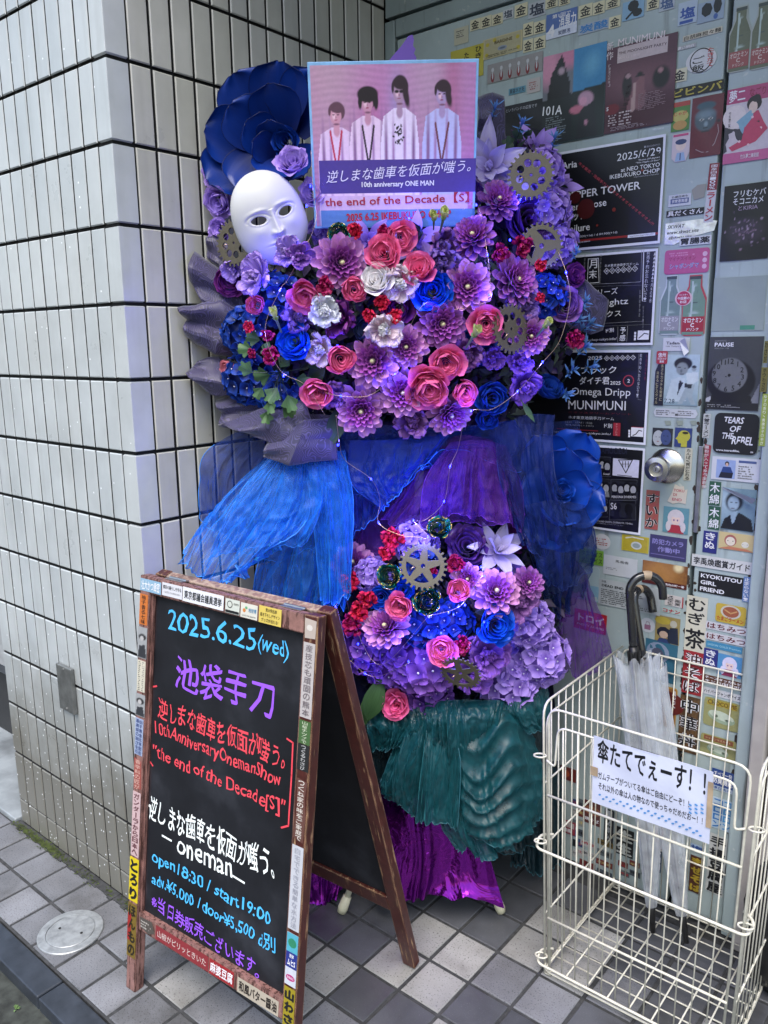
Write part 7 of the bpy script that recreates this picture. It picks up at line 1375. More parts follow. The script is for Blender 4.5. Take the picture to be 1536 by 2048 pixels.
# ---- lower flowers
G5 = 'purple dahlias in the lower flower mass'; G6 = 'pink roses in the lower flower mass'
for kk, x, y, R, lab in [('dahlia', 705, 1125, 46, 'lilac dahlia beside the blue tulle at the left of the lower flowers'), ('dahlia2', 770, 1252, 48, 'lilac dahlia left of the lower pink roses'), ('dahlia', 993, 1182, 48, 'lilac dahlia right of the lower flowers by the silk lily'), ('dahlia2', 935, 1158, 34, 'lilac dahlia behind the right lower pink rose'), ('dahlia3', 1058, 1165, 36, 'plum pink dahlia at the far right of the lower flowers')]: FL(kk, x, y, R, dep(x, y, True) + .02, 'dahlia', lab, group=G5, low=True)
for kk, x, y, R, lab in [('rose3', 916, 1182, 38, 'pink rose right of the holographic rose in the lower flowers'), ('rose2', 884, 1300, 34, 'pink rose above the lowest gear'), ('rose', 800, 1214, 36, 'pink rose left of the lower holographic rose'), ('rose', 791, 1410, 34, 'lowest pink rose just above the teal organza')]: FL(kk, x, y, R, dep(x, y, True) + .035, 'pink_rose', lab, 'rose', G6, low=True)
FL('blue', 992, 1250, 46, dep(992, 1250, True) + .03, 'blue_rose', 'bright blue rose at the right of the lower flowers', 'rose', low=True); FL('blue', 762, 1195, 30, dep(762, 1195, True), 'blue_rose', 'small blue rose between the red carnations and the pink rose', 'rose', low=True); FL('blue', 805, 1180, 30, dep(805, 1180, True), 'blue_rose', 'small blue rose between the two lower holographic roses', 'rose', low=True)
FL('dvio', 935, 1092, 54, .12, 'violet_rose', 'dark violet satin rose at the top right of the lower flowers', 'rose', low=True); FL('plum', 1035, 1075, 44, .05, 'plum_rose', 'dark plum satin rose behind the lower silk lily', 'rose', low=True); FL('lily', 1000, 1095, 66, .12, 'silk_lily', 'white lilac silk lily in the lower flowers', low=True)
FL('rlil', 1015, 1140, 28, .10, 'lilac_peony', 'small greyed lilac ruffled flower under the lower silk lily', low=True)
for kk, x, y, R, lab in [('rred', 785, 1078, 26, 'red carnation topmost in the lower flowers'), ('rred', 775, 1108, 22, 'red carnation under the topmost in the lower flowers'), ('rred', 702, 1168, 24, 'red carnation below the leftmost lower dahlia'), ('rred', 735, 1195, 24, 'red carnation right of the lower left cluster'), ('rred', 720, 1222, 26, 'red carnation in the middle of the lower left cluster'), ('rcrim', 708, 1248, 26, 'crimson carnation lowest of the lower left cluster'), ('rcrim', 912, 1130, 24, 'crimson carnation below the dark violet rose'), ('rcrim', 925, 1290, 22, 'crimson carnation right of the pink rose above the lowest gear'), ('rred', 862, 1140, 16, 'red carnation seen through the lower brass gear')]: FL(kk, x, y, R, dep(x, y, True) + .02, 'carnation', lab, 'carnation', G4, low=True)
for kk, x, y, R, lab in [('hblue', 850, 1245, 50, 'dark blue hydrangea in the centre of the lower flowers'), ('hblue', 905, 1245, 44, 'dark blue hydrangea left of the lower blue rose'), ('hblue', 840, 1130, 40, 'blue hydrangea behind the lower brass gear'), ('hlil', 835, 1080, 48, 'lilac hydrangea at the top of the lower flowers'), ('hlil', 745, 1150, 36, 'lilac hydrangea left of the gold edged rose'), ('hvio', 720, 1290, 58, 'violet hydrangea at the lower left beside the chalkboard'), ('hvio', 840, 1315, 66, 'violet hydrangea in the lower middle'), ('hvio', 770, 1330, 50, 'violet hydrangea left of the lower middle one'), ('hvio', 855, 1390, 46, 'violet hydrangea at the very bottom'), ('hlil', 1060, 1245, 50, 'lilac hydrangea upper of the right group'), ('hlil', 1075, 1315, 60, 'lilac hydrangea middle of the right group'), ('hlil', 1020, 1370, 56, 'lilac hydrangea lowest of the right group')]:
    FL(kk, x, y, R, dep(x, y, True, .05, .11), 'hydrangea', lab, 'hydrangea', 'hydrangeas', low=True)
for kk, x, y, R, lab in [('rvio', 975, 1310, 46, 'violet ruffled flower right of the pink rose above the lowest gear'), ('rvio', 945, 1355, 36, 'violet ruffled flower behind the lowest gear'), ('rpur', 1040, 1205, 36, 'faded pink purple ruffled flower right of the lower dahlia')]: FL(kk, x, y, R, dep(x, y, True), 'ruffled_flower', lab, group=G3, low=True)
# ---- holographic gold edged roses
def holo(gold):
    m = bpy.data.materials.new('holographic_foil'); nt, b, _ = nodes(m); uv = nt.nodes.new('ShaderNodeUVMap'); uv.uv_map = 'uv'; sp = nt.nodes.new('ShaderNodeSeparateXYZ'); nt.links.new(uv.outputs[0], sp.inputs[0])
    n = noise(nt, 2.4, 3); c = ramp(nt, n.outputs[0], [(.3, (.01, .01, .05)), (.45, (.0, .16, .30)), (.55, (.02, .30, .16)), (.7, (.10, .02, .25))])
    e = ramp(nt, mth(nt, 'ADD', sp.outputs[1], mth(nt, 'MULTIPLY', n.outputs[0], .1)), [(gold, (0.,)), (gold + .03, (1.,))]); c = mixc(nt, e, c, (.85, .62, .18)); nt.links.new(c, b.inputs['Base Color']); b.inputs['Metallic'].default_value = .95; b.inputs['Roughness'].default_value = .16
    bump(nt, b, noise(nt, 9, 3).outputs[0], .5, .05); return m
hm = holo(.93); PM['holo'] = hm; K['holo'] = rose(hm, 21, 1.3, 2.4, (6, 6, 5))
FL('holo', 877, 1056, 31, .14, 'foil_rose', 'teal holographic foil rose at the top of the lower flowers', 'rose', 'holographic foil roses', True); FL('holo', 778, 1152, 32, .17, 'foil_rose', 'gold edged foil rose left of the lower brass gear', 'rose', 'holographic foil roses', True); FL('holo', 856, 1204, 36, .19, 'foil_rose', 'gold edged foil rose directly below the lower brass gear', 'rose', 'holographic foil roses', True)
FL('holo', 678, 468, 28, .13, 'foil_rose', 'blue green foil rose under the left end of the name board', 'rose', 'holographic foil roses')
# ---- giant satin roses
def giant(label, cx, cy, dd, petals, heart, kind='sat', face=(0, 0)):
    P0 = F(cx, cy, dd); nrm = ((CAM - P0).normalized() + RT * face[0] + UP * face[1]).normalized(); x = UP.cross(nrm).normalized(); y = nrm.cross(x); MW = Matrix.Translation(P0) @ Matrix((x, y, nrm)).transposed().to_4x4()
    t = thing('giant_satin_rose', label, 'flower', MW); s_ = pxm(P0); me_c = {}
    for i, (px, py, R, az, tilt, zz) in enumerate(petals):
        if i in (8, 10) and kind == 'sat': continue   # petal tip region centre, half-width, direction, lift
        az = math.radians(az); ex = (px - cx) * s_; ey = -(py - cy) * s_
        Pt = petal(2.05 * R * s_, 2.05 * R * s_, .60, .05, .42, 2.5, (.07 if kind == 'sat2' else .03), 2, 12, 12, .42, .60, i, roll=.0)
        me = mkmesh('petal', Pt[0], Pt[1], [PM[kind]], uv=Pt[2])
        base = Vector((ex, ey, zz)) - Vector((math.cos(az), math.sin(az), 0)) * R * s_ * 1.05
        o = put('petal', me, t, mw=Matrix.Translation(base) @ Matrix.Rotation(az, 4, 'Z') @ Matrix.Rotation(-math.radians(tilt), 4, 'Y'))
        rim = MB(); ring = [Vector(Pt[0][j * 13]) for j in range(3, 13)] + [Vector(Pt[0][12 * 13 + i_]) for i_ in range(1, 12)] + [Vector(Pt[0][j * 13 + 12]) for j in range(12, 2, -1)]
        rim.tube(ring, .0006, 5); put('hem', rim.mesh('hem', PM[kind], True), o)
    if heart:
        hx, hy, hr = heart; kd = rose(PM[kind], 31, 1, 2.3, (4, 4, 4)); M2 = Matrix.Translation(((hx - cx) * s_, -(hy - cy) * s_, .035)) @ Matrix.Scale(hr * s_, 4)
        for pn, me, mm in kd.parts: put('petal', me, t, mw=M2 @ mm)
        put('heart', kd.inner, t, mw=M2)
    return t
giant('giant dark blue satin rose above the mask at the top left', 560, 300, .03,
    [(495, 200, 62, 118, 8, -.045), (560, 190, 62, 80, 8, -.04), (615, 205, 62, 60, 8, -.04), (455, 270, 56, 165, 12, -.03), (452, 335, 58, 215, 12, -.03), (505, 345, 56, 240, 14, -.01),
     (498, 250, 52, 135, 18, -.012), (560, 225, 52, 95, 18, -.01), (612, 250, 50, 50, 18, -.008), (525, 275, 42, 140, 26, .004), (508, 320, 42, 200, 26, .006), (555, 345, 44, 250, 24, .006), (610, 340, 44, 310, 22, .0), (530, 300, 30, 150, 36, .018), (560, 270, 32, 90, 36, .018)], (583, 298, 42), face=(-.25, .25))
giant('giant blue satin rose at the right below the posters, behind the tulle', 1125, 985, .075,
    [(1150, 905, 52, 60, 10, -.03), (1165, 945, 46, 25, 10, -.028), (1165, 1010, 50, -20, 12, -.028), (1135, 1070, 46, -60, 12, -.03), (1085, 910, 50, 110, 12, -.02), (1075, 985, 50, 180, 12, -.02), (1085, 1060, 46, 235, 12, -.02), (1120, 925, 40, 70, 24, 0), (1150, 985, 40, 0, 24, 0), (1110, 1035, 40, 260, 24, 0)], (1115, 985, 34), kind='sat2', face=(.25, .1))
# ================================================================== MASK
white_m = mat('matt_white_mask', (.55, .55, .57), .46, var=.02, scale=8)
def make_mask():
    n, m = 190, 230; Wm, Hm = .088, .110; V = []; idx = {}; keep = []
    xs = np.linspace(-1, 1, n); ys = np.linspace(-1, 1, m)
    def halfw(t):      # outline half-width against height -1 chin .. 1 forehead
        return np.where(t > -.05, np.sqrt(np.maximum(0, 1 - ((t + .05) / 1.05) ** 2.3)), np.maximum(0, 1 - ((-t - .05) / .95) ** 2.5) ** .72)
    P = np.zeros((m, n, 3))
    for j, t in enumerate(ys):
        hw = float(halfw(np.array(np.clip(t, -.9999, .9999)))); hw = max(hw, .02)
        for i, u in enumerate(xs):
            x = u * hw * Wm; y = t * Hm; q = min(1, u * u); e = max(0., 1 - q) ** .5 * (max(0, 1 - abs(t) ** 3.2)) ** .5
            z = .058 * e
            ax = abs(x)
            g = lambda cx, cy, sx, sy, a: a * math.exp(-((ax - cx) / sx) ** 2 - ((y - cy) / sy) ** 2)
            z += g(.0, .035, .045, .030, .003)
            z -= g(.031, .012, .019, .013, .0085)                     # eye sockets
            z += g(.032, .010, .014, .0085, .0058)                    # eyeballs' lids
            br = .031 + .0 * ax - ((ax - .030) ** 2) * 5.5; z += .0030 * math.exp(-((y - br) / .0045) ** 2) * math.exp(-((ax - .032) / .021) ** 2)
            tn = (y - .026) / (-.026 - .026)                          # nose from root to tip
            if 0 < tn < 1.25:
                hN = .004 + .017 * min(1, tn) ** 1.3; wN = .0052 + .0045 * min(1, tn) ** 2; fall = 1 if tn < 1 else max(0, 1 - ((tn - 1) / .2) ** 1.6); z += hN * fall * math.exp(-(ax / wN) ** 2 * .9)
            z += g(.0105, -.024, .0046, .0055, .0065)                 # nostril wings
            z -= g(.0055, -.0315, .0026, .0020, .0045)
            z -= g(.0, -.038, .0025, .006, .0012)                     # philtrum
            cup_ = math.exp(-(ax / .019) ** 2); z += .0055 * cup_ * math.exp(-((y + .0465 - .0014 * math.cos(ax * 420) * (ax < .008)) / .0036) ** 2); z += .0062 * math.exp(-(ax / .0155) ** 2) * math.exp(-((y + .0555) / .0046) ** 2)
            z -= .0036 * math.exp(-(ax / .0215) ** 2) * math.exp(-((y + .0508) / .0013) ** 2)
            de = math.sqrt(((ax - .0335) / .0172) ** 2 + ((y - .0105 - .10 * (ax - .0335)) / .0088) ** 2); z += .0011 * math.exp(-((de - 1.25) / .2) ** 2) - .0012 * math.exp(-((de - 1.62) / .14) ** 2) * (y > .010)
            z -= g(.0, -.066, .012, .005, .0022); z += g(0, -.079, .013, .010, .0045)
            z += g(.040, -.014, .019, .017, .0035)
            P[j, i] = (x, y, z)
    hole = np.zeros((m, n), bool)
    for j in range(m):
        for i in range(n):
            x, y, _ = P[j, i]; ax = abs(x) - .0335; hole[j, i] = (ax / .0172) ** 2 + ((y - .0105 - .10 * ax) / (.0088 * (1 - .25 * (ax / .0172) ** 2))) ** 2 < 1
    V = P.reshape(-1, 3); Fc = [(j * n + i, j * n + i + 1, (j + 1) * n + i + 1, (j + 1) * n + i) for j in range(m - 1) for i in range(n - 1) if not (hole[j, i] or hole[j + 1, i] or hole[j, i + 1] or hole[j + 1, i + 1])]
    return mkmesh('face', V, Fc, white_m)
P0 = F(545, 440, .16); nm = ((CAM - P0).normalized() + RT * .22 - UP * .05).normalized(); x = UP.cross(nm).normalized(); y = nm.cross(x)
s_m = .94 * 200 * pxm(P0) / .22
mk = thing('white_mask', 'plain white face mask tilted in the flowers left of the name board', 'mask', Matrix.Translation(P0 - nm * .03) @ Matrix((x, y, nm)).transposed().to_4x4() @ Matrix.Rotation(math.radians(22), 4, 'Z') @ Matrix.Scale(s_m, 4))
fo = put('face', make_mask(), mk); md = fo.modifiers.new('shell', 'SOLIDIFY'); md.thickness = .0022; md.offset = -1
# ================================================================== GEARS
brass = mat('antique_brass_gear', (.135, .12, .085), .46, .6, var=.25, scale=60, bmp=.35, bscale=160)
def gear_mesh(nt_, holes, spokes=0, hub_=.10):
    cu = bpy.data.curves.new('gear', 'CURVE'); cu.dimensions = '2D'; cu.fill_mode = 'BOTH'; cu.extrude = .022; cu.bevel_depth = .012; cu.bevel_resolution = 1
    def poly(pts):
        s = cu.splines.new('POLY'); s.points.add(len(pts) - 1)
        for p, q in zip(s.points, pts): p.co = (q[0], q[1], 0, 1)
        s.use_cyclic_u = True
    pts = []
    for k in range(nt_):
        for f, rr in ((0, .86), (.30, .87), (.38, .99), (.62, .99), (.70, .87)):
            g = 2 * PI * (k + f) / nt_; pts.append((rr * math.cos(g), rr * math.sin(g)))
    poly(pts)
    def circ(cx, cy, r, n=20): poly([(cx + r * math.cos(-2 * PI * k / n), cy + r * math.sin(-2 * PI * k / n)) for k in range(n)])
    if spokes:
        for k in range(spokes):
            a0 = 2 * PI * k / spokes; w_ = 2 * PI / spokes; q = []
            for j in range(13): g = a0 + w_ * (.11 + .78 * j / 12); q.append((.70 * math.cos(g), .70 * math.sin(g)))
            for j in range(9):
                t = j / 8; g = a0 + w_ * (.82 - .64 * t); rr = .70 - .42 * math.sin(PI * (.12 + .76 * t)); q.append((rr * math.cos(g), rr * math.sin(g)))
            poly(q[::-1])
        circ(0, 0, hub_)
    else:
        for k in range(holes): g = 2 * PI * k / holes; circ(.50 * math.cos(g), .50 * math.sin(g), .165)
        circ(0, 0, .07)
    ob = bpy.data.objects.new('g', cu); me = bpy.data.meshes.new_from_object(ob); bpy.data.objects.remove(ob); bpy.data.curves.remove(cu)
    me.name = 'gear'; me.materials.clear(); me.materials.append(brass)
    for p in me.polygons: p.use_smooth = False
    return me
gA, gB, gC = gear_mesh(26, 8), gear_mesh(26, 0, 5), gear_mesh(24, 0, 3, .12)
for me, px, py, R, d_, fc, rl, lab in [(gA, 1062, 350, 47, .09, (0, .1), .3, 'large brass gear with eight round holes at the upper right'), (gA, 468, 486, 46, .10, (-.75, .1), .2, 'brass gear with round holes half behind the mask cheek'), (gC, 1083, 492, 46, .12, (.35, .15), .1, 'dark brass gear ring with three wide openings right of the dahlias'), (gA, 1022, 658, 50, .19, (.85, .1), .6, 'brass gear with round holes turned sideways beside the right pink rose'), (gB, 846, 1132, 49, .215, (0, 0), .2, 'large brass gear with five spokes in the lower flowers'), (gB, 921, 1346, 43, .235, (-.25, -.8), .5, 'brass gear with spokes tilted flat at the bottom of the lower flowers')]:
    P = F(px, py, d_); nr2 = ((CAM - P).normalized() + RT * fc[0] + UP * fc[1]).normalized(); x = UP.cross(nr2).normalized(); y = nr2.cross(x)
    t = thing('brass_gear', lab, 'gear', Matrix.Translation(P) @ Matrix((x, y, nr2)).transposed().to_4x4() @ Matrix.Rotation(rl, 4, 'Z') @ Matrix.Scale(R * pxm(P), 4), 'brass gears stuck in the flowers'); put('gear', me, t)
    q = MB(); q.tube(smooth_path([(-.55, -.1, -.05), (-.5, .0, .12), (-.35, .02, .12), (-.3, -.04, -.1)], 4), .022, 6); put('wire_tie', q.mesh('wire_tie', mat('copper_wire', (.6, .42, .3), .3, 1.), True), t)
# ================================================================== NAME BOARD
c_tl, c_tr, c_bl = (614, 124), (958, 117), (636, 457)
PB = F(790, 290, .12); nb = ((CAM - PB).normalized() + UP * .02 - RT * .02).normalized(); xb = UP.cross(nb).normalized(); yb = nb.cross(xb)
tl, tr, bl, br = [hit(*c, PB, nb) for c in (c_tl, c_tr, c_bl, (958, 452))]
exb = (tr - tl).normalized(); eyb = nb.cross(exb).normalized(); Wb = (tr - tl).length; Hb = abs((bl - tl).dot(eyb)); p0b = tl - eyb * Hb
Zn = (400, 100, 2.56); nbs = Sheet(p0b, exb, eyb, Wb, Hb, Zn)
def person_ops(cx, cy, h, shirt, hair, skin, face=(0, 0), curly=False):
    L = [('p', [(cx - .125, 1.0), (cx - .12, cy + h * 1.7), (cx - .10, cy + h * .96), (cx - .035, cy + h * .76), (cx + .035, cy + h * .76), (cx + .10, cy + h * .96), (cx + .12, cy + h * 1.7), (cx + .125, 1.0)], shirt, 1)]
    for dx, dy, rx, ry, c, sf in ((-.085, 1.9, .010, .2, '#8a6490', 1.2), (.085, 1.9, .010, .2, '#8a6490', 1.2), (.03, 1.7, .008, .16, '#a47cac', 1.4), (-.04, 2., .008, .2, '#a47cac', 1.4), (0, .86, .020, .035, skin, .4)): L.append(('e', cx + dx, cy + h * dy, rx, ry, 0, c, sf))
    return L + [('e', cx, cy + h * .68, .018, h * .14, 0, skin, .25), ('e', cx + .004, cy + h * .27, .050, h * .27, 0, hair, .15), ('e', cx - .003, cy + h * .38, .036, h * .26, 0, skin, .15), ('e', cx - .014, cy + h * .42, .010, .016, 0, '#e4bccc', 1.2), ('e', cx + .002, cy + h * .18, .044, h * .13, .2, hair, .25), ('e', cx + .040, cy + h * .30, .010, h * .16, 0, hair, .4), ('e', cx - .041, cy + h * .27, .008, h * .12, 0, hair, .4),
        ('e', cx - .017, cy + h * .37, .008, .0035, 0, '#2a1420', .4), ('e', cx + .011, cy + h * .37, .008, .0035, 0, '#2a1420', .4), ('e', cx - .003, cy + h * .45, .003, .008, 0, '#9a6478', .8), ('e', cx - .003, cy + h * .53, .010, .003, 0, '#8c3050', .5), ('e', cx, cy + h * .66, .018, .006, 0, '#7a5068', .8)]
def pbg(u, v):
    a = np.stack([.72 + 0 * u, .33 - .1 * v + .12 * np.sin(u * 5 + 1) ** 2, .60 + .1 * u], 1); b_ = np.array([.42, .10, .24]); a = a * .66; k = np.clip(np.exp(-((u - .36) / .05) ** 2) * (v > .15) + np.exp(-((u - .86) / .06) ** 2) * (v < .5), 0, 1)[:, None]; a = a * (1 - k * .6) + b_ * k * .6
    k = (np.exp(-((u - .52) / .05) ** 2 - ((v - .22) / .2) ** 2))[:, None]; a = a * (1 - k * .6) + np.array([.30, .28, .55]) * k * .6; return a * (.96 + .06 * np.sin(v * 160 + 3 * np.sin(u * 9)))[:, None]
skin = '#b9809c'
ops = []
ops += person_ops(.15, .22, .20, '#e0c4e0', '#5c3c4c', '#c890a4') + person_ops(.345, .145, .21, '#e4c8e2', '#1c141c', '#c08aa4') + [('e', .345, .175, .064, .045, 0, '#1c141c', .2), ('e', .396, .22, .014, .045, 0, '#1c141c', .4), ('e', .298, .22, .012, .04, 0, '#1c141c', .4)] + person_ops(.80, .10, .22, '#bcbcec', '#30202c', '#a890bc') + [('e', .838, .20, .018, .055, -.2, '#30202c', .5)]
ops += person_ops(.54, .07, .25, '#e4d4ee', '#2c1c28', '#a888a4') + [('e', .578, .18, .018, .075, -.2, '#2c1c28', .5), ('p', [(.49, .60), (.62, .59), (.64, .75), (.48, .75)], '#1c1822', 1), ('e', .523, .162, .013, .009, 0, '#18101a', .6), ('e', .551, .162, .013, .009, 0, '#18101a', .6)]
for cx, cy, w_, c_ in ((.145, .36, .035, '#b82c4c'), (.345, .33, .035, '#241824'), (.80, .32, .04, '#6c3440')):
    for k in range(14):
        t_ = k / 13; ops.append(('e', cx - w_ + w_ * t_ * .9, cy + .04 + t_ * .22, .006, .012, 0, c_, .4)); ops.append(('e', cx + w_ - w_ * t_ * .9, cy + .04 + t_ * .22, .006, .012, 0, c_, .4))
r = random.Random(6)
for k in range(40): ops.append(('e', .535 + r.gauss(0, .014), .36 + r.random() * .12, .007, .004, r.uniform(0, 3), '#1a141e', .5))
nbs.rect(.015, .02, .985, .985, paint(Wb, Hb, pbg, ops), 260, 252)
nbs.rect(.045, .575, .999, .78, '#4a3a86'); nbs.rect(.045, .795, .955, .885, '#ccb0d0'); nbs.rect(.045, .885, .999, .995, '#3a6cb0')
for k in range(14): v = .89 + k * .0075; nbs.line([(.03, v), (.985, v)], .0007, '#7fa8d8', False)
nbs.t('逆しまな歯車を仮面が嗤う。', 645, 652, 1385, 590, 62, '#dcd8ec', .0, .3)
nbs.t('10th anniversary ONE MAN', 828, 693, 1198, 684, 36, WH, .04); nbs.t('the end of the Decade【S】', 640, 778, 1378, 752, 54, '#a02038', .02)
nbs.t('2025 6.25 IKEBUKURO CHOP', 750, 858, 1285, 836, 40, '#b01c34', .05)
nbt = nbs.build('name_board', 'square band name board with four musicians on pink held above the flowers', 'sign', body=None)
q = MB(); q.box((0, 0, -.006), (Wb, Hb, -.0001), .001); put('board', q.mesh('board', mat('board_edge_blue', C3('#7fb0dc'), .4)), nbt)
q = MB(); q.tube([(Wb * .5, -.1, -.02), (Wb * .5, Hb * .4, -.010)], .003, 8); put('stake', q.mesh('stake', cream), nbt)
# lilac feather poking out above the board
pf_ = F(815, 112, .02); t = thing('lilac_wing', 'lilac wing tip poking up behind the top edge of the name board', 'ornament', pf_)
b = MB(); ol = [(-.055, -.03), (-.03, .0), (-.012, .018), (.002, .036), (.010, .038), (.013, .030), (.011, .018), (.016, .012), (.013, .004), (.018, -.004), (.014, -.03)]; V = [RT * a + UP * c for a, c in ol]; V2 = [v + N * .002 for v in V]; k = len(V)
b.add(V + V2, [tuple(range(k)), tuple(range(2 * k - 1, k - 1, -1))] + [(i, (i + 1) % k, (i + 1) % k + k, i + k) for i in range(k)]); put('wing', b.mesh('wing', PM['lil']), t)
# ================================================================== PAPER COLLAR
def swirl_paper():
    m = bpy.data.materials.new('swirl_wrapping_paper'); nt, b, _ = nodes(m); tc = nt.nodes.new('ShaderNodeTexCoord')
    n = nt.nodes.new('ShaderNodeTexNoise'); n.inputs['Scale'].default_value = 26; n.inputs['Detail'].default_value = 1; nt.links.new(tc.outputs['Object'], n.inputs['Vector'])
    mp = nt.nodes.new('ShaderNodeMix'); mp.data_type = 'VECTOR'; mp.inputs[0].default_value = .085; nt.links.new(tc.outputs['Object'], mp.inputs[4]); nt.links.new(n.outputs['Color'], mp.inputs[5])
    wv = nt.nodes.new('ShaderNodeTexWave'); wv.wave_type = 'RINGS'; wv.rings_direction = 'SPHERICAL'; wv.inputs['Scale'].default_value = 62; wv.inputs['Distortion'].default_value = 9; wv.inputs['Detail'].default_value = 1; wv.inputs['Detail Scale'].default_value = .7; nt.links.new(mp.outputs[1], wv.inputs['Vector'])
    c = ramp(nt, wv.outputs['Fac'], [(.70, (.020, .016, .052)), (.86, (.062, .052, .140))]); nt.links.new(c, b.inputs['Base Color']); b.inputs['Roughness'].default_value = .5; b.inputs['Sheen Weight'].default_value = .3
    bump(nt, b, wv.outputs['Fac'], .25, .0006); return m
swp = swirl_paper(); darkp = mat('dark_paper_back', (.02, .018, .04), .6)
def fold(label, quads, mats=None):
    """a folded sheet of wrapping paper: a strip of facets given as rows of points (px, py, depth)"""
    c = F(*quads[0][0]); t = thing('wrapping_paper', label, 'wrapping paper', c, 'folded wrapping paper around the upper flowers')
    V = []; Fc = []; n = len(quads[0]); m = len(quads); S_ = 7; G = [[F(*p) - c for p in row] for row in quads]; nx = (n - 1) * S_ + 1
    for j in range((m - 1) * S_ + 1):
        for i in range(nx):
            a, b_ = min(j // S_, m - 2), min(i // S_, n - 2); f, g = j / S_ - a, i / S_ - b_
            q = (G[a][b_] * (1 - g) + G[a][b_ + 1] * g) * (1 - f) + (G[a + 1][b_] * (1 - g) + G[a + 1][b_ + 1] * g) * f
            ed = (1 - i / (nx - 1)) ** 2; q = q + N * (.010 * math.sin(PI * f) * (1 - .5 * g) + .012 * ed * math.sin(5 * j / S_ + c.z * 40) + .005 * mnoise.noise((q + c) * 22))
            q = q + UP * .004 * mnoise.noise((q + c) * 35); q.x = max(q.x, .006 - c.x); V.append(q)
    for j in range((m - 1) * S_):
        for i in range(nx - 1): Fc.append((j * nx + i, j * nx + i + 1, (j + 1) * nx + i + 1, (j + 1) * nx + i))
    me = mkmesh('sheet', V, Fc, [swp], smooth=True); me.set_sharp_from_angle(angle=.45); o = put('sheet', me, t); md = o.modifiers.new('t', 'SOLIDIFY'); md.thickness = .0012; return t
fold('dark purple swirl paper pleat uppermost at the left below the gear', [[(385, 502, .02), (470, 560, .03), (520, 600, .02)], [(378, 560, .05), (445, 590, .04), (510, 640, .03)], [(412, 612, .03), (455, 640, .05), (520, 690, .02)]])
fold('dark purple swirl paper pleat second from the top at the left, reaching furthest out', [[(356, 616, .02), (440, 600, .05), (520, 640, .03)], [(372, 640, .06), (445, 660, .05), (520, 690, .03)], [(370, 676, .03), (430, 708, .06), (520, 720, .02)]])
fold('dark purple swirl paper pleat curled over at the left below the blue hydrangea', [[(398, 722, .03), (440, 712, .03), (520, 740, .02)], [(373, 745, .06), (440, 760, .07), (520, 780, .04)], [(420, 790, .06), (475, 792, .06), (540, 800, .03)]])
fold('dark purple swirl paper pleat fourth from the top at the lower left', [[(430, 800, .03), (500, 780, .05), (580, 790, .04)], [(442, 826, .07), (520, 820, .06), (590, 820, .05)], [(440, 852, .05), (510, 862, .07), (590, 850, .05)]])
fold('dark purple swirl paper pleat at the bottom left pointing down', [[(436, 850, .08), (530, 815, .12), (610, 800, .12)], [(480, 862, .13), (560, 850, .15), (622, 836, .13)], [(497, 866, .12), (566, 898, .15), (625, 870, .14)]])
fold('dark purple swirl paper pleat hanging at the bottom centre over the blue tulle', [[(545, 868, .13), (610, 840, .15), (680, 835, .13)], [(530, 900, .14), (600, 880, .17), (672, 880, .14)], [(527, 914, .14), (578, 932, .17), (675, 918, .14)]])
fold('small dark purple swirl paper wedge behind the bottom pleats', [[(600, 835, .07), (640, 828, .08), (678, 832, .07)], [(606, 880, .08), (640, 875, .10), (676, 890, .08)], [(600, 905, .08), (642, 910, .10), (674, 922, .08)]])
fold('dark wrapping paper wedge showing left of the giant rose gear', [[(418, 470, -.0), (440, 465, .01), (470, 470, .02)], [(412, 500, .02), (440, 520, .03), (470, 540, .03)], [(425, 530, .0), (450, 550, .01), (470, 565, .02)]])
fold('dark patterned paper panel standing right of the name board', [[(955, 190, -.03), (985, 184, -.02), (1008, 190, -.03)], [(955, 260, -.02), (985, 262, -.01), (1010, 262, -.02)], [(955, 340, -.02), (985, 340, -.01), (1012, 345, -.02)]])
fold('dark translucent paper wedge at the right beside the vertical character poster', [[(1130, 545, .0), (1165, 555, .01), (1205, 590, .0)], [(1140, 600, .02), (1180, 612, .02), (1218, 600, .0)], [(1150, 660, .0), (1180, 670, .01), (1205, 660, .0)]])
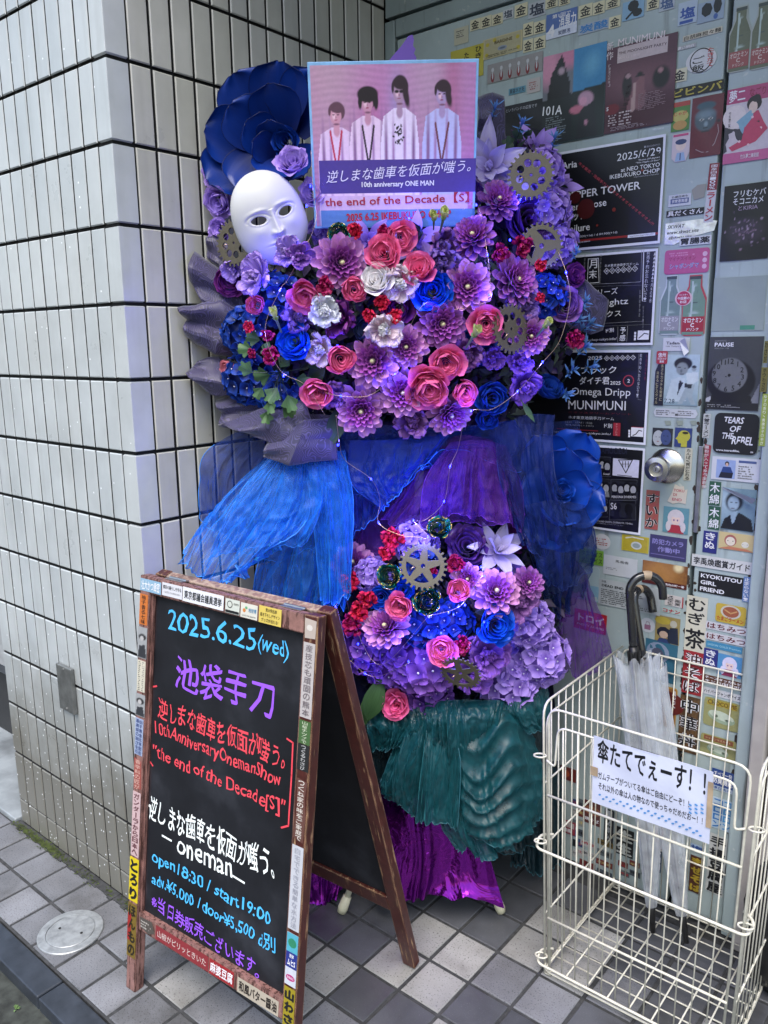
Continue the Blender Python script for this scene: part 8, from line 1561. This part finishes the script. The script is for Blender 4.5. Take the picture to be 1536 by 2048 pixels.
# ================================================================== TULLE AND FOIL
def cloth(name, label, cat, rows, m, k=7, amp=.012, kt=0, ampt=0, seed=0, ns=120, ntt=64, group=None, hem=None, th=0, sharp=1.0, grow=1.0, part='fabric', crumple=0., fine=1.):
    """a hanging sheet through rows of points from its gathering to its hem, with folds that open towards the hem"""
    r = random.Random(seed); ph = [r.uniform(0, 6.28) for _ in range(8)]
    R = [[Vector(F(*p)) for p in row] for row in rows]
    def cr(P, t):
        n = len(P) - 1; t = min(max(t, 0), .99999) * n; i = int(t); f = t - i; a, b_, c, d = P[max(i - 1, 0)], P[i], P[i + 1], P[min(i + 2, n)]
        return .5 * ((2 * b_) + (c - a) * f + (2 * a - 5 * b_ + 4 * c - d) * f * f + (-a + 3 * b_ - 3 * c + d) * f ** 3)
    V = []; UVs = []; c0 = R[0][0].copy(); G_ = []
    for j in range(ntt + 1):
        t = j / ntt; G_.append([cr([cr(row, i / ns) for row in R], t) for i in range(ns + 1)] if False else None)
    cols = [[cr(row, i / ns) for row in R] for i in range(ns + 1)]
    grid = [[cr(cols[i], j / ntt) for i in range(ns + 1)] for j in range(ntt + 1)]
    for j in range(ntt + 1):
        t = j / ntt
        for i in range(ns + 1):
            s = i / ns; p = grid[j][i]; du = grid[j][min(i + 1, ns)] - grid[j][max(i - 1, 0)]; dv = grid[min(j + 1, ntt)][i] - grid[max(j - 1, 0)][i]; nn = du.cross(dv); nn = nn.normalized() if nn.length > 1e-9 else N
            if nn.dot(N) < 0: nn = -nn
            sw = s + .085 * math.sin(2 * PI * 1.3 * s + ph[1] + .5 * t) + .045 * math.sin(2 * PI * 3.1 * s + ph[2] - .8 * t) + .03 * math.sin(3 * t + ph[3])
            w1 = 1 - 2 * abs(math.sin(PI * k * sw + ph[0])) ** sharp; w2 = math.sin(2 * PI * k * 1.9 * sw + ph[3] + 2.2 * t + 1.2 * math.sin(2 * PI * .9 * s + ph[5])); en = .35 + .65 * abs(math.sin(PI * 1.6 * s + ph[6] + t))
            w3 = math.sin(41 * sw + 5 * math.sin(7 * t + ph[5]) + ph[7]) * math.sin(19 * t + 4 * math.sin(9 * s + ph[6]))
            n1 = mnoise.noise(Vector((sw * k * 1.6, t * 1.8 + ph[0], ph[1]))); n2 = mnoise.noise(Vector((sw * k * 4.5 + ph[2], t * 5, ph[3]))); n3 = mnoise.noise(Vector((sw * k * 13, t * 15 + ph[4], ph[5])))
            z = amp * (t ** .7 * grow + (1 - grow)) * (.55 * w1 * en + .3 * w2 * (1.2 - en) + .5 * math.sin(2 * PI * s * k / 3.3 + ph[4] + 2.5 * t) + 2.2 * n1) + amp * ((1.3 * (.25 - abs(n2))) * (.3 + t) * min(1, fine + .25) + .30 * n3 * fine * (.3 + t))
            if kt: wt = math.sin(2 * PI * kt * t + ph[5] + 1.2 * math.sin(PI * s * 2 + ph[6]) + .5 * math.sin(5 * s + ph[7])); z += ampt * (1 - 2 * abs(math.sin(PI * kt * (t + .03 * math.sin(5 * s + ph[7])) + ph[5] + .6 * math.sin(PI * s * 2 + ph[6]))) ** .8) * (.6 + .4 * math.sin(7 * s + ph[2]))
            if crumple: z += crumple * (math.sin(s * 71 + 9 * math.sin(t * 23 + ph[1])) * math.sin(t * 47 + 7 * math.sin(s * 31 + ph[2])))
            q = p + nn * z
            if t > .55: q = q + dv.normalized() * ((t - .55) ** 1.5 * (.07 * mnoise.noise(Vector((s * 5, ph[6], 0))) + .03 * mnoise.noise(Vector((s * 17, ph[7], 0)))))
            if q.x < .008: q.x = .008
            if q.y > -.010: q.y = -.010
            V.append(q - c0); UVs.append((s, t))
    W1 = ns + 1; Fc = [(j * W1 + i, j * W1 + i + 1, (j + 1) * W1 + i + 1, (j + 1) * W1 + i) for j in range(ntt) for i in range(ns)]
    t_ = thing(name, label, cat, c0, group); o = put(part, mkmesh(part, V, Fc, m, uv=UVs), t_)
    if hem:
        q = MB(); edge = [V[ntt * W1 + i] for i in range(ns + 1)]; q.tube(edge, hem[0], 5)
        if hem[2]: q.tube([V[j * W1] for j in range(ntt // 3, ntt + 1)], hem[0], 5); q.tube([V[j * W1 + ns] for j in range(ntt // 3, ntt + 1)], hem[0], 5)
        put('hem', q.mesh('hem', hem[1], True), t_)
    return t_
tb = tulle_mat('blue_organza', (.012, .19, .80), .40, .5, .9); tb2 = tulle_mat('deep_blue_organza', (.003, .04, .30), .52, .5, .5); tbd = tulle_mat('navy_tulle', (.003, .022, .15), .42, .55, .4)
tpu = tulle_mat('purple_tulle', (.085, .010, .22), .56, .7, .6); tte = tulle_mat('teal_organza', (.006, .075, .092), .82, .36, 1.0, 500); tted = tulle_mat('dark_teal_organza', (.004, .022, .032), .85, .42, .6, 500)
hb = mat('blue_hem', (.03, .24, .80), .5); hn = mat('navy_hem', (.004, .02, .12), .5); ht = mat('teal_hem', (.02, .10, .13), .45); hp = mat('purple_hem', (.12, .02, .28), .5)
GT = 'blue tulle drapes'
cloth('blue_tulle', 'dark blue tulle behind the bright left drape against the tiles', 'fabric', [[(480, 860, .03), (560, 865, .03), (660, 880, .02)], [(405, 915, .04), (500, 980, .03), (640, 980, .02)], [(398, 1030, .05), (500, 1110, .04), (640, 1100, .03)]], tb2, 5, .010, seed=3, hem=(.0008, hb, 1), group=GT)
cloth('blue_tulle', 'bright blue tulle fanning out left from the paper collar to the top of the chalkboard', 'fabric', [[(535, 912, .09), (570, 918, .09), (610, 920, .09)], [(455, 980, .11), (540, 1000, .13), (620, 1000, .13)], [(400, 1060, .18), (490, 1085, .21), (600, 1060, .18)], [(362, 1108, .24), (400, 1168, .25), (460, 1162, .26), (520, 1105, .22)]], tb, 6, .014, seed=5, hem=(.0011, hb, 1), group=GT)
cloth('blue_tulle', 'bright blue tulle falling straight down behind the chalkboard top', 'fabric', [[(580, 920, .08), (630, 920, .09), (680, 905, .08)], [(560, 1000, .10), (640, 1010, .11), (700, 1000, .10)], [(520, 1120, .12), (620, 1130, .13), (705, 1090, .12)], [(500, 1230, .12), (600, 1240, .14), (690, 1215, .13)]], tb, 6, .014, seed=8, hem=(.0009, hb, 1), group=GT)
cloth('blue_tulle', 'dark blue tulle hanging behind the bright drapes down to the chalkboard', 'fabric', [[(590, 900, .02), (660, 900, .02), (720, 880, .02)], [(530, 1100, .03), (620, 1100, .03), (720, 1060, .03)], [(480, 1250, .03), (600, 1280, .03), (700, 1260, .03)]], tb2, 5, .014, seed=9, group=GT)
cloth('blue_tulle', 'deep blue tulle swagged across under the upper flowers', 'fabric', [[(660, 850, .06), (800, 850, .08), (940, 850, .07), (1030, 840, .04)], [(672, 910, .07), (790, 930, .10), (930, 890, .09), (1060, 900, .05)], [(690, 985, .07), (790, 985, .11), (900, 900, .10), (1040, 950, .05)]], tb2, 4, .010, 2, .008, 12, hem=(.0008, hb, 0), group=GT)
cloth('blue_tulle', 'blue tulle point hanging in the middle between both flower masses', 'fabric', [[(690, 880, .07), (760, 880, .10), (850, 870, .09)], [(690, 960, .08), (760, 960, .11), (840, 905, .10)], [(700, 1070, .07), (750, 1030, .10), (830, 930, .10)]], tb2, 4, .012, seed=15, hem=(.0008, hb, 1), group=GT)
cloth('purple_tulle', 'purple tulle fanning from the upper flowers down over the lower flowers', 'fabric', [[(880, 880, .07), (930, 870, .08), (985, 880, .07)], [(820, 960, .09), (930, 960, .10), (1020, 970, .08)], [(760, 1040, .09), (830, 1060, .11), (940, 1045, .11), (1035, 1048, .09)]], tpu, 7, .012, seed=17, hem=(.0008, hp, 0), group='purple tulle drapes')
cloth('purple_tulle', 'purple tulle showing between the blue tulle and the red carnations', 'fabric', [[(690, 990, .04), (780, 1000, .05), (900, 980, .04)], [(690, 1050, .05), (780, 1060, .06), (860, 1060, .05)], [(692, 1105, .05), (760, 1110, .06), (850, 1100, .05)]], tpu, 3, .010, seed=18, group='purple tulle drapes')
cloth('navy_tulle', 'sheer navy tulle hanging at the right over the giant blue rose', 'fabric', [[(990, 860, .11), (1050, 830, .11), (1110, 830, .08)], [(1000, 960, .13), (1060, 960, .14), (1110, 950, .15)], [(1040, 1080, .13), (1090, 1110, .14), (1150, 1060, .12)]], tbd, 6, .012, seed=20, hem=(.0008, hn, 1), group='navy tulle drapes')
cloth('navy_tulle', 'sheer navy tulle tail at the right above the basket', 'fabric', [[(1020, 1030, .04), (1100, 1030, .05), (1170, 1020, .03)], [(1060, 1110, .06), (1120, 1130, .06), (1185, 1090, .04)], [(1085, 1190, .05), (1120, 1230, .05), (1165, 1200, .03)]], tbd, 5, .010, seed=22, hem=(.0008, hn, 1), group='navy tulle drapes')
cloth('navy_tulle', 'dark navy tulle behind the upper right of the lower flowers', 'fabric', [[(930, 870, .0), (1040, 850, .0), (1160, 840, -.02)], [(960, 1040, .0), (1060, 1060, .0), (1160, 1040, -.02)], [(1000, 1250, .0), (1070, 1280, .0), (1130, 1240, -.02)]], tbd, 6, .014, seed=23, group='navy tulle drapes')
cloth('purple_tulle', 'sheer purple tulle hanging at the far right against the red label', 'fabric', [[(1120, 1130, .02), (1150, 1120, .02), (1175, 1150, .0)], [(1115, 1230, .03), (1160, 1230, .03), (1200, 1230, .0)], [(1120, 1340, .03), (1165, 1360, .03), (1225, 1310, .0)]], tpu, 3, .008, seed=25, group='purple tulle drapes')
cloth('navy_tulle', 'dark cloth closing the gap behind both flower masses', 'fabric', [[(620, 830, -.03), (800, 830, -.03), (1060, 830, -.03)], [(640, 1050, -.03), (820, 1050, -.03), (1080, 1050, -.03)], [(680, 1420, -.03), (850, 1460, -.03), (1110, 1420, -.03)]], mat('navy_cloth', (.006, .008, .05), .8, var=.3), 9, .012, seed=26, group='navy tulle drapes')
# teal pleated organza skirt
GO = 'teal organza ruffles'
cloth('teal_organza', 'teal organza ruffle gathered in a band under the lower flowers at the left', 'fabric', [[(730, 1425, .10), (800, 1420, .13), (880, 1405, .14)], [(735, 1460, .12), (810, 1455, .15), (890, 1430, .16)], [(745, 1500, .10), (800, 1490, .14), (880, 1470, .14)]], tte, 9, .007, seed=30, hem=(.0009, ht, 0), group=GO)
cloth('teal_organza', 'teal organza lobe with long curved pleats at the left front', 'fabric', [[(800, 1450, .13), (850, 1440, .15), (900, 1440, .15)], [(765, 1540, .14), (840, 1530, .18), (920, 1520, .18)], [(755, 1590, .13), (830, 1640, .17), (915, 1655, .18)]], tte, 8, .011, seed=32, hem=(.0012, ht, 1), group=GO, sharp=.7, grow=.5)
cloth('teal_organza', 'teal organza lobe with nested U shaped pleats at the right front', 'fabric', [[(900, 1430, .15), (960, 1440, .17), (1010, 1420, .16), (1060, 1450, .12)], [(905, 1500, .17), (960, 1570, .20), (1030, 1520, .18), (1080, 1510, .12)], [(900, 1570, .17), (965, 1640, .21), (1040, 1610, .18), (1092, 1570, .12)], [(905, 1640, .16), (970, 1690, .19), (1040, 1680, .17), (1085, 1630, .12)]], tte, 2, .008, 7, .010, 35, hem=(.0012, ht, 1), group=GO, sharp=.7)
cloth('teal_organza', 'teal organza knot gathered in the middle just under the violet hydrangeas', 'fabric', [[(850, 1405, .14), (910, 1400, .15), (1010, 1400, .14)], [(855, 1450, .17), (915, 1450, .19), (1000, 1445, .17)], [(860, 1500, .15), (920, 1530, .17), (990, 1500, .15)]], tte, 7, .009, seed=60, hem=(.0009, ht, 1), group=GO, sharp=.7)
cloth('teal_organza', 'teal organza point hanging lowest in the middle', 'fabric', [[(860, 1600, .14), (930, 1600, .17), (1000, 1600, .16)], [(880, 1650, .15), (940, 1660, .18), (1010, 1650, .16)], [(912, 1690, .15), (960, 1715, .17), (1030, 1700, .15)]], tte, 6, .009, seed=38, hem=(.0012, ht, 1), group=GO)
cloth('teal_organza', 'bright teal organza fold at the upper right under the lilac hydrangeas', 'fabric', [[(1000, 1400, .13), (1050, 1390, .13), (1095, 1375, .10)], [(1010, 1430, .15), (1050, 1430, .15), (1098, 1420, .11)], [(1030, 1475, .14), (1060, 1460, .14), (1098, 1455, .10)]], tte, 4, .008, seed=40, hem=(.0009, ht, 1), group=GO)
cloth('dark_teal_organza', 'dark teal organza hanging behind the front ruffles down to the foil skirt', 'fabric', [[(740, 1440, .05), (900, 1440, .06), (1090, 1420, .04)], [(745, 1560, .06), (900, 1600, .08), (1095, 1560, .05)], [(760, 1650, .05), (900, 1715, .08), (1090, 1690, .05)]], tted, 8, .014, seed=42, hem=(.0009, ht, 0), group='dark teal organza layers')
cloth('dark_teal_organza', 'dark teal organza tail at the right reaching toward the basket', 'fabric', [[(1010, 1540, .02), (1060, 1530, .02), (1120, 1520, .0)], [(1020, 1640, .02), (1080, 1640, .02), (1130, 1620, .0)], [(1020, 1725, .02), (1080, 1750, .02), (1125, 1730, .0)]], tted, 5, .012, seed=44, hem=(.0009, ht, 0), group='dark teal organza layers')
foilp = bpy.data.materials.new('purple_foil'); nt, b, _ = nodes(foilp); b.inputs['Base Color'].default_value = (.17, .012, .25, 1); b.inputs['Metallic'].default_value = .92; b.inputs['Roughness'].default_value = .17
bump(nt, b, noise(nt, 11, 3, .5, dist=2.5).outputs[0], .7, .008)
cloth('foil_skirt', 'shiny purple foil skirt around the foot of the stand behind the chalkboard', 'fabric', [[(760, 1560, .08), (830, 1560, .10), (940, 1580, .10)], [(740, 1700, .11), (850, 1700, .12), (975, 1700, .12)], [(742, 1795, .12), (800, 1802, .13), (880, 1798, .14), (1006, 1806, .14)]], foilp, 5, .009, seed=50, group='purple foil skirt pieces', sharp=.6, fine=.1)
cloth('foil_skirt', 'shiny purple foil scrap seen under the chalkboard rail', 'fabric', [[(600, 1620, .02), (660, 1620, .03), (720, 1620, .03)], [(600, 1720, .04), (650, 1720, .04), (720, 1720, .04)], [(608, 1800, .05), (650, 1806, .06), (690, 1780, .05)]], foilp, 4, .009, seed=52, group='purple foil skirt pieces', fine=.1)
# ================================================================== LEAVES
def ivy(label, pts, R, m, dd, stemto):
    c = F(*pts[0], dd); t = thing('leaf_spray', label, 'leaves', c); r = random.Random(len(pts))
    V = [(0, 0, 0)]; U = [(.5, 0)]
    prof = [(0.25, -.28), (.5, -.55), (.62, -.42), (.66, -.3), (.95, -.32), (1., -.12), (.93, 0), (1., .14), (.9, .34), (.66, .3), (.6, .45), (.46, .56), (.22, .28)]
    for i, (x, y) in enumerate(prof): V.append((x, y, .10 * math.sin(i * 1.3) - .1 * x)); U.append((.5 + y, x))
    Fc = [(0, i, i + 1) for i in range(1, len(prof))]; me = mkmesh('leaf', V, Fc, [m], uv=U, smooth=True)
    for (x, y) in pts:
        P = F(x, y, dd + r.uniform(0, .02)); z = ((CAM - P).normalized() + Vector((r.gauss(0, .35), r.gauss(0, .35), r.gauss(0, .35)))).normalized(); xx = z.orthogonal().normalized(); yy = z.cross(xx)
        g = math.atan2(-(y - stemto[1]), x - stemto[0]); xx2 = (RT * math.cos(g) + UP * math.sin(g)); xx2 = (xx2 - z * xx2.dot(z)).normalized(); yy2 = z.cross(xx2)
        put('leaf', me, t, mw=Matrix.Translation(P - c) @ Matrix((xx2, yy2, z)).transposed().to_4x4() @ Matrix.Rotation(r.gauss(0, .5), 4, 'Z') @ Matrix.Scale(R * r.uniform(.75, 1.2) * pxm(P), 4))
        q = MB(); q.tube([P - c, (P + F(*stemto, dd - .01)) / 2 - c + N * .008, F(*stemto, dd - .02) - c], .0007, 5); put('stem', q.mesh('stem', leafd), t)
ivy('spray of green lobed leaves below the left blue rose', [(505, 700), (520, 680), (540, 712), (565, 700), (580, 690), (560, 735), (590, 722), (615, 735), (540, 750), (525, 775), (555, 775), (575, 790), (540, 800), (565, 815), (535, 822), (590, 760), (505, 745), (600, 700)], 33, leafm, .15, (560, 745))
ivy('small spray of dark green leaves right of the lower dahlia', [(885, 1195), (950, 1225), (930, 1240), (955, 1260)], 26, leafd, .13, (930, 1220))
ivy('few dark round leaves under the blue sprigs right of the name board', [(985, 290), (1010, 300), (1030, 280), (1045, 270), (1020, 320), (1000, 330)], 24, leafd, .0, (1005, 360))
def leaf(label, x0, y0, x1, y1, wpx, m, dd, bend=.3):
    a, c = F(x0, y0, dd), F(x1, y1, dd + .01); L = (c - a).length; xx = (c - a).normalized(); z = ((CAM - a).normalized()); z = (z - xx * z.dot(xx)).normalized(); yy = z.cross(xx)
    P = petal(L, wpx * pxm(a), .35, .1, -bend, 1.5, .01, 2, 8, 12, .12, .45, 3); t = thing('leaf', label, 'leaf', Matrix.Translation(a) @ Matrix((xx, yy, z)).transposed().to_4x4()); put('blade', mkmesh('blade', P[0], P[1], [m], uv=P[2]), t)
    q = MB(); q.tube([(-.01, 0, 0), (.01, 0, .0)], .001, 6); put('stalk', q.mesh('stalk', m), t)
leaf('broad dark green leaf hanging under the lone pink rose', 690, 805, 655, 900, 40, leafd, .14); leaf('large grey green leaf with a serrated edge above the lowest pink rose', 735, 1440, 765, 1350, 44, leafm, .13); leaf('pale folded leaf beside the chalkboard above the teal organza', 728, 1450, 742, 1380, 30, leafm, .12, .8); leaf('slim green leaf pair under the lower right violet flowers', 1045, 805, 1070, 845, 12, leafm, .13)
leaf('dark leaf at the left of the lone pink rose', 620, 760, 650, 730, 34, leafd, .12)
# ================================================================== FAIRY LIGHTS
wirem = MATS['copper_wire']
ledm = bpy.data.materials.new('blue_led'); nt, b, _ = nodes(ledm); b.inputs['Base Color'].default_value = (.02, .02, .3, 1); b.inputs['Emission Color'].default_value = (.006, .012, 1.0, 1); b.inputs['Emission Strength'].default_value = 9
bead = MB(); bead.lathe([(.0006, -.0028), (.0016, -.0015), (.0020, 0), (.0016, .0015), (.0006, .0028)], 8); beadm = bead.mesh('bulb', ledm, True)
def string(label, pts, leds, power):
    P = [F(*p) for p in pts]; t = thing('fairy_lights', label, 'string lights', P[0], 'strings of blue fairy lights'); q = MB(); q.tube([p - P[0] for p in smooth_path(P, 8)], .00045, 4); put('wire', q.mesh('wire', wirem, True), t)
    for i, p in enumerate(leds):
        L = F(*p[:3]); o = put('bulb', beadm, t, loc=L - P[0])
        lt = bpy.data.lights.new('glow', 'POINT'); lt.energy = power * (p[3] if len(p) > 3 else 1); lt.color = (.10, .10, 1.0); lt.shadow_soft_size = .003
        lo = bpy.data.objects.new('glow', lt); COL.objects.link(lo); lo.parent = t; lo.location = L - P[0] + N * .008
LP = .075
string('blue fairy light wire across the mask and the left flowers', [(622, 300, .16), (626, 380, .17), (632, 440, .18), (608, 500, .22), (575, 560, .2), (560, 580, .2), (530, 660, .2), (560, 740, .2), (610, 770, .2), (650, 830, .2)], [(621, 372, .17, .25), (613, 412, .17, .25), (609, 497, .23, .25), (560, 580, .2, 2.2), (522, 668, .21), (567, 752, .2, .8), (675, 692, .2, .6)], LP)
string('blue fairy light wire across the middle of the upper flowers', [(925, 420, .13), (955, 410, .14), (975, 510, .2), (980, 560, .2), (978, 600, .2), (900, 620, .2), (848, 608, .22), (800, 700, .2), (790, 748, .2), (740, 790, .2), (682, 792, .2), (650, 785, .2)], [(952, 410, .15), (975, 510, .21, 1.4), (978, 590, .2, .8), (848, 608, .22), (790, 748, .21, 1.6), (682, 792, .2, .6), (818, 437, .14, 1.2), (610, 700, .2, .5)], LP)
string('blue fairy light wire at the right edge of the upper flowers', [(1115, 500, .12), (1132, 545, .14), (1140, 600, .15), (1120, 680, .16), (1085, 725, .16), (1035, 783, .2), (985, 818, .2), (942, 822, .2), (930, 860, .15)], [(1132, 545, .15, 2.0), (1085, 724, .16), (1035, 783, .21, 1.6), (942, 822, .21, 2.2), (1020, 480, .1, 1.2), (1040, 400, .06, .8)], LP)
string('blue fairy light wire hanging from the left of the upper flowers over the blue tulle', [(672, 830, .2), (678, 880, .18), (690, 920, .17), (742, 958, .17), (760, 1000, .16), (757, 1045, .17), (800, 1070, .19), (850, 1075, .2)], [(676, 890, .18, .5), (742, 958, .17, .8), (757, 1045, .17, .7)], LP)
string('blue fairy light wire hanging in the middle down to the foil rose', [(925, 855, .18), (915, 900, .16), (900, 935, .16), (888, 1003, .16), (850, 1040, .16), (828, 1042, .17), (856, 1072, .2), (845, 1078, .2)], [(900, 933, .16), (888, 1003, .16), (827, 1041, .17, 2.2), (856, 1074, .21, 1.4), (842, 1078, .21, 1.0)], LP)
string('blue fairy light wire around the lower flowers', [(668, 1216, .16), (690, 1190, .16), (705, 1240, .16), (760, 1330, .2), (850, 1240, .22), (858, 1232, .23), (920, 1212, .24), (970, 1150, .22), (968, 1245, .22), (905, 1330, .22), (880, 1350, .22)], [(672, 1215, .16, .4), (858, 1234, .23, 2.0), (917, 1213, .24, 1.6), (930, 1210, .24, 1.4), (897, 1225, .23, 1.2), (907, 1229, .23), (882, 1266, .22), (962, 1134, .2, 1.6), (969, 1152, .22, .8), (968, 1244, .23, .8), (800, 1272, .22), (907, 1320, .23, .6)], LP)
string('blue fairy light wire at the lower left behind the chalkboard', [(700, 1320, .16), (730, 1347, .17), (760, 1352, .18), (820, 1325, .2)], [(716, 1288, .2, .5), (730, 1347, .17, .5), (817, 1323, .22, .5)], LP)

for (lab, rows, m, k, sd, nm) in [
  ('sheer blue organza veil laid over the bright left drape', [[(545, 905, .12), (590, 912, .13), (650, 905, .12)], [(470, 1000, .15), (560, 1020, .17), (650, 1000, .15)], [(420, 1120, .19), (500, 1100, .19), (610, 1090, .17)]], tb, 4, 71, 'blue_tulle'),
  ('sheer blue organza veil at the left of the lower flowers', [[(600, 905, .13), (650, 905, .13), (690, 900, .12)], [(620, 1000, .15), (670, 1000, .15), (705, 1010, .14)], [(640, 1200, .16), (680, 1210, .16), (700, 1180, .15)]], tb, 3, 72, 'blue_tulle'),
  ('sheer purple veil crossing in front of the purple drape', [[(900, 885, .11), (960, 880, .11), (1010, 890, .10)], [(850, 960, .12), (950, 950, .13), (1040, 970, .11)], [(840, 1050, .12), (950, 1035, .13), (1045, 1055, .12)]], tpu, 5, 73, 'purple_tulle'),
  ('sheer blue veil in the middle beside the purple drape', [[(700, 880, .11), (790, 880, .12), (900, 870, .11)], [(700, 960, .12), (780, 950, .13), (860, 920, .12)], [(760, 1020, .12), (790, 990, .13), (840, 940, .12)]], tb2, 4, 74, 'blue_tulle'),
  ('sheer navy veil with loose ends over the lower edge of the giant blue rose', [[(1050, 1010, .14), (1110, 1000, .15), (1170, 1010, .13)], [(1060, 1070, .14), (1120, 1080, .15), (1190, 1070, .12)], [(1080, 1150, .12), (1130, 1180, .12), (1190, 1130, .10)]], tbd, 4, 75, 'navy_tulle')]:
    cloth(nm, lab, 'fabric', rows, m, k, .011, seed=sd, hem=(.0007, hb if nm == 'blue_tulle' else hp if nm == 'purple_tulle' else hn, 1))
